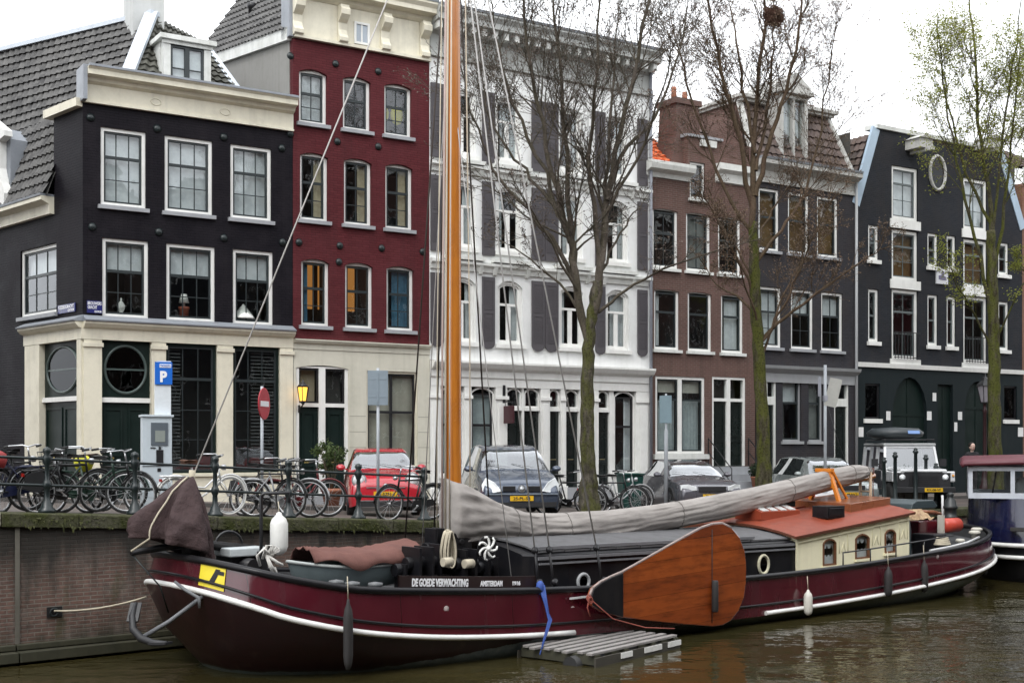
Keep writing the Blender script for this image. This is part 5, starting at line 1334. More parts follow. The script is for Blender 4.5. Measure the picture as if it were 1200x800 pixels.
for h in hol:
    a,b,c,d=h['x0'],h['x1'],h['z0'],h['z1']
    mb=MB(); ring(mb,a+.002,b-.002,c+.002,d-.002,.035,-Yc-.02,-Yc+.04,.10); f=mb.build('window',paint('brown_varnish',(.16,.07,.035),.3,.3),cab)
    mb=MB(); mb.add([(a,-Yc+.02,c),(b,-Yc+.02,c),(b,-Yc+.02,d-.03),(a,-Yc+.02,d-.03)],[(0,1,2,3)]); mb.build('pane',glass,f,fixn=False)
    mb=MB(); n=12; top=[(a+(b-a)*i/n,-Yc+.06,c+(d-c)*(.30+.10*abs(sin(i*pi/3)))) for i in range(n+1)]; mb.grid([[(a+(b-a)*i/n,-Yc+.06,c) for i in range(n+1)],top]); 
    mb.grid([[(a+(b-a)*i/n,-Yc+.06,d-.02) for i in range(n+1)],[(a+(b-a)*i/n,-Yc+.06,c+(d-c)*(.62+.14*(i%4==2)-.2*(i in(0,n)))) for i in range(n+1)]]); mb.build('lace_curtain',fabric('cabin_lace',(.72,.73,.74),(.6,.6,.6)),f)
    mb=MB(); mb.box(a-.03,-Yc-.05,c-.05,b+.03,-Yc-.002,c); mb.build('sill',creamc,f)
for px in (988.5,1027,1058.5,950):
    k,_=kz(px,640,CD+Yc); zb=zr(k)-.52
    mb=MB(); w=.15 if px!=950 else .0
    if px==950: continue
    mb.tube([(k-w,-Yc-.004,zb),(k-w,-Yc-.004,zb+.30)]+[(k-w*cos(i*pi/8),-Yc-.004,zb+.30+w*sin(i*pi/8)) for i in range(1,8)]+[(k+w,-Yc-.004,zb+.30),(k+w,-Yc-.004,zb)],.012,5)
    mb.tube([(k-.07,-Yc-.004,zb+.02),(k,-Yc-.004,zb+.22),(k+.07,-Yc-.004,zb+.02)],.01,5); mb.build('relief_panel',creamc,cab)
mb=MB(); mb.box(ca-.02,-Yc-.03,.70,ca+.035,-Yc-.002,zr(ca)-.02); mb.bar((ca,-Yc-.02,zr(ca)-.10),(cb,-Yc-.02,zr(cb)-.10),.02,.03); mb.build('trim',creamc,cab)
mb=MB(); mb.add([(ca+.1,0,.7),(cb-.1,0,.7),(cb-.1,0,1.5),(ca+.1,0,1.5)],[(0,1,2,3)]); mb.build('interior',interior_m,cab)
redroof=paint('roof_red',(.235,.043,.018),.45,.5,(.13,.04,.025),1.5,.1,.5,0,.2)
mb=MB(); 
def rr_(k,o=0): z=zr(k)+o; Y=Yc+.10; return [(k,-Y,z),(k,-Y*.75,z+.09),(k,-Y*.5,z+.155),(k,-Y*.25,z+.195),(k,0,z+.21),(k,Y*.25,z+.195),(k,Y*.5,z+.155),(k,Y*.75,z+.09),(k,Y,z)]
KK=[ca-.14,15.2,16,17,cb+.10]
a=mb.grid([rr_(k,.05) for k in KK]); b=mb.grid([rr_(k,.0) for k in KK],smooth=False)
for i in range(4):
    for j in (0,8): mb.add([rr_(KK[i],.05)[j],rr_(KK[i+1],.05)[j],rr_(KK[i+1],0)[j],rr_(KK[i],0)[j]],[(0,1,2,3)],1)
for k in (KK[0],KK[-1]): mb.add(rr_(k,.05)+rr_(k,0),[(i,i+1,i+10,i+9) for i in range(8)],1)
rf=mb.build('cabin_roof',[redroof,paint('roof_edge_brown',(.10,.03,.015),.4,.3)],boat)
# red painted deck forward of the roof on the far side, skylight, sliding hatch, box
brownv=woodmat('brown_hatch_wood',(.22,.075,.03),(.27,.095,.04),(.13,.045,.02),.3,.4,.12,up=1)
def roofz(k,y): return zr(k)+.05+.21*(1-(y/(Yc+.1))**2)
mb=MB(); a,b=14.7,16.0; y0,y1=-.35,.35; z=roofz(15.3,0)
mb.prism([(y0,z-.05),(y0,z+.12),(0,z+.24),(y1,z+.12),(y1,z-.05)],lambda p,q,d:(d,p,q),a,b); sk=mb.build('skylight',paint('skylight_red',(.28,.055,.025),.35,.3),rf)
mb=MB(); 
for i in range(4):
    q=a+.10+i*(b-a-.1)/4; mb.prism([(y0+.03,z+.135),(-.03,z+.235),(-.03,z+.25),(y0+.03,z+.15)],lambda p,qq,d:(d,p,qq),q,q+.2)
mb.build('skylight_pane',paint('skylight_white',(.62,.63,.62),.2,.2),sk)
ks_,zs_=kz(955,611,3.0)
mb=MB(); mb.box(15.9,-1.15,roofz(16.2,-1.0)-.02,16.5,-.75,roofz(16.2,-1.0)+.24); mb.box(15.95,-1.17,roofz(16.2,-1)+.03,16.45,-1.152,roofz(16.2,-1)+.2); bx=mb.build('black_box',blackgloss,rf,bevel=.015)
mb=MB(); a,b=17.0,cb+.14; z=roofz(17.6,0)
mb.add([(a,-.95,z-.20),(b,-.95,z-.12),(b,.55,z-.12),(a,.55,z-.20),(a,-.95,z+.06),(b,-.95,z+.16),(b,.55,z+.20),(a,.55,z+.10)],[(0,3,2,1),(4,5,6,7),(0,1,5,4),(1,2,6,5),(2,3,7,6),(3,0,4,7)]); mb.build('sliding_hatch',brownv,rf,bevel=.012)
mb=MB(); mb.bar((16.4,-.45,roofz(16.4,-.45)+.01),(17.0,-.45,roofz(17,-.45)+.01),.05,.04); mb.bar((16.4,.3,roofz(16.4,.3)+.01),(17.0,.3,roofz(17,.3)+.01),.05,.04); mb.build('hatch_rail',redroof,rf)
# boom crutch: orange A frame standing on the roof
kx,_=kz(997,590,2.2); zz=roofz(min(kx,18.2),0); orangep=paint('orange_paint',(.62,.20,.02),.4,.35,(.3,.09,.02),3.)
kx=min(kx,18.0)
kx=17.35
mb=MB(); mb.bar((kx,-.42,zz-.05),(kx,-.12,zz+.72),.09,.08); mb.bar((kx,.42,zz-.05),(kx,.12,zz+.72),.09,.08); mb.box(kx-.06,-.22,zz+.68,kx+.06,.22,zz+.76); mb.box(kx-.10,-.5,zz-.04,kx+.10,.5,zz+.04); mb.bar((kx,-.27,zz+.35),(kx,.27,zz+.35),.07,.06); mb.bar((kx+.02,-.2,zz+.7),(kx+.55,-.25,zz+.0),.05,.05); mb.build('boom_crutch',orangep,boat,bevel=.006)
mb=MB(); 
for y in (-.14,.14): mb.tube([(18.9,y,1.3),(18.9,y,2.75)],.035,8)
for i in range(5): mb.tube([(18.9,-.14,1.55+i*.25),(18.9,.14,1.55+i*.25)],.02,6)
mb.build('crutch_ladder',paint('bare_wood',(.42,.30,.20),.7,.4),boat)
# steering position: curved dark screen, wheel box, stern fittings
teal=paint('dark_teal_paint',(.035,.052,.058),.35,.3,(.06,.075,.08),2.)
mb=MB(); rows=[]
for z,s in ((.75,1.),(1.45,1.),(1.80,.96),(1.97,.80)):
    rows.append([(18.42+.55*(1-abs(cos(t)))*.0+.15+.75*sin(t)*s,-1.35*cos(t)*s,z) for t in [pi*i/14 for i in range(15)]])
mb.grid(rows); mb.add([tuple(p) for p in rows[-1]],[tuple(range(15))]); mb.build('cockpit_hood',teal,boat)
mb=MB(); P=[(-.85,0),(.75,0),(.9,.04),(.6,.16),(-.5,.16),(-.8,.1)]; mb.prism(P,lambda p,q,d:(19.3+p*.6,d,1.93+q*1.2),-1.3,.1); mb.build('hood_visor',teal,boat,bevel=.02)
for q_ in ((19.4,-1.5,.85,19.9,-.9,1.35),(20.9,.3,.9,21.4,.9,1.5)): mb=MB(); mb.box(*q_); mb.build('locker',blackgloss,boat,bevel=.03)
mb=MB(); mb.box(20.0,-.7,1.05,20.8,.4,1.60); mb.build('stern_locker',maroon,boat,bevel=.03)
mb=MB(); rows=[]; rr=random.Random(9)
for i in range(9):
    rows.append([(20.05+.10*i,-.65+.12*j,1.61+.34*sin(pi*i/8)*sin(pi*j/8)+rr.uniform(-.03,.05)) for j in range(9)])
mb.grid(rows,smooth=False); tr=mb.build('sail_bundle',fabric('ochre_bundle',(.45,.33,.20),(.16,.07,.05),.9,9.),boat)
for k,y,r,h in ((20.9,-1.6,.10,.28),(21.3,-1.42,.10,.28),(20.2,-1.65,.08,.2)):
    mb=MB(); z=interp(ZG,k)-.2; mb.lathe([(r*.7,0),(r*.7,h),(r*1.3,h+.02),(r*1.3,h+.07),(r*.9,h+.09)],12,(k,y,z)); mb.build('bollard',[paint('worn_cream_metal',(.50,.48,.42),.5,.4)],boat)
# guard rail along the after side deck
mb=MB(); pts=[]
for px in (988,1020,1050,1083,1117):
    k=kpx(px,4.40); pts.append((k,-(4.40-CD),interp(ZG,k)+.30))
mb.tube([(pts[0][0],pts[0][1],pts[0][2]-.28)]+pts,.016,6)
for p in pts[1:4]: mb.tube([p,(p[0],p[1],p[2]-.30)],.014,6)
mb.build('guard_rail',blackpaint,boat)
mb=MB(); mb.tube([upper(k,1.06,-.2) for k in (18.6,19.4,20.2,21)],.03,6); mb.build('grab_rail',paint('rail_white',(.6,.6,.6),.4,.3),boat)
# rudder and its head at the stern
mb=MB(); mb.prism([(22.25,-.4),(23.05,-.4),(23.0,.9),(22.5,1.5),(22.35,1.5)],lambda p,q,d:(p,d,q),-.06,.06); mb.build('rudder',blackgloss,boat,bevel=.01)
mb=MB(); mb.tube([(22.8,0,1.5),(21.6,-.1,1.72),(20.3,-.25,1.80)],[.07,.06,.04],8); mb.build('tiller',brownv,boat)
# leeboard
lb=[(689.5,699),(693,689),(702,681.5),(715,675),(727,670),(745,660),(775,643),(800,629),(820,618),(833,613.5),(845,612.5),(856,618),(865,629),(871,645),(873,662),(872.5,682),(870,700),(864,715),(855,726.5),(845,732),(834,733.5),(800,731),(760,727),(728,723),(705,717),(692,709)]
LD=4.74
P=[kz(px,py,LD) for px,py in lb]
leewood=woodmat('leeboard_wood',(.23,.047,.011),(.33,.075,.016),(.075,.017,.007),.13,.9,.30,grain=(1.2,10,7))
mb=MB(); mb.prism(P,lambda p,q,d:(p,-(LD-CD)+d,q),-.04,.05); lee=mb.build('leeboard',leewood,boat,bevel=.018)
edge=[kz(px,py,LD) for px,py in lb[0:12]]
mb=MB(); 
for (p,q),(p2,q2) in zip(edge,edge[1:]): mb.tube([(p,-(LD-CD)-.02,q),(p2,-(LD-CD)-.02,q2)],.024,6)
mb.build('edge_band',paint('worn_edge_grey',(.30,.24,.22),.5,.4),lee)
hd=[kz(px,py,LD) for px,py in ((690.2,699),(693.5,689.5),(702.5,682),(715,675.6),(727.6,670.5),(727.6,722),(705,716.5),(692.5,708.5))]
mb=MB(); mb.prism(hd,lambda p,q,d:(p,-(LD-CD)+d,q),-.062,.06); mb.build('leeboard_head',blackgloss,lee,bevel=.01)
a,b=kz(832,620,LD),kz(832,729,LD); mb=MB(); mb.tube([(a[0],-(LD-CD)-.05,a[1]),(b[0],-(LD-CD)-.05,b[1])],.008,5); mb.build('leeboard_line',paint('tarred_line',(.03,.02,.015),.7,.2),lee)
a,b=kz(832,679,LD),kz(832,716,LD); mb=MB(); mb.lathe([(.045,0),(.06,.03),(.06,a[1]-b[1]-.03),(.045,a[1]-b[1])],10,(b[0],-(LD-CD)-.12,b[1])); mb.build('strip_fender',paint('rubber_dark',(.022,.020,.020),.7,.3),lee)
# standing rigging
wire=paint('galvanised_wire',(.34,.33,.32),.5,.4,(.15,.14,.13),8.); rope=paint('hemp_rope',(.50,.44,.35),.9,.4,(.3,.25,.19),10.); palerope=paint('pale_rope',(.48,.43,.33),.9,.4)
tarred=paint('tarred_line',(.03,.02,.015))
dead=[]
for px,py,zt in ((632,688,13.3),(650,690,13.5),(708,688,13.9)):
    k=kpx(px,4.42); z=interp(ZG,k)+.03; y=-(4.42-CD)
    d=Vector((kM,-.05,zt))-Vector((k,y,z))
    mb=MB(); mb.tube([Vector((k,y,z))+d*.052,(kM,-.05,zt)],.014,6); mb.build('shroud',wire,boat)
    mb=MB(); mb.tube([(k,y,z-.1),Vector((k,y,z))+d*.055],[.026,.02],6); mb.lathe([(.0,-.03),(.065,-.02),(.065,.02),(.0,.03)],10,Vector((k,y,z+.10)),Matrix.Rotation(pi/2,3,'X')); mb.lathe([(.0,-.03),(.06,-.02),(.06,.02),(.0,.03)],10,Vector((k,y,z))+d*.05,Matrix.Rotation(pi/2,3,'X')); mb.build('deadeye',blackgloss,boat)
for k,zt in ((7.25,13.3),(7.95,13.5),(9.4,13.9)):
    z=interp(ZG,k); mb=MB(); mb.tube([(k,2.05,z),(kM,.05,zt)],.017,6); mb.build('shroud',tarred,boat)
mb=MB(); mb.tube([(1.62,0,1.95),(kM-.05,0,13.7)],.013,6); mb.build('forestay',paint('stay_grey',(.42,.40,.38),.6,.3),boat)
for i,(ox,oy,c,r) in enumerate(((-.205,-.05,palerope,.018),(-.25,-.02,paint('pink_grey_rope',(.40,.31,.28),.9,.3),.020),(-.31,.05,palerope,.010),(.28,-.12,rope,.012),(-.2,-.16,rope,.012))):
    mb=MB(); mb.tube([(kM+ox,oy,1.25),(kM+ox*.98,oy,5),(kM+ox*.55,oy*.8,13.6)],r,6); mb.build('halyard',c,boat)
for i,(px0,py0,zt) in enumerate(((494,655,12.2),(601,690,9.5))):
    dd=2.0 if i==0 else 3.9
    k,z=kz(px0,py0,dd); mb=MB(); mb.tube([(k,-(dd-CD),z),(kM,0,zt)],.009,5); mb.build('halyard',wire,boat)
# boom and stowed sail in its grey cover
top=[(520,560),(530,563),(548,572),(565,581),(582,590),(602,597),(625,601.5),(690,599),(760,592),(850,577),(920,562),(975,549),(1000,545),(1012,546),(1021,549)]
bot=[(521,640),(532,640),(550,638),(570,636),(588,634.5),(608,634),(632,635),(690,634),(765,623),(855,606),(925,588),(978,572),(1002,565),(1014,559),(1021,553)]
top=smooth_tab(top,9); bot=smooth_tab(bot,9)
from mathutils import noise as mn
def ridge(v,p=2.2): return (1-abs(mn.noise(Vector(v))))**p
def covermat():
    t=NT('sail_cover'); co=t.co(); n=t.noise(co,1.6,5,.6); n2=t.noise(co,1.0,5,.6,stretch=(1.5,3.5,4.5)); n3=t.noise(co,50,2)
    col=t.mix(t.ramp(n,.35,.7),(.36,.335,.315),(.27,.25,.235)); col=t.mix(t.ramp(n2,.55,.75,0,.5),col,(.17,.155,.145))
    t.bsdf(col,.88,t.bump(t.math('ADD',t.math('MULTIPLY',n2,.8),t.math('MULTIPLY',n3,.05)),.5,.05),.2); return t.m
mb=MB(); rows=[]; M_=60; N_=len(top)
for i,((a,b),(c,d)) in enumerate(zip(top,bot)):
    px=(a+c)/2; k,zt=kz(px,b,CD); _,zb=kz(px,d,CD); zc_=(zt+zb)/2; rz=(zt-zb)/2; f=i/(N_-1)
    ry=(.30*(1-f)+.17*f)*min(1,.45+.08*i)
    ry=min(ry,max(rz*1.1,.03)); r=[]
    g=max(0,1-f*1.5)*min(1,i/12)
    for j in range(M_):
        t=2*pi*j/M_; s_=sin(t)
        # folds gathered at the gooseneck run aft along the boom and fade out
        u=s_*1.6-(k-kM)*.42*(1-f)
        fold=.16*g*(ridge((u*2.1,k*.28,3+cos(t)*.3),1.6)-.6)+.05*(1-f*.6)*min(1,i/10)*(ridge((u*3.5,k*.9,7),3)-.4)+.022*min(1,i/8)*(ridge((k*2.4,s_*2.2+k*.8,cos(t)*1.5),4)-.3)
        sag=.03*mn.noise(Vector((k*.9,s_*.8,5)))
        cy=cos(t); q=abs(cy)**.8*(1 if cy>0 else -1)
        r.append((k,-q*max(.02,ry+fold),zc_+s_*(rz+(fold*.35+sag*.6)*min(1,rz*3))))
    rows.append(r)
mb.grid(rows,cu=True); mb.add(rows[0],[tuple(range(M_))]); mb.add(rows[-1],[tuple(range(M_))])
cov=mb.build('sail_cover',covermat(),boat)
k0,z0=kz(548,634,CD); k1,z1=kz(1024,555,CD)
mb=MB(); mb.tube([(kM+.15,0,1.70),(kM+4,0,1.80),(kM+8,0,2.05),(kM+12.35,0,2.66)],[.10,.11,.10,.07],12); mb.build('boom',varnish,boat)
mb=MB(); mb.tube([(kM+12.3,0,2.60),(kM+12.3,0,2.84)],.05,8); mb.tube([(kM+12.3,-.02,2.6),(kM+12.2,-.1,2.2),(kM+12.0,-.1,1.4)],.012,5); mb.build('boom_end_fitting',paint('rust_fitting',(.12,.05,.04),.7,.4),boat)
for f in (.2,.34,.47,.6,.72,.84,.93):
    i=int(f*(N_-1)); r=rows[i]; c=Vector((sum(p[0] for p in r)/M_,0,sum(p[2] for p in r)/M_))
    if f>.3:
        mb=MB(); mb.tube([c+(Vector(p)-c)*1.03 for p in r],.007,4,closed=True); mb.build('lashing',paint('lashing_grey',(.15,.14,.13),.9,.2),cov)
# halyard coil hanging at the mast
def coil(name,lab,cat,k,y,z,w,h,mat,n=7,seed=1,r=.016):
    o=thing(name,lab,cat,boat_w(k,y,z),QA); rg=random.Random(seed); mb=MB()
    for i in range(n):
        a=w*rg.uniform(.6,1); b=h*rg.uniform(.85,1); yy=(i-n/2)*r*1.6
        mb.tube([(a*sin(t)*(1-.35*cos(t)),yy,-b/2+b/2*cos(t)) for t in [2*pi*j/18 for j in range(18)]],r,5,closed=True)
    mb.tube([(0,-.05,.01),(0,.05,.01)],.02,6); mb.build('rope',mat,o); return o
def boat_w(k,y,z): return qpt(k,CD-y,z)
k,z=kz(525,622,3.0); coil('rope_coil','pale rope coil hanging at the foot of the mast','rope',k,-(3.0-CD),z,.12,.62,palerope,8)
# blue line tied to the shroud
k=kpx(633,4.50); z=interp(ZG,k)+.05; k2,z2=kz(640,768,5.1)
o=thing('blue_rope','blue rope hanging from the shroud fitting down to the raft','rope',boat_w(k,-(4.5-CD),z),QA)
mb=MB(); 
for i in range(4): mb.tube([(0.02*i-.03,-.02*i,0.05),(.03+.02*i,-.09,-.25-.05*i),(.05+.02*i,-.15,-.5),(k2-k,-.45,z2-z)],[.018,.02,.014,.010],5)
mb.lathe([(.03,-.1),(.07,-.02),(.06,.08),(.02,.12)],8); mb.build('rope',paint('blue_polyrope',(.03,.075,.30),.7,.3,(.02,.04,.14),9.),o)
o=thing('red_rope','thin red rope looped on the leeboard head and trailing to the raft','rope',boat_w(*( (lambda a:(a[0],-(4.84-CD),a[1]))(kz(690,700,4.84)))),QA)
mb=MB(); mb.tube([(0,0,0),(.5,-.05,-.38),(1.15,-.15,-.57),(1.7,-.3,-.62)],.010,5)
for i in range(3): mb.tube([(.05*cos(a),-.02*i,.05*sin(a)-.02*i) for a in [2*pi*j/12 for j in range(12)]],.010,5,closed=True)
mb.tube([(0,-.02,0),(-.06,-.03,-.15),(.0,-.03,-.3)],.012,5); mb.build('rope',paint('red_rope_paint',(.28,.07,.05),.8,.3),o)
k,z=kz(668,701,4.56); mb=MB(); k2=kpx(691,4.56); mb.bar((k,-(4.56-CD),z),(k2,-(4.56-CD),z+.005),.03,.03); mb.build('leeboard_bracket',paint('rail_white',(.6,.6,.6)),boat)
# bow: bowsprit, anchor, davit, windlass
mb=MB(); kb,zb=kz(155,648,2.4); mb.tube([(kb,.0,zb),(2.0,.0,1.90),(3.2,0,1.72)],[.04,.07,.075],10); mb.build('bowsprit',blackgloss,boat)
mb=MB(); mb.tube([(kb+.02,0,zb-.02),(1.45,-.15,1.30),(1.62,-.05,.9)],.012,5); mb.build('bobstay',iron,boat)
anc=thing('anchor','black iron anchor with grey stock hanging at the bow of the barge','anchor',boat_w(1.05,-.55,1.0),QA)
def aw(px,py,d): k,z=kz(px,py,d); return (k-1.05,-(d-CD)+.55,z-1.0)
stk=paint('galvanised_grey',(.13,.135,.145),.5,.5)
mb=MB(); mb.tube([aw(166,747,2.9),aw(198,728,3.05),aw(246,692,3.3)],[.035,.032,.03],8); mb.build('shank',stk,anc)
mb=MB(); mb.tube([aw(205,681,3.0),aw(216,690,3.2),aw(233,700,3.5),aw(234,712,3.5)],[.02,.025,.025,.02],8); mb.build('stock',stk,anc)
mb=MB(); mb.tube([aw(160,706,2.5),aw(155,722,2.6),aw(156,737,2.75),aw(166,748,2.9),aw(180,753,3.2),aw(196,753,3.4)],[.03,.05,.055,.06,.05,.03],8)
for p,q in ((aw(160,706,2.5),aw(155,728,2.65)),(aw(198,753,3.42),aw(178,753,3.15))): mb.bar(p,q,.16,.03)
mb.build('flukes',paint('anchor_black',(.016,.016,.018),.5,.4),anc)
mb=MB(); k,z=kz(238,690,3.0); mb.lathe([(.10,0),(.16,.05),(.16,.3),(.08,.4)],12,(1.95,-.62,1.35),Matrix.Rotation(radians(60),3,'Y')); mb.build('hawse_pipe',blackgloss,boat)
kd_,zd_=kz(306,580,2.7); y=-(2.7-CD); mb=MB(); mb.tube([(kd_,y,1.0),(kd_,y,zd_),(kd_+.05,y,zd_+.03),(kd_+.42,y-.1,zd_+.03),(kd_+.42,y-.1,zd_-.12)],.028,8); mb.box(kd_-.07,y-.07,1.0,kd_+.07,y+.07,1.75); mb.build('davit',blackpaint,boat)
def fender(px,pyt,pyb,d,lab,mat,r,line=None,name='fender',group=None):
    k,zt=kz(px,pyt,d); _,zb=kz(px,pyb,d); h=zt-zb
    o=thing(name,lab,'fender',boat_w(k,-(d-CD),zb),QA,group)
    mb=MB(); mb.lathe([(.0,0),(r*.45,.015),(r*.85,h*.10),(r,h*.2),(r,h*.72),(r*.8,h*.83),(r*.35,h*.92),(r*.28,h*.97),(.0,h)],16); mb.build('body',mat,o)
    if line: mb=MB(); mb.tube([(0,0,h-.02),(0,.02,h+line)],.008,5); mb.build('line',palerope,o)
    return o
vinyl=paint('white_vinyl',(.74,.74,.71),.4,.25,(.5,.48,.42),5.); darkf=paint('rubber_dark',(.022,.020,.020))
fender(327,599,650,2.9,'fat white fender hanging from the davit on the foredeck',vinyl,.135,.15)
fender(947,690,721,4.66,'slim white fender hanging below the front corner of the cream cabin',paint('worn_vinyl',(.60,.58,.52),.5,.4),.085,.25)
fender(408,700,785,4.66,'long dark fender hanging over the maroon bow side',darkf,.07,.3)
fender(1041,663,699,4.66,'dark fender hanging over the side below the last cabin window',darkf,.085,.3)
fender(1083,655,694,4.55,'dark fender hanging over the side just aft of the cabin',darkf,.085,.3)
k_=24.0
o=thing('fender','thick dark fender hanging behind the stern of the barge','fender',boat_w(22.72,-.75,.15),QA); mb=MB(); mb.lathe([(0,0),(.10,.02),(.13,.12),(.13,.75),(.08,.9),(.0,.95)],14); mb.build('body',darkf,o)
mb=MB(); mb.tube([(0,0,.92),(-.25,.05,1.25)],.012,5); mb.build('line',palerope,o)
# windlass with pale cover, rope coils at the foredeck
k,z=kz(276,642,2.3); mb=MB(); mb.box(k-.30,-.35,z-.10,k+.32,.35,z+.03); wl=mb.build('windlass_cover',paint('pale_sheet_metal',(.52,.56,.57),.45,.3),boat,bevel=.02)
mb=MB(); mb.box(k-.22,-.25,1.1,k+.25,.25,z-.11); mb.tube([(k,-.55,z-.25),(k,.55,z-.25)],.13,12); mb.build('windlass',blackgloss,boat)
mb=MB(); kk,zz=kz(268,640,1.6); mb.tube([(kk+.24*cos(a*pi/10),.75,zz+.24*sin(a*pi/10)) for a in range(20)],.022,6,closed=True); mb.build('windlass_wheel',blackpaint,boat)
for i,(px,py,d,lab) in enumerate(((314,654,3.2,'tangle of white rope on the foredeck below the davit'),(240,664,2.9,'small white rope coil at the bow beside the yellow plate'))):
    k,z=kz(px,py,d); o=thing('rope_coil',lab,'rope',boat_w(k,-(d-CD),z),QA); mb=MB(); rg=random.Random(i+4)
    for j in range(9-3*i):
        a0=rg.uniform(0,6); L_=(.22,.13)[i]
        mb.tube([(L_*.2*sin(a0),-.03,0.05),(L_*.7*cos(a0),-.08,L_*.7*sin(a0)+.05),(L_*cos(a0+.4),-.06,L_*sin(a0+.4)-.02),(L_*.6*cos(a0+.9),.0,L_*.5*sin(a0+.9)-.08)],.022,6)
    mb.build('rope',paint('white_rope',(.66,.64,.60),.85,.3),o)
for px in (394,413,440):
    k=kpx(px,4.2); mb=MB(); z=interp(ZG,k)-.25; mb.lathe([(.07,0),(.07,.3),(.11,.31),(.11,.36),(.0,.38)],12,(k,-(4.2-CD),z)); mb.build('bollard',[paint('gun_grey',(.11,.115,.12),.4,.4)],boat)
# mooring line to the ring in the quay wall
o=thing('mooring_line','pale mooring line from the barge bow to the ring in the quay wall','mooring line',qpt(k0*0+kz(62,715,0)[0],0,z0*0+kz(62,715,0)[1]),QA)
a=Vector((0,-.05,0)); kb_,zb_=kz(163,699,.9); b=Vector((kb_-kz(62,715,0)[0]+.1,-.95,zb_-kz(62,715,0)[1])); mb=MB(); mb.tube([a.lerp(b,t)-Vector((0,0,.16*4*t*(1-t)*.4)) for t in [i/8 for i in range(9)]],.014,6); mb.build('rope',palerope,o)
# bow tarpaulin thrown over the furled foresail
apx=kz(224,560,CD); o=thing('tarpaulin','brown tarpaulin tented over the furled foresail at the bow','tarpaulin',boat_w(apx[0],0,1.75),QA)
mb=MB(); rows=[]; M_=88
base=[]
for j in range(M_):
    t=2*pi*j/M_
    lean=-.42*max(0,-cos(t))
    base.append((.50*cos(t)*(1.6 if cos(t)<0 else .45),.50*sin(t),.30*max(0,-cos(t))+.04*sin(t*3)-.16*max(0,cos(t))))
apz=apx[1]-1.75
for i in range(25):
    f=i/24; g=f**.72; r=[]
    for j,(bx,by,bz) in enumerate(base):
        t=2*pi*j/M_; fl=1+.22*sin(t*6+1.3*sin(t*2))*min(1,f*2.2)+.05*sin(t*11+f*2)*f
        bulge=1+.16*sin(pi*f)
        fl+=.22*min(1,f*2)*(ridge((t*1.5,f*1.6+t*.3,2),2)-.55)+.09*(ridge((cos(t)*2.5,sin(t)*2.5,f*3.5),3)-.4)
        r.append((bx*(.10+.90*g)*fl*bulge,by*(.10+.90*g)*fl*bulge,apz*(1-f)+bz*f+.02*sin(f*9+t*3)))
    rows.append(r)
mb.grid(rows,cu=True); mb.add(rows[0],[tuple(range(M_))]); mb.build('cover',fabric('brown_canvas',(.062,.040,.040),(.034,.022,.023),.85,3.5,1.2),o,solid=-.012)
mb=MB(); mb.tube([Vector(rows[i][50])*1.03 for i in range(0,25,2)]+[Vector(rows[24][48])+Vector((-.05,0,-.18))],.016,5); mb.tube([(0,0,apz-.1),(.02,0,apz+.12)],.05,8); mb.build('lashing',palerope,o)
mb=MB(); mb.lathe([(.03,apz-.1),(.10,.7),(.16,.25),(.12,-.1)],10); mb.build('furled_sail',paint('tarred_dark',(.012,.010,.010),.8,.3),o)
# dinghy on the foredeck under a brown cover
ka_=kpx(335,2.0); kb2=kpx(478,2.0); kc=(ka_+kb2)/2; Ld=(kb2-ka_)/2
o=thing('dinghy','small grey dinghy with brown cover stowed on the foredeck','dinghy',boat_w(kc,.25,1.02),QA)
def dh(f,s): # half breadth
    return .58*(1-abs(f)**3.2*(.9 if f<0 else .35))*s
mb=MB(); rows=[]
for z,s,e in ((0,.55,.86),(.18,.85,.95),(.38,1.,1.)):
    st=[i/10-1 for i in range(21)]
    rows.append([(Ld*f*e,-dh(f,s),z+.10*f*f) for f in st]+[(Ld*f*e,dh(f,s),z+.10*f*f) for f in st[::-1]])
mb.grid(rows,cu=True); mb.add(rows[0],[tuple(range(42))]); mb.build('hull',paint('dinghy_grey',(.20,.25,.26),.45,.3),o)
mb=MB(); mb.tube(rows[2],.028,6,closed=True); mb.build('rim',paint('dinghy_rim',(.42,.45,.44),.5,.3),o)
mb=MB(); rows=[]
for i in range(41):
    f=-.80+1.72*i/40; r=[]
    for j in range(25):
        g=j/12-1; hb=dh(f,1.0)+.035
        z=.50+.10*(ridge((f*2.2,g*1.5,1),2)-.5)+.10*f*f+.12*(1-g*g)-(.13*max(0,(abs(g)-.85)/.15)*(1+1.1*mn.noise(Vector((f*2.3,g*3,4)))))
        r.append((Ld*f,g*hb*(1.06 if abs(g)>.9 else 1),z))
    rows.append(r)
mb.grid(rows); mb.build('cover',fabric('rust_canvas',(.16,.075,.062),(.10,.048,.042),.85,2.5,.4),o,solid=.012)
for px,c in ((322,'life'),):
    pass
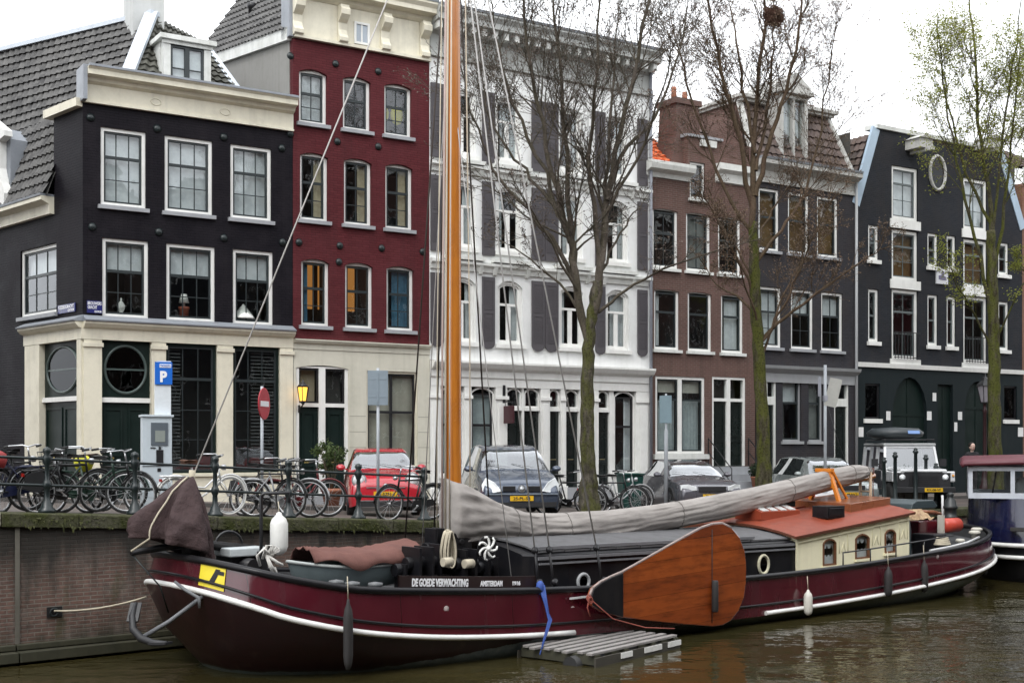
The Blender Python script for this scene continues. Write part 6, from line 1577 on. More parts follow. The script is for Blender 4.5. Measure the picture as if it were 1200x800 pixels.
# floating raft of slats
ra=thing('work_raft','floating raft of grey weathered slats beside the barge','raft',(1.44,20.75,0),radians(52)); ra.scale=(.80,.88,1)
slat=paint('weathered_slat',(.24,.225,.215),.8,.5,(.10,.095,.085),4.,.4); 
for i in range(7):
    y=-.75+i*.235; mb=MB(); mb.box(-1.62+.08*sin(i*2.2),y-.062,.17,1.50+.06*sin(i*3),y+.062,.21); mb.build('slat',slat,ra,bevel=.006)
for x in (-1.45,-.45,.55,1.42): mb=MB(); mb.box(x-.07,-.84,.02,x+.07,.78,.168); mb.build('bearer',wood_wet,ra)
mb=MB(); mb.box(-1.6,-.88,-.1,1.5,-.845,.14); mb.box(-1.6,.80,-.1,1.5,.82,.12); mb.build('side_board',paint('dark_wet_board',(.05,.045,.035),.6,.4),ra)
for a,b in ((-.75,-.35),(.1,.75),(1.0,1.5)): mb=MB(); mb.box(a,-.90,.05,b,-.883,.135); mb.build('edge_marker',whitestripe,ra)
for x in (-1.2,.0,1.2):
    mb=MB(); mb.tube([(x-.5,-.4,-.02),(x+.5,-.4,-.02)],.16,10); mb.tube([(x-.5,.4,-.02),(x+.5,.4,-.02)],.16,10) if False else None; mb.build('float_drum',paint('drum_black',(.02,.02,.02),.6,.3),ra)
# stern deck clutter
def onboat(name,lab,cat,k,y,z): return thing(name,lab,cat,boat_w(k,y,z),QA)
k,z=kz(1100,621,3.0)
o=onboat('gas_bottle','red cylinder lying on the stern deck','gas cylinder',20.95,-.95,interp(ZG,21.2)+.06)
mb=MB(); mb.tube([(-.33,0,.17),(-.28,0,.17),(.28,0,.17),(.34,0,.17)],[.08,.17,.17,.09],14); mb.build('tank',paint('bottle_red',(.50,.06,.035),.4,.35,(.25,.04,.03),5.),o)
mb=MB(); mb.tube([(.34,0,.17),(.44,0,.17)],.04,8); mb.build('cap',paint('worn_cream_metal',(.50,.48,.42)),o); mb=MB(); mb.box(-.40,-.06,.0,-.35,.10,.42); mb.build('foot_plate',paint('worn_cream_metal',(.50,.48,.42)),o)
o=onboat('stern_lamp','black ribbed ship lantern standing at the stern against the blue boat','lantern',21.6,-.55,1.46); o.scale=(.72,.72,.85)
mb=MB(); mb.lathe([(.14,0),(.20,.06),(.20,.14),(.24,.16),(.24,.22),(.19,.25),(.2,.42),(.24,.45),(.24,.5),(.2,.54),(.17,.68),(.10,.74),(.10,.8),(.12,.86),(.06,.9)],16); mb.build('housing',paint('lantern_black',(.014,.017,.018),.4,.3),o)
o=onboat('flag_staff','short white staff at the stern rail','staff',21.7,-.3,interp(ZG,21.7)); mb=MB(); mb.tube([(0,0,0),(-.05,0,.85)],.03,8); mb.build('staff',paint('rail_white',(.6,.6,.6)),o)
for i,(k,y,lab) in enumerate(((19.6,-1.55,'coil of pale rope on the side deck behind the cabin'),)):
    o=onboat('rope_coil',lab,'rope',k,y,interp(ZG,k)+.0); mb=MB()
    for j in range(4): mb.tube([((.20-.02*j)*cos(a),.8*(.20-.02*j)*sin(a),.04+j*.045) for a in [2*pi*q/16 for q in range(16)]],.03,6,closed=True)
    mb.build('rope',palerope,o)
# ================================================================== blue cabin boat astern
bb=thing('blue_boat','dark blue cabin boat with maroon roof and white window frames','boat',(11.85,33.4,0),radians(-19))
bluep=plated('navy_hull_paint',(.006,.008,.032),(.009,.011,.042))
mb=MB(); rows=[]
def brow(z,x0,w,): 
    n=16; pts=[]
    for i in range(n+1):
        t=pi*i/n-pi/2; pts.append((x0+1.5-1.5*cos(t) if True else 0, w*sin(t),z))
    return pts+[(12,w,z),(12,-w,z)]
lv=[(-.4,.5,1.35),(0,.28,1.6),(.55,.08,1.75),(.98,.02,1.8),(1.30,.0,1.78),(2.05,.06,1.66)]
mb.grid([brow(*l) for l in lv[:4]],cu=True); hb_=mb.build('hull',blackgloss,bb,angle=40)
mb=MB(); mb.grid([brow(*l) for l in lv[3:]],cu=True); mb.add(brow(*lv[-1]),[tuple(range(19))]); mb.build('topside',bluep,bb,angle=40)
for z,x0,m_,n_ in ((.92,.0,1.86,0),(.62,.05,1.84,1)):
    P=[p for p in brow(z,x0-.04,m_-.02)][:17]+[(12,m_-.02,z)]
    P=[(12,-(m_-.02),z)]+[p for p in brow(z,x0-.04,m_-.02)][:12 if n_==0 else 4]
    if n_: P=P[:5]
    mb=MB(); mb.tube(P,.055,8); mb.build('white_stripe',whitestripe,bb)
mb=MB(); mb.box(1.0,-1.9,1.28,12,-1.72,1.36); mb.build('rubbing_strake',paint('dark_rub',(.03,.028,.026),.6,.4),bb)
fw=paint('frame_white',(.52,.55,.60),.5,.35)
cx0,cy=.04,1.55
zw0,zw1=2.053,2.84
mb=MB()
posts=[cx0,1.02,1.93,2.85,3.8,4.8,5.8,6.8]
mb.box(cx0,-cy,zw0,8,-cy+.06,zw0+.14); mb.box(cx0,-cy,zw1-.10,8,-cy+.06,zw1)
for x in posts: mb.box(x,-cy,zw0+.14,x+.10,-cy+.06,zw1-.10)
mb.box(cx0,-cy+.06,zw0,cx0+.06,cy,zw0+.14); mb.box(cx0,-cy+.06,zw1-.1,cx0+.06,cy,zw1)
for y in (-.55,.45,cy-.1): mb.box(cx0,y,zw0+.14,cx0+.06,y+.1,zw1-.1)
mb.box(cx0,cy-.06,zw0,8,cy,zw0+.14); mb.box(cx0,cy-.06,zw1-.10,8,cy,zw1)
for x in posts: mb.box(x,cy-.06,zw0+.14,x+.10,cy,zw1-.10)
fr=mb.build('window_frame',fw,bb)
mb=MB(); mb.add([(cx0,-cy+.03,zw0),(8,-cy+.03,zw0),(8,-cy+.03,zw1),(cx0,-cy+.03,zw1)],[(0,1,2,3)]); mb.build('pane',clearglass,fr,fixn=False)
mb=MB(); mb.add([(cx0+.03,cy,zw0),(cx0+.03,-cy,zw0),(cx0+.03,-cy,zw1),(cx0+.03,cy,zw1)],[(0,1,2,3)]); mb.build('pane',clearglass,fr,fixn=False)
mb=MB(); rows=[]
for x,o_ in ((-.10,-.05),(-.03,.0),(1.2,.03),(3,.06),(8.2,.09)):
    rows.append([(x,-cy-.14,zw1+.02+o_),(x,-cy*.7,zw1+.10+o_),(x,0,zw1+.17+o_),(x,cy*.7,zw1+.10+o_),(x,cy+.14,zw1+.02+o_)])
mb.grid(rows); mb.build('roof',paint('maroon_roof',(.105,.022,.032),.5,.25),bb,solid=-.10)
mb=MB(); mb.box(1.2,-.7,zw0,2.6,.2,zw0+.5); mb.box(3.4,-.7,zw0,4.8,.2,zw0+.55); mb.build('saloon_seat',paint('pale_upholstery',(.52,.54,.55),.8,.2),bb,bevel=.12)
mb=MB(); mb.tube([(.6,-.9,zw0),(.72,-1.0,zw1)],.02,6); mb.tube([(2.3,-1.0,zw1),(2.8,-1.1,zw0+.3),(3.2,-1.1,zw0)],.02,6); mb.build('grab_pole',blackpaint,bb)
# ================================================================== street furniture along the quay
def ground(px,d,dz=0):
    k=kpx(px,d); return qpt(k,d,street_z(k)+dz)
rail=thing('quay_railing','dark green iron railing with ball topped posts along the quay edge','railing',(Q0[0],Q0[1],0),QA)
pk=[-7.2,-5.6,-4.0,-2.4,-.85]+[kpx(p,-.30) for p in (55,158,252,338,420,497)]
postm=None
for k in pk:
    z=street_z(k)
    mb=MB(); mb.lathe([(.14,0),(.14,.05),(.095,.09),(.08,.16),(.05,.20),(.042,.36),(.06,.40),(.078,.44),(.06,.49),(.04,.53),(.036,.74),(.055,.78),(.07,.84),(.07,.89),(.045,.93),(.068,.97),(.06,1.02),(.0,1.05)],10,(k,.30,z+.02)); mb.build('post',iron,rail)
for h in (.455,.875):
    mb=MB(); mb.tube([(k,.30,street_z(k)+h) for k in [-7.2]+[pk[i] for i in range(1,len(pk))]],.023,8); mb.build('rail',iron,rail)

# ---- bicycles
def make_bike(label,loc,rot,fc,seatc,group,basket=None,bag=None,lean=.06,skirt=False):
    o=thing('bicycle',label,'bicycle',loc,rot,group); o.rotation_euler=(lean,0,rot)
    fm=paint('bike_'+fc,{'black':(.014,.014,.015),'white':(.74,.75,.75),'navy':(.015,.02,.06),'green':(.02,.05,.035),'red':(.13,.018,.02),'silver':(.4,.41,.42)}[fc],.35,.3,scale=6)
    tyre=paint('tyre_rubber',(.018,.018,.018),.8,.3); rimm=paint('bike_rim',(.52,.53,.54),.3,.2,metal=.6); chrome=paint('chrome_worn',(.55,.56,.57),.3,.3,metal=.7)
    wt=white if fc=='white' else tyre
    r=.335
    for x in (-.54,.56):
        mb=MB(); mb.tube([(x+r*cos(a*pi/14),0,r+.02+r*sin(a*pi/14)) for a in range(28)],.021,6,closed=True); w=mb.build('wheel',wt,o)
        mb=MB(); mb.tube([(x+.305*cos(a*pi/14),0,r+.02+.305*sin(a*pi/14)) for a in range(28)],.013,5,closed=True)
        for a in range(14): mb.bar((x,.02*(-1)**a,r+.02),(x+.30*cos(a*pi/7+.2),0,r+.02+.30*sin(a*pi/7+.2)),.0045,.0045)
        mb.tube([(x,-.05,r+.02),(x,.05,r+.02)],.022,6); mb.build('rim',rimm,w)
        mb=MB(); mb.tube([(x+.375*cos(a),0,r+.02+.375*sin(a)) for a in [(-.25 if x<0 else .1)*1.0+pi*i/12*.86+(.45 if x<0 else -.05) for i in range(13)]],.018,5); mb.build('mudguard',fm,o)
    bb_=(-.08,0,.30); st=(-.22,0,.86); hd0=(.36,0,.62); hd1=(.31,0,.92)
    mb=MB(); mb.tube([bb_,st],.019,6); mb.tube([hd0,hd1],.021,6)
    if fc in('white','green','red','silver'): mb.tube([hd0,(.12,0,.42),bb_],.019,6); mb.tube([(.33,0,.74),(.05,0,.50),(-.14,0,.52)],.017,6)
    else: mb.tube([hd0,bb_],.019,6); mb.tube([(.33,0,.80),(-.2,0,.80)],.018,6)
    for y in (-.06,.06): mb.tube([bb_,(-.54,y,.355)],.011,5); mb.tube([(-.54,y,.355),(-.2,y*.4,.78)],.011,5)
    mb.build('frame',fm,o)
    mb=MB()
    for y in (-.055,.055): mb.tube([hd0,(.40,y,.55),(.56,y,.355)],.012,5)
    mb.build('fork',fm,o)
    mb=MB(); mb.tube([hd1,(.29,0,1.05)],.014,6); mb.tube([(.08,-.30,1.06),(.20,-.29,1.08),(.33,-.12,1.09),(.30,0,1.06),(.33,.12,1.09),(.20,.29,1.08),(.08,.30,1.06)],.013,6); hb=mb.build('handlebar',chrome,o)
    for y in (-.297,.297): mb=MB(); mb.tube([(.05,y,1.055),(.17,y,1.075)],.019,6); mb.build('grip',paint('grip_black',(.02,.02,.02),.8,.2),hb)
    mb=MB(); mb.tube([st,(-.245,0,.95)],.013,6); b=mb.grid([[(x,w*s,z+.0) for s in (-1,-.6,0,.6,1)] for x,w,z in ((-.42,.10,.98),(-.34,.12,1.0),(-.22,.08,.985),(-.10,.035,.985),(-.06,.02,.97))]); mb.grid([[(x,w*s,z-.055) for s in (-1,-.6,0,.6,1)] for x,w,z in ((-.42,.10,.98),(-.34,.12,1.0),(-.22,.08,.985),(-.10,.035,.985),(-.06,.02,.97))]); mb.obox((-.27,0,.965),(.26,.13,.05)); mb.build('saddle',paint('saddle_'+seatc,{'black':(.015,.015,.015),'brown':(.10,.045,.025)}[seatc],.5,.3),o)
    mb=MB(); mb.tube([(-.30,0,.70),(-.78,-.06,.71),(-.80,.06,.71),(-.30,0,.70)],.009,5)
    for y in (-.07,.07): mb.tube([(-.32,y,.71),(-.80,y,.72)],.009,5); mb.tube([(-.54,y,.355),(-.70,y,.71)],.008,5)
    for x in (-.45,-.6,-.72): mb.tube([(x,-.07,.715),(x,.07,.715)],.007,5)
    mb.build('carrier',fm,o)
    mb=MB(); mb.prism([(-.60,.31),(-.50,.42),(0,.40),(.06,.30),(0,.21),(-.50,.29)],lambda p,q,d:(p,d,q),.035,.06); mb.build('chain_case',fm,o)
    mb=MB(); mb.tube([(-.08,-.10,.30),(-.08,.10,.30)],.015,6); mb.bar((-.08,.09,.30),(.06,.10,.20),.014,.022); mb.bar((-.08,-.09,.30),(-.22,-.10,.40),.014,.022); mb.box(.01,.10,.185,.11,.18,.21); mb.box(-.27,-.18,.39,-.17,-.10,.415); mb.build('pedals',chrome,o)
    mb=MB(); mb.lathe([(.02,0),(.05,.03),(.055,.08),(.0,.085)],10,(.37,0,.86),Matrix.Rotation(pi/2,3,'Y')); mb.build('lamp',chrome,o)
    mb=MB(); mb.box(-.82,-.035,.62,-.80,.035,.67); mb.build('rear_light',paint('rear_red',(.35,.02,.015),.3,.2),o)
    if skirt: mb=MB(); mb.prism([(-.56,.36),(-.86,.44),(-.80,.66),(-.56,.72),(-.36,.62)],lambda p,q,d:(p,d,q),.085,.095); mb.prism([(-.56,.36),(-.86,.44),(-.80,.66),(-.56,.72),(-.36,.62)],lambda p,q,d:(p,d,q),-.095,-.085); mb.build('coat_guard',paint('coat_guard_black',(.02,.02,.022),.6,.2),o)
    if basket:
        mb=MB(); 
        for z,s in ((.80,.82),(.88,.88),(.96,.94),(1.04,1.)): mb.tube([(.50+.15*s*a,.19*s*b,z) for a,b in ((-1,-1),(1,-1),(1,1),(-1,1))],.008,4,closed=True)
        for a,b in ((-1,-1),(0,-1),(1,-1),(1,0),(1,1),(0,1),(-1,1),(-1,0),(-.5,-1),(.5,-1),(-.5,1),(.5,1)): mb.bar((.50+.123*a,.156*b,.80),(.50+.15*a,.19*b,1.04),.007,.007)
        mb.box(.375,-.155,.795,.62,.155,.802); mb.build('basket',paint('basket_wire',(.05,.05,.05),.5,.2),o)
    if bag:
        mb=MB(); mb.lathe([(.0,-.14),(.10,-.12),(.15,0),(.14,.10),(.06,.15),(.0,.155)],12,(-.58,0,.84),None,sx=1.25,sy=.8); mb.build('saddle_bag',paint('bag_'+bag,{'yellow':(.62,.60,.03),'red':(.30,.03,.03),'orange':(.55,.12,.02)}[bag],.6,.2),o)
    return o
G='bicycles parked behind the quay railing'
def bpos(px,d): return ground(px,d)
bikes=[
 (-6,-.75,QA+radians(186),'navy','black','dark blue bicycle with black saddle cut off by the photo edge at the railing',dict(skirt=True)),
 (24,-1.0,QA+radians(40),'black','black','black bicycle with red pannier leaning between the railing and the black house side door',dict(bag='red')),
 (78,-.85,QA+radians(12),'black','black','black bicycle with black coat guards left of the bicycle with the yellow bag',dict(skirt=True)),
 (92,-1.35,QA+radians(200),'black','brown','black bicycle with brown saddle behind the one with coat guards',dict(basket=True)),
 (108,-1.0,QA+radians(-35),'green','black','dark green step through bicycle beside the yellow bag bicycle',dict()),
 (133,-.95,QA+radians(-62),'black','black','black bicycle with yellow saddle bag and chrome bars before the parking meter',dict(bag='yellow')),
 (236,-.80,QA+radians(5),'white','brown','white painted step through bicycle with white tyres behind the railing',dict()),
 (312,-1.1,QA+radians(-68),'black','black','black bicycle with wire basket seen end on under the no entry sign',dict(basket=True,skirt=True)),
 (330,-.95,QA+radians(-50),'silver','black','silver bicycle turned almost end on behind the fourth railing post',dict()),
 (352,-1.15,QA+radians(-12),'red','black','red framed bicycle between the railing and the potted shrub',dict()),
 (482,-.62,QA+radians(184),'black','black','black bicycle in front of the red hatchback',dict()),
 (668,-2.6,QA+radians(-55),'black','black','black bicycle with small red bag just left of the mossy tree trunk',dict(bag='red')),
 (716,-2.2,QA+radians(-40),'black','black','black bicycle just right of the mossy tree trunk',dict()),
 (728,-3.0,QA+radians(-20),'silver','black','silver bicycle leaning in front of the green wheelie bin',dict()),
]
for i,(px,d,rz,fc,sc,lab,kw) in enumerate(bikes):
    make_bike(lab,bpos(px,d),rz,fc,sc,G,lean=(.05,-.04,.07)[i%3],**kw)

# ---- parking meter with blue P sign
p=ground(183,-1.55); yaw=atan2(-p.x,p.y)*1.0
o=thing('parking_meter','pale grey parking ticket machine with blue P sign on its column','parking meter',p,yaw+radians(6))
pm=paint('meter_grey',(.50,.56,.60),.4,.25,(.3,.33,.35))
mb=MB(); mb.box(-.26,-.20,0,.26,.20,.86); mb.box(-.25,-.20,.875,.25,.20,1.72); mb.box(-.28,-.23,1.72,.28,.22,1.76); mb.box(-.26,-.22,.862,.26,.2,.874); mb.build('cabinet',pm,o,bevel=.012)
mb=MB(); mb.box(-.11,-.215,1.22,.18,-.201,1.62); mb.build('screen_bezel',paint('bezel_grey',(.10,.12,.14),.4,.2),o); mb=MB(); mb.box(-.04,-.222,1.28,.13,-.216,1.48); mb.build('screen',paint('screen_green',(.25,.28,.26),.2,.2),o)
mb=MB(); mb.box(-.02,-.214,.88,.10,-.201,1.14); mb.box(-.12,-.214,1.17,-.03,-.201,1.185); mb.box(.02,-.222,1.15,.06,-.201,1.20); mb.box(.0,-.212,.76,.06,-.201,.82); mb.build('ticket_slot',blackpaint,o)
mb=MB(); mb.prism([(-.02,1.762),(.25,1.762),(.25,2.72),(.02,2.72),(-.02,2.60)],lambda a,c,d:(a,d,c),-.05,.10); mb.build('column',paint('column_white',(.66,.70,.73),.4,.2),o)
bl=paint('sign_blue',(.012,.13,.55),.35,.1)
mb=MB(); mb.box(-.03,-.075,2.30,.27,-.052,2.70); s=mb.build('sign',bl,o)
textmesh('P',.20,wtext,s,wallM(.06,-.077,2.34),width=.12,bold=.05); 
mb=MB(); mb.box(.05,-.079,2.60,.25,-.076,2.665); mb.build('sign_strip',wtext,s); textmesh('TICKETS',.035,bl,s,wallM(.06,-.081,2.615),width=.18,bold=.02)

# ---- traffic signs
zinc=paint('zinc_pole',(.40,.43,.46),.45,.25,(.25,.26,.27),4.)
p=ground(307,-1.6); o=thing('no_entry_sign','round red no entry sign with white bar turned nearly edge on','traffic sign',p,radians(80))
mb=MB(); mb.tube([(0,0,0),(0,0,2.45)],.03,8); mb.build('pole',zinc,o)
mb=MB(); mb.lathe([(.30,0),(.30,.012),(.285,.016)],28,(0,-.035,2.12),Matrix.Rotation(pi/2,3,'X')); mb.build('disc',paint('sign_red',(.42,.03,.045),.4,.2),o); mb=MB(); mb.box(-.21,-.058,2.07,.21,-.0515,2.17); mb.build('bar',wtext,o)
p=ground(443,-1.1); o=thing('sign_post','bluish grey back of a rectangular sign on a pole before the red hatchback','traffic sign',p,radians(2))
mb=MB(); mb.tube([(0,0,0),(0,0,2.98)],.03,8); mb.build('pole',zinc,o); mb=MB(); mb.box(-.20,-.06,2.25,.20,-.04,2.93); mb.box(-.02,-.07,2.3,.02,-.0605,2.9) ; mb.box(-.19,-.065,2.40,.19,-.0605,2.43); mb.box(-.19,-.065,2.75,.19,-.0605,2.78); mb.build('panel',paint('sign_back_blue_grey',(.22,.27,.31),.5,.4,(.14,.17,.2)),o,bevel=.004)
p=ground(780.5,-2.6); o=thing('sign_post','slim grey pole with narrow sign panel before the brown brick house','traffic sign',p,radians(-22))
mb=MB(); mb.tube([(0,0,0),(0,0,2.1),(0,0,2.15),(0,0,3.05)],[.05,.05,.028,.028],8); mb.build('pole',zinc,o); mb=MB(); mb.box(-.16,-.05,2.3,.16,-.032,3.0); mb.build('panel',paint('panel_sea_grey',(.20,.29,.33),.35,.3),o,bevel=.004)
p=ground(967,-1.9); o=thing('sign_post','tall zinc pole with two tilted grey sign backs before the grey house','traffic sign',p,radians(10))
mb=MB(); mb.tube([(0,0,0),(0,0,4.05)],.045,8); mb.build('pole',zinc,o); M=Matrix.Rotation(radians(14),3,'Y')@Matrix.Rotation(radians(-20),3,'Z'); mb=MB(); mb.obox((.20,-.08,3.28),(.34,.02,.80),M); mb.build('panel',paint('panel_worn',(.40,.40,.37),.5,.4),o); mb=MB(); mb.obox((-.14,.06,3.45),(.34,.02,.55),Matrix.Rotation(radians(55),3,'Z')); mb.box(-.05,-.06,3.05,.05,.06,3.2); mb.build('panel',paint('panel_lilac_grey',(.36,.37,.42),.5,.3),o)
mb=MB(); mb.tube([(.05,0,3.0),(.35,0,2.0),(.8,0,.9)],.008,4); mb.build('cable',blackpaint,o)
# ---- lamp post
p=ground(1154,-2.2); o=thing('street_lamp','classic dark red iron street lamp with six sided lantern beside the last tree','street lamp',p,0)
mb=MB(); mb.lathe([(.18,0),(.18,.5),(.12,.6),(.09,.9),(.06,1.1),(.055,2.9),(.08,2.95),(.05,3.05),(.05,3.2),(.12,3.24)],10); mb.build('post',paint('lamp_oxblood',(.035,.012,.014),.4,.3),o)
mb=MB(); 
for i in range(6):
    a=pi/3*i; mb.bar((.13*cos(a),.13*sin(a),3.24),(.25*cos(a),.25*sin(a),3.78),.02,.02)
mb.lathe([(.28,3.78),(.24,3.84),(.12,3.95),(.08,4.05),(.03,4.08),(.03,4.2)],6,smooth=False); mb.lathe([(.14,3.22),(.14,3.25)],6); mb.build('lantern_frame',blackpaint,o)
mb=MB(); mb.lathe([(.12,3.255),(.235,3.77)],6,smooth=False); mb.build('lantern_glass',paint('frosted_lantern',(.33,.31,.34),.25,.3),o)
# ---- black iron posts, planter
for i,(px,pt) in enumerate(((1036,535),(1049,529),(1073,524),(1085,532),(1097,542))):
    k=kpx(px,-.35); Y=qpt(k,-.35).y; z=street_z(k); h=CAMZ+(525-pt)/FPX*Y-z
    o=thing('iron_post',('leftmost tall black iron post, beside the boom end','tall black iron post left of the clipped shrub','tallest black iron post, in front of the windscreen of the white off-roader','black iron post before the white bonnet of the off-roader','shortest black iron post, at the front corner of the off-roader')[i],'post',qpt(k,-.35,z),QA,'black iron posts on the quay')
    mb=MB(); mb.lathe([(.09,0),(.09,.25),(.06,.3),(.05,h-.18),(.08,h-.14),(.08,h-.10),(.045,h-.07),(.07,h-.03),(.0,h)],10); mb.build('shaft',iron,o)
def leafball(mb,c,rx,rz,n,rg,sz=.035,shell=.55):
    for i in range(n):
        v=Vector((rg.gauss(0,1),rg.gauss(0,1),rg.gauss(0,1))).normalized()*(shell+(1-shell)*rg.random())
        p=Vector(c)+Vector((v.x*rx,v.y*rx,v.z*rz)); a=Vector((rg.gauss(0,1),rg.gauss(0,1),rg.gauss(0,1))).normalized(); b=a.cross(v).normalized()
        s=sz*rg.uniform(.6,1.4); mb.add([p-a*s,p+b*s*.5,p+a*s,p-b*s*.5],[(0,1,2,3)])
p=ground(1058,-1.6); o=thing('planter','weathered plank planter with dark clipped shrub before the white off-roader','planter',p,QA)
mb=MB(); mb.box(-.45,-.35,0,.45,.35,.55); mb.box(-.48,-.38,.5,.48,.38,.56)
for x in (-.3,-.15,0,.15,.3): mb.box(x-.005,-.353,.02,x+.005,-.349,.5)
mb.build('box',paint('planter_wood',(.14,.12,.095),.8,.4),o,bevel=.008); rg=random.Random(5); mb=MB(); leafball(mb,(0,0,.95),.46,.45,2600,rg,.05,.35); mb.build('foliage',leafmat('box_leaf',(.010,.022,.008),(.022,.040,.014),.15),o)
# ---- potted shrub by the red house door, topiary on the stoop
def onfront(px,y): t=hx(px); q=fpt(t,0,y); return Vector((q.x,q.y,sz(q.x,q.y)+.1))
terra=paint('terracotta',(.30,.12,.07))
p=onfront(368,-1.1); o=thing('potted_shrub','tall leafy shrub in terracotta pot beside the green doors of the red house','potted plant',p,FA)
mb=MB(); mb.lathe([(.18,0),(.25,.36),(.28,.37),(.28,.44),(.24,.45),(.22,.40)],16); mb.build('pot',terra,o)
rg=random.Random(6); mb=MB()
for i in range(9): a=rg.uniform(0,6.3); mb.tube([(0,0,.38),(.12*cos(a),.12*sin(a),.8),(.3*cos(a),.3*sin(a),1.25+rg.uniform(0,.35))],[.014,.01,.005],4)
mb.build('stem',paint('stem_brown',(.08,.06,.035),.8,.3),o); mb=MB()
for i in range(7): leafball(mb,(rg.uniform(-.28,.28),rg.uniform(-.25,.25),rg.uniform(.85,1.5)),.22,.24,130,rg,.05,.1)
mb.build('foliage',leafmat('shrub_leaf',(.045,.075,.022),(.085,.12,.04),.3),o)
t=hx(861); q=fpt(t,0,-1.0); zt_=hz(861,556)+.05; o=thing('potted_topiary','small clipped ball shrub in a pot on the stoop of the brown house','potted plant',Vector((q.x,q.y,sz(q.x,q.y)+.52)),FA)
mb=MB(); mb.lathe([(.12,0),(.17,.28),(.19,.29),(.19,.33)],14); mb.build('pot',terra,o); mb=MB(); leafball(mb,(0,0,.52),.26,.24,900,random.Random(8),.035,.5); mb.build('foliage',MATS['box_leaf'],o)
# ---- green wheelie bin
p=ground(738,-4.2); o=thing('wheelie_bin','dark green wheelie bin in front of the white house','bin',p,QA-radians(30))
gb_=paint('bin_green',(.008,.055,.045),.45,.25); mb=MB(); P=[(-.24,.0,.12),(.24,.0,.12)]
mb.add([(-.23,-.27,.08),(.23,-.27,.08),(.23,.25,.08),(-.23,.25,.08),(-.29,-.34,.95),(.29,-.34,.95),(.29,.34,.95),(-.29,.34,.95)],[(0,3,2,1),(4,5,6,7),(0,1,5,4),(1,2,6,5),(2,3,7,6),(3,0,4,7)]); mb.build('body',gb_,o,bevel=.02)
mb=MB(); mb.box(-.31,-.38,.955,.31,.36,1.0); mb.tube([(-.25,.42,.97),(.25,.42,.97)],.02,6); mb.build('lid',gb_,o,bevel=.02)
for x in (-.27,.27): mb=MB(); mb.tube([(x-.03,.28,.1),(x+.03,.28,.1)],.10,12); mb.build('wheel',paint('tyre_rubber',(.018,.018,.018)),o)
# ---- red and white barrier boards on the quay behind the barge cabin
p=ground(965,-.7); o=thing('barrier','small red and white folding barrier on the quay behind the orange crutch','barrier',p,QA-radians(35))
mb=MB(); mb.box(-.28,-.16,.0,.28,-.12,.95); mb.box(-.22,-.175,.55,.05,-.161,.85,1); mb.box(-.22,-.175,.15,.22,-.161,.42,1); mb.build('panel',[wtext,paint('panel_pattern_grey',(.45,.50,.56),.5,.2)],o)
mb=MB(); mb.box(-.45,-.18,.0,-.285,.18,1.0); mb.build('end_board',paint('barrier_red',(.50,.05,.03),.5,.2),o); mb=MB(); mb.box(-.28,.12,.0,.28,.16,.95); mb.build('back_panel',wtext,o)
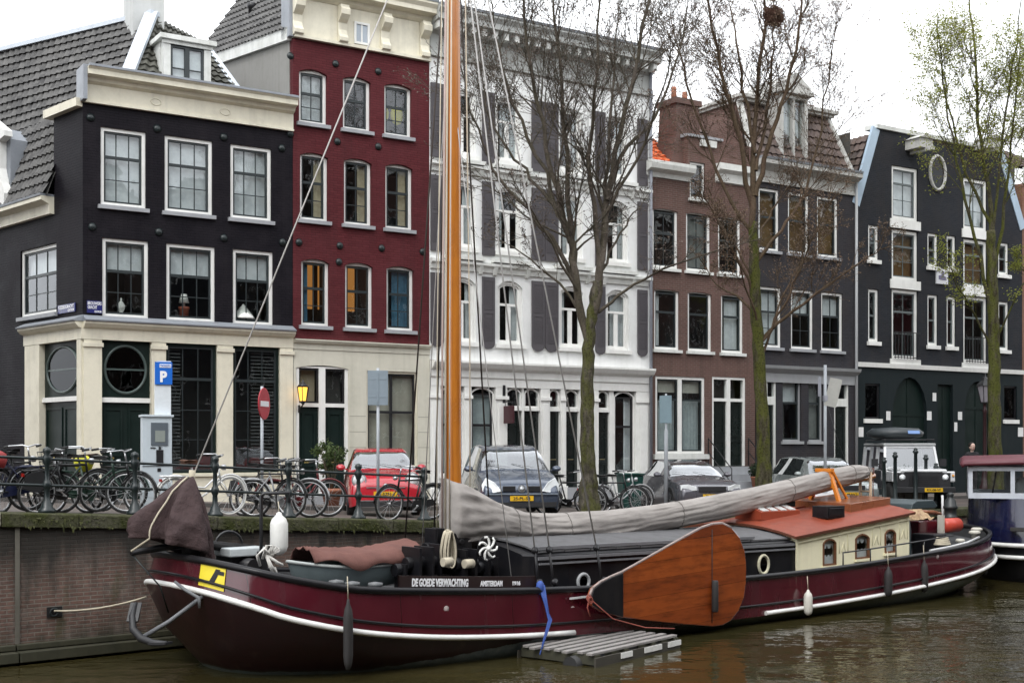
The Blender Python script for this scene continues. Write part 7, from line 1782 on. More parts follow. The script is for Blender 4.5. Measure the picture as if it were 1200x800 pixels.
# ---- person beyond the blue boat
def person(loc,rz,label):
    o=thing('person',label,'person',loc,rz)
    def skin(name,verts,edges,mat,parent,levels=2,root=0):
        me=bpy.data.meshes.new(name); me.from_pydata([v[:3] for v in verts],edges,[]); me.materials.append(mat)
        ob=bpy.data.objects.new(name,me); COL.objects.link(ob); ob.parent=parent
        md=ob.modifiers.new('skin','SKIN'); md.use_smooth_shade=True
        for i,v in enumerate(verts): me.skin_vertices[0].data[i].radius=(v[3],v[4] if len(v)>4 else v[3]); me.skin_vertices[0].data[i].use_root=(i==root)
        sb=ob.modifiers.new('sub','SUBSURF'); sb.levels=levels; sb.render_levels=levels
        return ob
    coat=paint('dark_coat',(.018,.017,.020),.8,.3); fleshm=paint('skin_tone',(.62,.42,.34),.5,.1)
    V=[(0,0,1.0,.17,.12),(0,.0,1.2,.16,.11),(0,0,1.42,.19,.12),(0,0,1.54,.075,.07),(.2,0,1.47,.075),(.26,-.05,1.20,.055),(.22,-.28,1.12,.045),(-.2,0,1.47,.075),(-.27,.0,1.18,.055),(-.25,-.16,.95,.045),(.10,0,.90,.10),(.11,-.02,.50,.075),(.11,.02,.12,.055),(.11,-.12,.05,.045),(-.10,0,.90,.10),(-.11,.02,.50,.075),(-.12,.06,.12,.055),(-.12,-.08,.05,.045)]
    E=[(0,1),(1,2),(2,3),(2,4),(4,5),(5,6),(2,7),(7,8),(8,9),(0,10),(10,11),(11,12),(12,13),(0,14),(14,15),(15,16),(16,17)]
    b=skin('clothing',V,E,coat,o)
    mb=MB(); mb.lathe([(.0,-.125),(.055,-.115),(.075,-.06),(.085,.0),(.088,.05),(.075,.10),(.04,.13),(.0,.135)],14,(0,-.01,1.70),sy=1.18); mb.tube([(0,0,1.5),(0,-.005,1.6)],.05,10); mb.lathe([(.0,.0),(.016,.0),(.008,.045),(0,.05)],6,(0,-.105,1.665)); 
    for x in (-.09,.09): mb.lathe([(.0,-.03),(.02,0),(.0,.03)],6,(x,0,1.69))
    hd=mb.build('head',fleshm,o)
    mb=MB(); mb.lathe([(.092,-.02),(.100,.03),(.092,.09),(.055,.135),(.0,.15)],14,(0,.022,1.715),sy=1.12); mb.build('hair',paint('dark_hair',(.02,.014,.01),.7,.2),hd)
    for x in (-.033,.033): mb=MB(); mb.lathe([(0,-.008),(.013,0),(0,.008)],6,(x,-.108,1.70)); mb.build('eye',blackpaint,hd)
    mb=MB(); mb.box(-.026,-.113,1.628,.026,-.098,1.637); mb.build('mouth',paint('lip',(.35,.12,.11),.5,.1),hd)
    for hx_,hy,hz2,sg in ((.22,-.31,1.12,1),(-.25,-.18,.92,-1)):
        vs=[(hx_,hy+.03,hz2,.026,.02),(hx_,hy-.05,hz2,.036,.017)]; es=[(0,1)]
        for f in range(4):
            n=len(vs); xo=-.03+.02*f; L_=(.075,.085,.08,.062)[f]
            vs+=[(hx_+xo,hy-.075,hz2-.005,.009),(hx_+xo,hy-.075-L_*.55,hz2-.02,.008),(hx_+xo,hy-.075-L_*.8,hz2-.05,.007)]; es+=[(1,n),(n,n+1),(n+1,n+2)]
        n=len(vs); vs+=[(hx_-.045*sg,hy-.03,hz2-.01,.010),(hx_-.05*sg,hy-.075,hz2-.03,.008)]; es+=[(0,n),(n,n+1)]
        skin('hand',vs,es,fleshm,b,1)
    mb=MB(); mb.box(.12,-.44,1.07,.28,-.425,1.20); p_=mb.build('paper',paint('paper_white',(.78,.78,.76),.7,.1),o)
    return o
p=ground(1139,-3.2); person(Vector((p.x,p.y,p.z+.09)),radians(18),'person in dark coat standing on the quay beyond the blue boat')
# ================================================================== cars
def cr(p0,p1,p2,p3,t): return .5*((2*p1)+(-p0+p2)*t+(2*p0-5*p1+4*p2-p3)*t*t+(-p0+3*p1-3*p2+p3)*t**3)
tyrem=paint('tyre_rubber',(.018,.018,.018)); carglass=glassmat('car_glass',(.32,.37,.36),5.5,.03); lampm=paint('lamp_lens',(.70,.73,.74),.08,.1,coat=1); platem=paint('plate_yellow',(.72,.42,.01),.5,.15); alloy=paint('alloy',(.36,.37,.38),.35,.3,metal=.6); blackpl=paint('black_trim',(.018,.018,.02),.55,.2)
def carpaint(name,c,flake=.0):
    if name in MATS: return MATS[name]
    t=NT(name); co=t.co(); n=t.noise(co,2,4)
    t.bsdf(t.mix(t.ramp(n,.4,.7,0,.15),c,tuple(x*.6 for x in c)),t.ramp(n,.3,.7,.22,.36),None,.5,flake,1.0); MATS[name]=t.m; return t.m
def make_car(name,label,loc,rot,st,L,W,H,paintm,wheel_r,wx,plate='',screen=(0,0),rear=(0,0),sides=(),front=None,cat='car'):
    """st: stations (x, zlow, zmid, zbelt, ztop, wlow, wmid, wbelt, wtop); screen/rear/sides: station index ranges that are glass"""
    o=thing(name,label,cat,loc,rot)
    sub,sv=4,3
    def half(s):
        x,zl,zm,zb,zt,wl,wm,wb,wt=s
        flat=abs(wt-wb)<.02*1 and zt-zb<.15
        return [(wl,zl),(wm,zm),(wb,zb),(wt,zt-.045),(wt*.62,zt-.008),(0,zt)]
    n=len(st); us=[]
    for i in range(n-1):
        for j in range(sub):
            us.append((i,j/sub))
    us.append((n-1,0))
    rows=[]
    for i,t in us:
        a,b,c,d=st[max(0,i-1)],st[i],st[min(n-1,i+1)],st[min(n-1,i+2)]
        s=[cr(a[q],b[q],c[q],d[q],t) if t else b[q] for q in range(9)]
        h=half(s); pts=[]
        m=len(h)
        for k in range(m-1):
            for l in range(sv):
                tt=l/sv; P0,P1,P2,P3=h[max(0,k-1)],h[k],h[min(m-1,k+1)],h[min(m-1,k+2)]
                if k==2: y=P1[0]+(P2[0]-P1[0])*tt; z=P1[1]+(P2[1]-P1[1])*tt
                elif k==m-2: y=P1[0]*(1-tt); z=P1[1]+(P2[1]-P1[1])*(1-(1-tt)**2)
                else: y=cr(P0[0],P1[0],P2[0],P3[0],tt); z=cr(P0[1],P1[1],P2[1],P3[1],tt)
                pts.append((s[0],y,z))
        pts.append((s[0],0,h[-1][1]))
        rows.append(pts+[(x,-y,z) for x,y,z in pts[-2::-1]])
    nc=len(rows[0]); half_n=(nc-1)//2
    body,ws,rs,sd,se=MB(),MB(),MB(),MB(),MB()
    for q in (body,ws,rs,sd,se):
        for r in rows: q.v.extend(r)
    for r in range(len(rows)-1):
        i=r//sub
        for c in range(nc-1):
            cc=c if c<half_n else nc-2-c
            f=[r*nc+c,r*nc+c+1,(r+1)*nc+c+1,(r+1)*nc+c]
            tgt=body
            if screen[0]<=i<screen[1] and cc>=3*sv: tgt=ws
            elif rear[0]<=i<rear[1] and cc>=3*sv: tgt=rs
            elif any(a<=i<b for a,b in sides) and 2*sv<=cc<3*sv and not any(r==a_*sub for a_ in [x_[0] for x_ in sides]): tgt=sd if c<half_n else se
            tgt.f.append(f); tgt.m.append(0); tgt.sm.append(True)
    body.f.append(list(range(nc))); body.m.append(0); body.sm.append(False)
    e=(len(rows)-1)*nc; body.f.append([e+c for c in range(nc)]); body.m.append(0); body.sm.append(False)
    def prune(m):
        used=sorted({i for f in m.f for i in f}); mp={a:b for b,a in enumerate(used)}
        m.v=[m.v[i] for i in used]; m.f=[[mp[i] for i in f] for f in m.f]; return m
    bo=prune(body).build('body',paintm,o,angle=42)
    for m,nm in ((ws,'windscreen'),(rs,'rear_window'),(sd,'side_windows'),(se,'side_windows')):
        if m.f: prune(m).build(nm,carglass,o)
    # dark cabin seen through the glass
    mb=MB(); x0,x1=st[screen[0]][0]-.25,st[rear[1] if rear[1] else -1][0]+.3
    zb=st[screen[0]][3]; mb.box(x1,-W/2+.16,.35,x0-.15,W/2-.16,zb-.08); mb.build('dashboard',blackpl,o)
    for y in (-.36,.36):
        mb=MB(); mb.box(x0-1.25,y-.24,.5,x0-1.05,y+.24,zb+.12); mb.box(x0-1.22,y-.12,zb+.12,x0-1.10,y+.12,zb+.32); mb.build('seat',paint('seat_grey',(.05,.05,.055),.8,.2),o,bevel=.04)
    # wheels
    for x in wx:
        for s in (-1,1):
            y=s*(W/2-.11)
            mb=MB(); mb.lathe([(wheel_r*.62,-.105),(wheel_r*.94,-.10),(wheel_r,-.06),(wheel_r,.06),(wheel_r*.94,.10),(wheel_r*.62,.105)],24,(x,y,wheel_r),Matrix.Rotation(pi/2,3,'X')); w=mb.build('wheel',tyrem,o)
            mb=MB(); mb.lathe([(.03,-.07),(wheel_r*.55,-.085),(wheel_r*.63,-.107),(wheel_r*.63,.107),(wheel_r*.55,.085),(.03,.07)],20,(x,y,wheel_r),Matrix.Rotation(pi/2,3,'X')); 
            for a in range(5): mb.obox((x+wheel_r*.33*cos(a*2*pi/5),y+s*.09,wheel_r+wheel_r*.33*sin(a*2*pi/5)),(wheel_r*.5,.03,.05),Matrix.Rotation(-a*2*pi/5,3,'Y'))
            mb.build('rim',alloy,w)
            mb=MB(); P=[(wheel_r*1.17*cos(t),wheel_r*1.17*sin(t)) for t in [pi*i/14-.15+.3*i/14*0 for i in range(15)]]; Q=[(wheel_r*.99*cos(t),wheel_r*.99*sin(t)) for t in [pi*i/14-.15 for i in range(15)]]
            mb.prism(P+Q[::-1],lambda a,c,d:(x+a,y+d*s,wheel_r+c),.02,.125); mb.build('wheel_arch',blackpl,o)
    xf=st[0][0]
    if front: front(o,xf)
    if plate is not None:
        pz=.42 if front is None else front.pz
        mb=MB(); mb.box(xf+front.px,-.26,pz,xf+front.px+.015,.26,pz+.11); pl=mb.build('number_plate',platem,o)
        M=Matrix.Translation((xf+front.px+.017,-.19,pz+.022))@Matrix(((0,0,1,0),(1,0,0,0),(0,1,0,0),(0,0,0,1)))
        textmesh(plate,.066,blackpl,pl,M,width=.38,bold=.02)
    # mirrors
    xm,zm_=st[screen[0]][0]-.28,st[screen[0]][3]+.10
    for s in (-1,1):
        mb=MB(); mb.lathe([(.0,-.075),(.07,-.06),(.085,0),(.07,.06),(.0,.075)],12,(xm,s*(W/2+.10),zm_),Matrix.Rotation(pi/2,3,'Y'),sx=.85,sy=1.25); mb.bar((xm,s*(W/2-.06),zm_-.05),(xm,s*(W/2+.06),zm_-.02),.04,.03); mb.build('mirror',paintm,o)
    # wipers
    mb=MB()
    sA,sB=st[screen[0]],st[screen[0]+1]
    for y0,y1 in ((-.1,-.62),(.45,-.05)): 
        mb.bar((sA[0]+.02,y0,sA[4]+.03),(sA[0]+(sB[0]-sA[0])*.22,y1,sA[4]+(sB[4]-sA[4])*.22+.02),.010,.006)
    mb.build('wiper',blackpl,o)
    return o
def facing(px,Y,a,dz=0):
    p=px3(px,525,Y); c=Vector((-p.x,-p.y,0)).normalized(); t=radians(a)
    f=Vector((c.x*cos(t)-c.y*sin(t),c.x*sin(t)+c.y*cos(t),0))
    return Vector((p.x,p.y,sz(p.x,p.y)+dz)),atan2(f.y,f.x),f
# --- red rounded hatchback
class F:
    def __init__(s,fn,pz,px): s.fn,s.pz,s.px=fn,pz,px
    def __call__(s,o,xf): s.fn(o,xf)
RY=Matrix.Rotation(pi/2,3,'Y')
def red_front(o,xf):
    for s in (-1,1):
        mb=MB(); mb.lathe([(.0,.0),(.13,.0),(.15,.03),(.13,.07),(.07,.095),(.0,.10)],18,(xf-.13,s*.575,.80),RY@Matrix.Rotation(s*.25,3,'X')); mb.build('headlight',lampm,o)
        mb=MB(); mb.tube([(xf-.05+.0,s*.575+.15*cos(a),.80+.15*sin(a)) for a in [2*pi*i/20 for i in range(20)]],.012,5,closed=True); mb.build('headlight_rim',alloy,o)
        mb=MB(); mb.lathe([(.0,0),(.075,0),(.08,.03),(.04,.05),(0,.055)],14,(xf-.06,s*.60,.545),RY); mb.build('fog_light',lampm,o)
    mb=MB(); mb.box(xf-.02,-.42,.625,xf+.018,.42,.645); mb.box(xf-.03,-.6,.345,xf+.022,.6,.362); mb.build('chrome_strip',alloy,o)
    mb=MB(); mb.lathe([(0,0),(.06,0),(.055,.012),(0,.016)],16,(xf+.0,0,.665),RY); mb.build('badge',alloy,o)
    mb=MB(); mb.box(xf-.05,-.55,.22,xf+.012,.55,.335); mb.build('lower_grille',blackpl,o)
red=carpaint('car_red',(.42,.010,.022))
st=[(1.75,.26,.45,.60,.665,.62,.68,.64,.58),(1.66,.22,.46,.70,.80,.72,.76,.72,.64),(1.35,.20,.46,.86,.93,.78,.805,.76,.66),(.85,.19,.48,.93,1.00,.80,.815,.77,.68),(.55,.19,.48,.95,1.03,.80,.815,.765,.70),(.05,.19,.48,.96,1.40,.80,.815,.755,.60),(-.5,.19,.48,.97,1.485,.80,.815,.745,.585),(-1.05,.20,.48,.98,1.455,.79,.81,.735,.57),(-1.45,.24,.50,.97,1.20,.76,.79,.71,.60),(-1.72,.32,.52,.85,.95,.66,.70,.64,.56),(-1.78,.36,.52,.78,.86,.6,.64,.6,.52)]
loc,rot,f=facing(452,27.6,4); make_car('hatchback','small rounded red hatchback facing the canal behind the railing',loc-f*1.70,rot,st,3.5,1.63,1.49,red,.29,(1.12,-1.13),'53-SZN-4',(4,5),(7,8),((5,8),),F(red_front,.44,.004))
# --- blue grey people carrier
def mpv_front(o,xf):
    for s in (-1,1):
        mb=MB(); P=[(.44,.64),(.62,.61),(.86,.63),(.87,.78),(.78,.94),(.60,.84)]; 
        mb.prism(P,lambda a,c,d:(xf+d+.05-max(0,a-.5)*.50-max(0,c-.7)*.40,s*a,c),-.05,.03); mb.build('headlight',lampm,o,bevel=.015)
        mb=MB(); mb.box(xf-.06,s*.14,.64,xf+.03,s*.42,.755); 
        for i in range(3): mb.box(xf+.031,s*.15,.655+i*.035,xf+.04,s*.41,.67+i*.035)
        mb.build('grille',blackpl,o)
    mb=MB(); mb.lathe([(0,0),(.075,0),(.07,.02),(0,.03)],4,(xf+.035,0,.70),RY); mb.lathe([(.085,0),(.085,.012)],20,(xf+.025,0,.70),RY); mb.build('badge',alloy,o)
    mb=MB(); mb.box(xf-.08,-.82,.565,xf+.035,.82,.60); mb.build('bumper_strip',carpaint('car_slate_light',(.26,.31,.37),.4),o)
    mb=MB(); mb.box(xf-.07,-.78,.30,xf+.028,.78,.40); mb.build('lower_grille',blackpl,o)
slate=carpaint('car_slate_blue',(.060,.078,.115),.3)
st=[(2.28,.28,.45,.60,.66,.72,.80,.74,.62),(2.20,.22,.48,.74,.80,.82,.86,.80,.66),(1.90,.20,.52,.90,.96,.88,.91,.84,.70),(1.45,.20,.54,.99,1.07,.90,.925,.86,.74),(1.25,.20,.55,1.02,1.12,.90,.925,.86,.77),(.66,.20,.56,1.05,1.55,.90,.925,.85,.67),(-.2,.20,.56,1.06,1.665,.90,.925,.84,.66),(-1.2,.20,.56,1.06,1.66,.90,.925,.83,.655),(-1.95,.22,.56,1.06,1.56,.88,.91,.81,.64),(-2.25,.28,.56,1.02,1.15,.84,.88,.78,.66),(-2.32,.32,.55,.9,1.0,.78,.84,.74,.62)]
loc,rot,f=facing(611,28.3,9); make_car('people_carrier','slate blue people carrier parked behind the barge mast and sail cover','car',loc-f*2.25,rot) if False else make_car('people_carrier','slate blue people carrier parked behind the mast and sail cover',loc-f*2.25,rot,st,4.6,1.86,1.66,slate,.32,(1.42,-1.38),'25-PL-SB',(4,5),(8,9),((5,8),),F(mpv_front,.43,.03))
# --- grey low coupe and silver estate
def plain_front(o,xf):
    for s in (-1,1):
        mb=MB(); P=[(.42,.60),(.80,.60),(.80,.74),(.62,.76),(.42,.70)]; mb.prism(P,lambda a,c,d:(xf+d-max(0,a-.55)*.5-max(0,c-.68)*.4,s*a,c),-.05,.03); mb.build('headlight',lampm,o,bevel=.012)
    mb=MB(); mb.box(xf-.05,-.36,.58,xf+.03,.36,.70); mb.build('grille',blackpl,o)
    mb=MB(); mb.box(xf-.07,-.72,.24,xf+.028,.72,.34); mb.build('lower_grille',blackpl,o)
grey=carpaint('car_graphite',(.10,.098,.115),.35)
st=[(2.0,.26,.42,.56,.62,.66,.74,.70,.60),(1.92,.20,.44,.66,.72,.76,.82,.76,.64),(1.60,.18,.46,.78,.84,.82,.86,.80,.66),(1.10,.18,.48,.86,.93,.85,.875,.81,.70),(.80,.18,.48,.88,.97,.85,.875,.81,.73),(.28,.18,.48,.91,1.28,.85,.875,.79,.60),(-.5,.18,.48,.92,1.36,.85,.875,.78,.585),(-1.0,.18,.48,.93,1.32,.84,.87,.77,.57),(-1.55,.20,.48,.92,1.06,.82,.85,.75,.62),(-1.95,.28,.48,.84,.93,.76,.80,.70,.60),(-2.03,.32,.48,.74,.84,.7,.75,.66,.56)]
loc,rot,f=facing(822,33.2,20); make_car('coupe','low graphite grey car with wet windscreen in front of the brown house',loc-f*1.2,rot,st,4.0,1.75,1.36,grey,.31,(1.25,-1.2),'71-RKB-3',(4,5),(7,8),((5,7),),F(plain_front,.40,.03))
silver=carpaint('car_silver_green',(.30,.335,.33),.4)
st=[(2.2,.26,.42,.58,.64,.68,.76,.72,.62),(2.12,.20,.44,.68,.75,.78,.83,.78,.66),(1.80,.18,.46,.80,.87,.84,.87,.81,.68),(1.25,.18,.48,.88,.96,.86,.885,.82,.72),(.95,.18,.48,.90,1.0,.86,.885,.82,.75),(.42,.18,.48,.93,1.39,.86,.885,.80,.62),(-.5,.18,.48,.94,1.48,.86,.885,.79,.61),(-1.3,.18,.48,.95,1.47,.86,.88,.78,.60),(-1.9,.20,.48,.95,1.40,.85,.87,.77,.58),(-2.2,.26,.48,.92,1.05,.80,.84,.74,.62),(-2.27,.30,.48,.8,.9,.74,.79,.7,.58)]
loc,rot,f=facing(985,36.6,24); make_car('estate_car','silver green estate car before the grey house behind the boom end',loc-f*1.4,rot,st,4.45,1.77,1.48,silver,.31,(1.4,-1.3),'48-NVT-2',(4,5),(8,9),((5,8),),F(plain_front,.40,.03))
# --- boxy off-roader with roof rack and roof box
loc,rot,f=facing(1083,36.0,16)
o=thing('off_roader','boxy white and black off-roader with roof rack and dark roof box','car',loc-f*1.9,rot)
wh=carpaint('car_white',(.62,.63,.64)); dk=carpaint('car_dark_green',(.020,.026,.026))
mb=MB(); mb.box(-1.95,-.80,.55,.62,.80,1.12); mb.build('lower_body',dk,o,bevel=.04)
mb=MB(); mb.add([(.62,-.70,1.12),(1.88,-.66,1.08),(1.88,.66,1.08),(.62,.70,1.12),(.62,-.70,1.22),(1.86,-.64,1.16),(1.86,.64,1.16),(.62,.70,1.22)],[(0,3,2,1),(4,5,6,7),(0,1,5,4),(1,2,6,5),(2,3,7,6),(3,0,4,7)]); mb.build('bonnet',wh,o,bevel=.03)
mb=MB(); mb.box(.62,-.52,.55,1.86,.52,1.08); mb.build('engine_bay',dk,o)
for s in (-1,1):
    mb=MB(); mb.box(.60,s*.525,.80,1.86,s*.88,1.10); mb.build('wing',wh,o,bevel=.03)
    mb=MB(); mb.lathe([(.0,0),(.085,0),(.09,.01),(.05,.03),(0,.035)],16,(1.87,s*.60,.93),RY); mb.build('headlight',lampm,o)
    mb=MB(); mb.lathe([(.0,0),(.035,0),(.03,.03),(0,.03)],10,(1.86,s*.82,.98),RY); mb.build('indicator',paint('amber_lens',(.6,.25,.02),.2,.1),o)
mb=MB(); mb.box(1.862,-.74,.62,1.878,.74,1.06); mb.box(1.879,-.44,.66,1.885,.44,1.04)
for i in range(6): mb.box(1.886,-.42,.69+i*.055,1.90,.42,.715+i*.055)
mb.build('grille',blackpl,o)
mb=MB(); mb.box(1.9,-.84,.50,2.03,.84,.66); mb.build('bumper',blackpl,o,bevel=.015)
mb=MB(); mb.box(2.032,-.02,.53,2.045,.48,.64); pl=mb.build('number_plate',platem,o); textmesh('RX-08-VF',.066,blackpl,pl,Matrix.Translation((2.047,.04,.552))@Matrix(((0,0,1,0),(1,0,0,0),(0,1,0,0),(0,0,0,1))),width=.38,bold=.02)
# cab: pillars, windscreen, roof
for s in (-1,1):
    for p_,q_,w_ in (((.60,s*.76,1.14),(.38,s*.70,1.80),.07),((-.35,s*.79,1.12),(-.35,s*.71,1.80),.08),((-1.1,s*.79,1.12),(-1.1,s*.71,1.80),.10),((-1.92,s*.79,1.12),(-1.92,s*.71,1.80),.10)): mb=MB(); mb.bar(p_,q_,w_,.08); mb.build('window_pillar',wh,o)
for P_,w_ in ((((.60,-.76,1.15),(.60,.76,1.15)),.08),(((.38,-.72,1.79),(.38,.72,1.79)),.07),(((-1.92,-.75,1.79),(-1.92,.75,1.79)),.07)): mb=MB(); mb.bar(*P_,.07,w_); mb.build('window_rail',wh,o)
mb=MB(); mb.add([(.60,-.74,1.15),(.60,.74,1.15),(.38,.70,1.79),(.38,-.70,1.79)],[(0,1,2,3)]); mb.build('windscreen',carglass,o,fixn=False)
for s in (-1,1):
    q=[(.56,s*.775,1.14),(-1.9,s*.775,1.14),(-1.9,s*.71,1.79),(.36,s*.71,1.79)]
    mb=MB(); mb.add(q,[(0,1,2,3) if s>0 else (3,2,1,0)]); mb.build('side_windows',carglass,o,fixn=False)
mb=MB(); mb.box(-1.98,-.76,1.82,.45,.76,1.90); mb.build('roof',paint('roof_metal_grey',(.36,.37,.37),.4,.3),o,bevel=.03)
for y in (-.38,.38): mb=MB(); mb.box(-.55,y-.25,.9,-.38,y+.25,1.5); mb.box(-.53,y-.13,1.5,-.42,y+.13,1.68); mb.build('seat',paint('seat_grey',(.05,.05,.055)),o,bevel=.04)
mb=MB(); mb.tube([(.2,.38+.18*cos(a),1.2+.18*sin(a)) for a in [2*pi*i/16 for i in range(16)]],.015,5,closed=True); mb.build('steering_wheel',blackpl,o)
mb=MB()
for y in (-.7,.7): mb.tube([(-1.9,y,2.0),(.5,y,2.0)],.02,6); mb.tube([(-1.9,y,1.9),(-1.9,y,2.0)],.02,6); mb.tube([(.4,y,1.9),(.4,y,2.0)],.02,6)
for i in range(7): mb.tube([(-1.9+i*.4,-.7,2.0),(-1.9+i*.4,.7,2.0)],.015,5)
mb.build('roof_rack',blackpl,o)
mb=MB(); mb.lathe([(.25,0),(.40,.08),(.42,.20),(.34,.32),(.0,.36)],20,(-.35,-.22,2.02),sx=1.7,sy=2.0); rb=mb.build('roof_box',paint('roof_box_dark',(.03,.038,.042),.4,.2),o)
mb=MB(); mb.obox((.33,.15,2.22),(.02,.34,.11),Matrix.Rotation(radians(-35),3,'Y')); mb.build('sticker',paint('sticker_blue',(.12,.22,.45),.4,.2),rb)
for x in (1.25,-1.2):
    for s in (-1,1):
        mb=MB(); mb.lathe([(.22,-.11),(.36,-.11),(.39,-.07),(.39,.07),(.36,.11),(.22,.11)],22,(x,s*.74,.39),Matrix.Rotation(pi/2,3,'X')); w=mb.build('wheel',tyrem,o); mb=MB(); mb.lathe([(.04,-.08),(.22,-.10),(.22,.10),(.04,.08)],16,(x,s*.74,.39),Matrix.Rotation(pi/2,3,'X')); mb.build('rim',wh,w)
for s in (-1,1): mb=MB(); mb.box(.30,s*.90,1.22,.38,s*1.08,1.44); mb.bar((.4,s*.76,1.25),(.34,s*.92,1.3),.03,.03); mb.build('mirror',blackpl,o)

# ================================================================== trees
def tree(label,basepx,d,limbs,r0,seed,barkm,twigm,leaf=None,dens=1.,budm=None,name='elm_tree',depth_spread=2.2,trunk=None,group='trees along the quay'):
    rg=random.Random(seed); k=kpx(basepx,d); base=qpt(k,d,street_z(k)-.05); Yb=base.y
    o=thing(name,label,'tree',base,0,group)
    def P(px,py,dy=0): return px3(px,py,Yb)*1.0+Vector((0,dy,0))-base
    tb,br,tw,lf=MB(),MB(),MB(),MB()
    def spline(pts,n):
        out=[]
        for i in range(len(pts)-1):
            a,b,c,e=pts[max(0,i-1)],pts[i],pts[i+1],pts[min(len(pts)-1,i+2)]
            for j in range(n):
                t=j/n; out.append(Vector([cr(a[q],b[q],c[q],e[q],t) for q in range(3)]))
        out.append(pts[-1]); return out
    tr=spline([P(*t) for t in trunk],9); N=len(tr)
    tr=[p+Vector((rg.uniform(-.02,.02),rg.uniform(-.02,.02),0)) if i else p for i,p in enumerate(tr)]
    tb.tube(tr,[r0*(max(1-.45*i/N,1.38-.045*i if i<9 else 0))*rg.uniform(.96,1.05) for i in range(N)],18)
    for i in range(N):
        for q in range(18):
            v=Vector(tb.v[i*18+q]); c=tr[i]; g=.5*sin(q*2.1+i*.35)+.5*sin(q*3.7-i*.6+seed); tb.v[i*18+q]=tuple(c+(v-c)*(1+.055*g+rg.uniform(-.03,.03)))
    zmax=14.5
    def bud(p,dirv):
        if leaf: 
            n=rg.randint(1,3)
            for _ in range(n):
                q=p+Vector((rg.gauss(0,.07),rg.gauss(0,.07),rg.gauss(0,.07))); a=Vector((rg.gauss(0,1),rg.gauss(0,1),rg.gauss(0,.7))).normalized(); b=a.cross(Vector((rg.gauss(0,1),rg.gauss(0,1),rg.gauss(0,1)))).normalized(); s=rg.uniform(.024,.042)
                lf.add([q-a*s,q+b*s*.6,q+a*s,q-b*s*.6],[(0,1,2,3)])
        elif budm and rg.random()<.55:
            q=p+Vector((rg.gauss(0,.02),rg.gauss(0,.02),rg.gauss(0,.02))); a=Vector((rg.gauss(0,1),rg.gauss(0,1),rg.gauss(0,1))).normalized(); b=a.orthogonal().normalized(); s=rg.uniform(.016,.03)
            lf.add([q-a*s,q+b*s*.8,q+a*s,q-b*s*.8],[(0,1,2,3)])
    def grow(p,dirv,L,r,lev):
        ns=4 if lev<2 else 3
        pts=[p]; dv=dirv.normalized(); 
        for i in range(ns):
            dv=(dv+Vector((rg.gauss(0,.13),rg.gauss(0,.13),rg.gauss(0,.10)+(.10 if lev<2 else .02)))).normalized()
            pts.append(pts[-1]+dv*L/ns)
        if pts[-1].z+base.z>17.5: return
        if lev==1: br.tube(pts,[r*(1-.75*i/ns) for i in range(ns+1)],5,caps=False)
        else: tw.tube(pts,[max(.0032,r*(1-.6*i/ns)) for i in range(ns+1)],3,caps=False)
        if lev>=3:
            for q in pts[1:]: bud(q,dv)
            if rg.random()<.6: bud(pts[-2].lerp(pts[-1],.5),dv)
            return
        nchild=int(((9,5)[lev-1])*dens*rg.uniform(.8,1.2)*min(1.4,max(.5,L/1.1)))
        for i in range(max(2,nchild)):
            t=rg.uniform(.18,1.0); j=min(ns-1,int(t*ns)); q=pts[j].lerp(pts[j+1],t*ns-j); tg=(pts[j+1]-pts[j]).normalized()
            az=Vector((rg.gauss(0,1),rg.gauss(0,1),rg.gauss(0,.6))); az=(az-tg*az.dot(tg)).normalized()
            an=radians(rg.uniform(22,48)); nd=tg*cos(an)+az*sin(an)
            grow(q,nd,L*rg.uniform(.42,.68)*(1.1-.5*t),r*.42,lev+1)
        if lev==2:
            for q in pts[2:]: bud(q,dv)
    for li,(rl,pts,dy) in enumerate(limbs):
        n=len(pts); pp=[P(x,y,dy*(i/(n-1))**1.2+rg.uniform(-.1,.1)*(i>0)) for i,(x,y) in enumerate(pts)]
        pp[0]=P(pts[0][0],pts[0][1],0)
        sp_=spline(pp,4); N=len(sp_)
        sp_=[p+Vector((rg.gauss(0,.03),rg.gauss(0,.03),0)) if 0<i<N-1 else p for i,p in enumerate(sp_)]
        rl*=.74; rs=[max(.009,rl*(1-.84*i/(N-1))) for i in range(N)]
        br.tube(sp_,rs,8,caps=False)
        tot=sum((a-b).length for a,b in zip(sp_,sp_[1:]))
        for c in range(int(tot*3.4*dens)):
            t=rg.uniform(.22,1.0)**.8; f=t*(N-1); j=min(N-2,int(f)); q=sp_[j].lerp(sp_[j+1],f-j)
            if q.z+base.z>zmax+1.0: continue
            tg=(sp_[j+1]-sp_[j]).normalized(); az=Vector((rg.gauss(0,1),rg.gauss(0,1.0),rg.gauss(0,.5))); az=(az-tg*az.dot(tg)).normalized(); an=radians(rg.uniform(25,55))
            L=min(2.6,tot*.30)*rg.uniform(.5,1.1)*(1.1-.5*t); grow(q,tg*cos(an)+az*sin(an)+Vector((0,0,.15)),L,max(.009,rs[j]*.38),1)
    tb.build('trunk',barkm,o); br.build('limbs',barkm if leaf else twigm,o); 
    t_=tw.build('twigs',twigm,o,fixn=False); t_['kind']='stuff'
    if lf.f: l_=lf.build('leaves' if leaf else 'buds',leaf or budm,o,fixn=False); l_['kind']='stuff'
    
    return o
bk1=bark('mossy_bark',(.030,.026,.021),(.13,.115,.09),(.070,.076,.014),.7); bk2=bark('green_bark',(.026,.023,.013),(.10,.09,.06),(.078,.088,.014),.75)
twb=bark('twig_bark',(.080,.067,.056),(.13,.11,.09),(.045,.045,.016),.35); twc=bark('brown_twig_bark',(.085,.058,.040),(.13,.092,.064),(.05,.045,.02),.3)
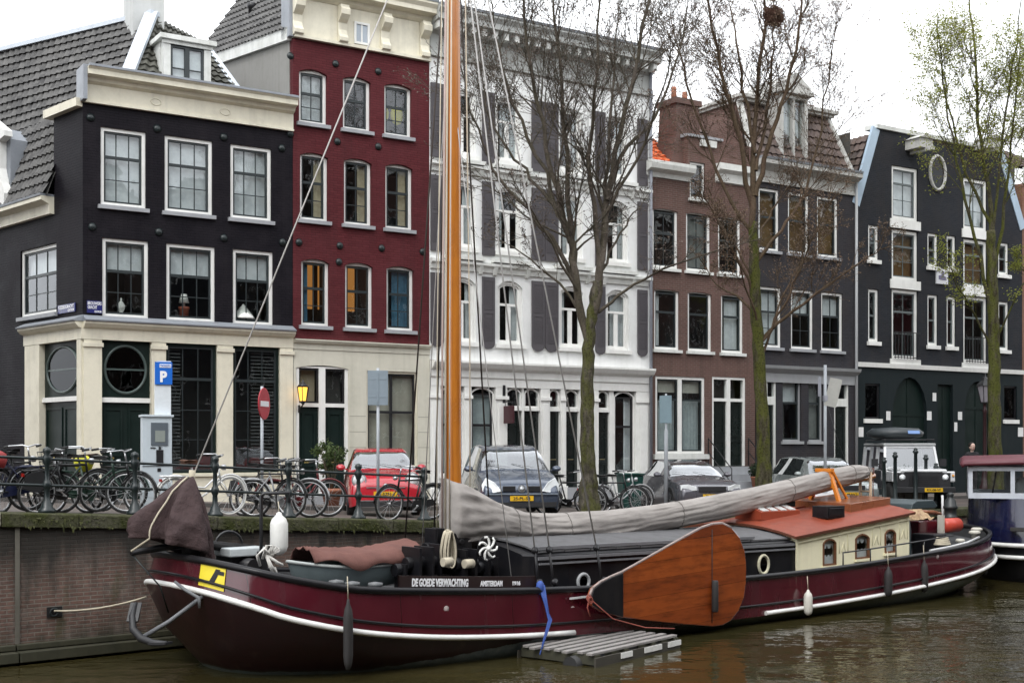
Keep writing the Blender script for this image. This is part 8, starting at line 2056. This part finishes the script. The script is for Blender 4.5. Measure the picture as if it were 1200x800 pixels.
budm=leafmat('brown_bud',(.075,.055,.045),(.13,.10,.08),.2); budm2=leafmat('umber_bud',(.11,.07,.045),(.16,.105,.065),.2)
T1=[(.05,[(700,330),(722,280),(748,240),(768,215)],1.6),(.05,[(680,350),(650,300),(625,260),(600,235)],-1.9),(.14,[(690,400),(674,335),(664,270),(640,180),(618,60),(606,-50)],-.6),(.14,[(694,372),(704,300),(712,225),(735,125),(762,0),(778,-60)],.4),(.10,[(672,310),(668,230),(662,120),(652,0),(648,-60)],1.2),(.075,[(676,340),(645,280),(608,238),(572,190),(548,130),(538,60)],-1.2),(.09,[(702,310),(692,215),(697,90),(703,-50)],-1.4),(.08,[(711,235),(728,180),(770,130),(800,50),(815,-20)],1.2),(.055,[(701,366),(735,340),(775,318),(830,300),(884,286)],-.8),(.075,[(668,285),(640,200),(600,110),(580,20),(570,-40)],1.6),(.07,[(708,260),(716,160),(725,60),(735,-50)],1.8),(.06,[(662,260),(625,205),(585,150),(560,70),(552,0)],2.2),(.05,[(694,390),(655,330),(610,290),(575,262)],1.4),(.06,[(710,250),(745,190),(770,120),(785,60)],-1.8)]
tree('tall bare elm with mossy trunk rising behind the sail cover before the white house',690,-.95,T1,.195,11,bk1,twb,None,.98,budm,trunk=[(691,603),(690,560),(688,480),(690,400),(700,330)])
T2=[(.05,[(890,410),(915,360),(935,310),(950,270),(958,235)],-1.4),(.05,[(886,340),(870,290),(850,250),(838,200)],1.8),(.045,[(884,300),(905,250),(930,215),(950,190)],2.0),(.045,[(889,390),(870,340),(850,300),(838,280)],-1.8),(.13,[(884,300),(883,220),(886,130),(898,20),(903,-50)],.3),(.10,[(883,250),(866,170),(842,90),(822,0),(815,-40)],-.9),(.10,[(885,230),(900,170),(918,110),(935,20),(940,-40)],-.6),(.07,[(890,400),(920,372),(955,345),(1000,312),(1030,296)],-.9),(.07,[(884,310),(915,270),(945,225),(965,150),(982,70),(990,20)],1.),(.075,[(882,280),(850,215),(820,130),(800,50),(792,0)],1.2),(.06,[(887,350),(860,300),(835,260),(815,235)],-1.),(.07,[(885,180),(875,100),(868,20),(865,-30)],1.6),(.07,[(886,200),(905,120),(915,40),(925,-30)],1.9),(.055,[(891,420),(905,390),(925,340),(950,300),(990,260)],1.2),(.055,[(886,370),(865,345),(845,330),(825,290)],1.1)]
tree('bare elm with green mossy trunk and bird nest before the grey brick house',895,-.95,T2,.195,23,bk2,twc,None,1.28,budm2,trunk=[(897,612),(895,540),(890,430),(884,320),(883,260)])
T3=[(.12,[(1163,330),(1160,240),(1150,140),(1143,30),(1140,-40)],.4),(.09,[(1162,360),(1140,280),(1115,190),(1098,100),(1088,30)],-.8),(.09,[(1164,330),(1180,240),(1192,140),(1203,30)],.5),(.06,[(1165,420),(1140,370),(1112,330),(1095,300)],-.9),(.07,[(1160,260),(1130,180),(1118,90),(1112,10)],1.4),(.07,[(1162,280),(1170,170),(1178,60),(1183,-30)],-1.3),(.05,[(1166,400),(1190,340),(1215,290)],-1.0)]
green=leafmat('fresh_leaf',(.17,.20,.03),(.30,.31,.07),.55)
tree('young leaved elm with bright green trunk before the black warehouse',1167,-1.0,T3,.23,37,bk2,twc,green,.85,None,trunk=[(1168,618),(1166,540),(1165,430),(1163,330),(1161,270)])
T4=[(.12,[(1238,300),(1228,200),(1222,90),(1218,-20)],-.3),(.09,[(1237,330),(1215,250),(1203,170),(1195,70),(1192,0)],-.9),(.08,[(1238,340),(1250,240),(1265,130)],.6),(.06,[(1238,380),(1212,330),(1198,300)],.5)]
tree('leafy elm standing past the photo edge with fresh green sprays reaching in',1240,-1.2,T4,.22,41,bk2,twc,green,.95,None,trunk=[(1242,618),(1240,540),(1239,400),(1238,300)])
# bird nest high in the second tree
k=kpx(895,-.95); Yb=qpt(k,-.95).y; o=thing('bird_nest','round brown bird nest of twigs high in the bare elm','nest',px3(906,20,Yb+.2),0)
rg=random.Random(4); mb=MB()
for i in range(420):
    v=Vector((rg.gauss(0,1),rg.gauss(0,1),rg.gauss(0,1))).normalized()*rg.uniform(.12,.30); a=Vector((rg.gauss(0,1),rg.gauss(0,1),rg.gauss(0,.5))).normalized(); a=(a-v.normalized()*a.dot(v.normalized())*.7); mb.bar(v-a*.14,v+a*.14,.012,.012)
mb.build('twigs',bark('nest_twig',(.11,.06,.045),(.16,.09,.065),(.06,.04,.03),.2),o)
# ================================================================== the near bank behind the viewer (seen only in windows and paintwork)
mb=MB(); mb.grid([[(k,-d,1.58) for d in (300,60,28,17.5)] for k in (-200,-40,0,40,200)],smooth=False); o=mb.build('street',MATS['street_clinker'],loc=(Q0[0],Q0[1],0),rotz=QA); tag(o,kind='structure')
mb=MB(); mb.add([(-200,-17.5,-1),(200,-17.5,-1),(200,-17.5,1.575),(-200,-17.5,1.575)],[(0,1,2,3)]); o=mb.build('bank_wall',quaybrick,loc=(Q0[0],Q0[1],0),rotz=QA); tag(o,'plain brick quay wall of the near bank','quay wall')
def near_house(x0,w,h,mat,floors,e=None,rz=QA+pi,lab='dark brick canal house on the near bank',gr='houses on the near bank'):
    e=e or qpt(x0,29.5,1.5); o=thing('canal_house',lab,'house',e,rz,gr)
    hs=[]; nw=3 if w>5.4 else 2
    for f in range(floors):
        for i in range(nw):
            c=w*(i+.5)/nw; z=.9+f*(h-1.0)/floors; hs.append(dict(x0=c-.55,x1=c+.55,z0=z,z1=z+1.9))
    mb=MB(); wall_mesh(mb,0,w,-.2,h,hs,dep=.15); mb.box(0,.4,0,w,8,h-.02); mb.build('wall',mat,o,fixn=False)
    for q in hs:
        mb=MB(); ring(mb,q['x0']+.003,q['x1']-.003,q['z0'],q['z1'],.09,.05,.14); wn=mb.build('window',white,o)
        mb=MB(); mb.add([(q['x0'],.1,q['z0']),(q['x1'],.1,q['z0']),(q['x1'],.1,q['z1']),(q['x0'],.1,q['z1'])],[(0,1,2,3)]); mb.build('pane',glassmat('black_glass'),wn,fixn=False)
    mb=MB(); mb.box(-.03,-.3,h,w-.03,.4,h+.45); mb.build('cornice',oldwhite,o)
    mb=MB(); mb.prism([(0,h+.45),(w,h+.45),(w*.5,h+2.6)],lambda a,c,d:(a,d,c),.6,8); mb.build('roof',greytile,o)
x=100.0; rg=random.Random(2)
for i,mat in enumerate((brown,greybrick,darkbrick,umber,brown,redbrick,darkbrick,greybrick,umber,brown,redbrick,greybrick,brown,greybrick,darkbrick,umber,brown,redbrick,darkbrick,greybrick,umber,brown,redbrick,greybrick)):
    w=rg.uniform(4.8,6.6); near_house(x,w,rg.uniform(14.5,18.5),mat,4); x-=w+.02

src=[q for q in bpy.data.objects if q.get('category')=='tree' and q['label'].startswith('tall bare')][0]
for k_ in (-16,-2,9,22,38,55,72):
    dup(src,qpt(k_,26.5,1.5),k_*1.7,'bare elm on the near bank','trees on the near bank')

# unseen houses across the cross street, added to shade the black side wall
for i,mat in enumerate((umber,darkbrick,brown,greybrick)):
    near_house(0,5.9,13.5+i%2,mat,4,Vector((Cc.x-.707*13+sdir[0]*(-3+6*i),Cc.y-.707*13+sdir[1]*(-3+6*i),1.9)),radians(135),'unseen dark brick house added left of the frame to shade the side wall','added houses shading the side wall')
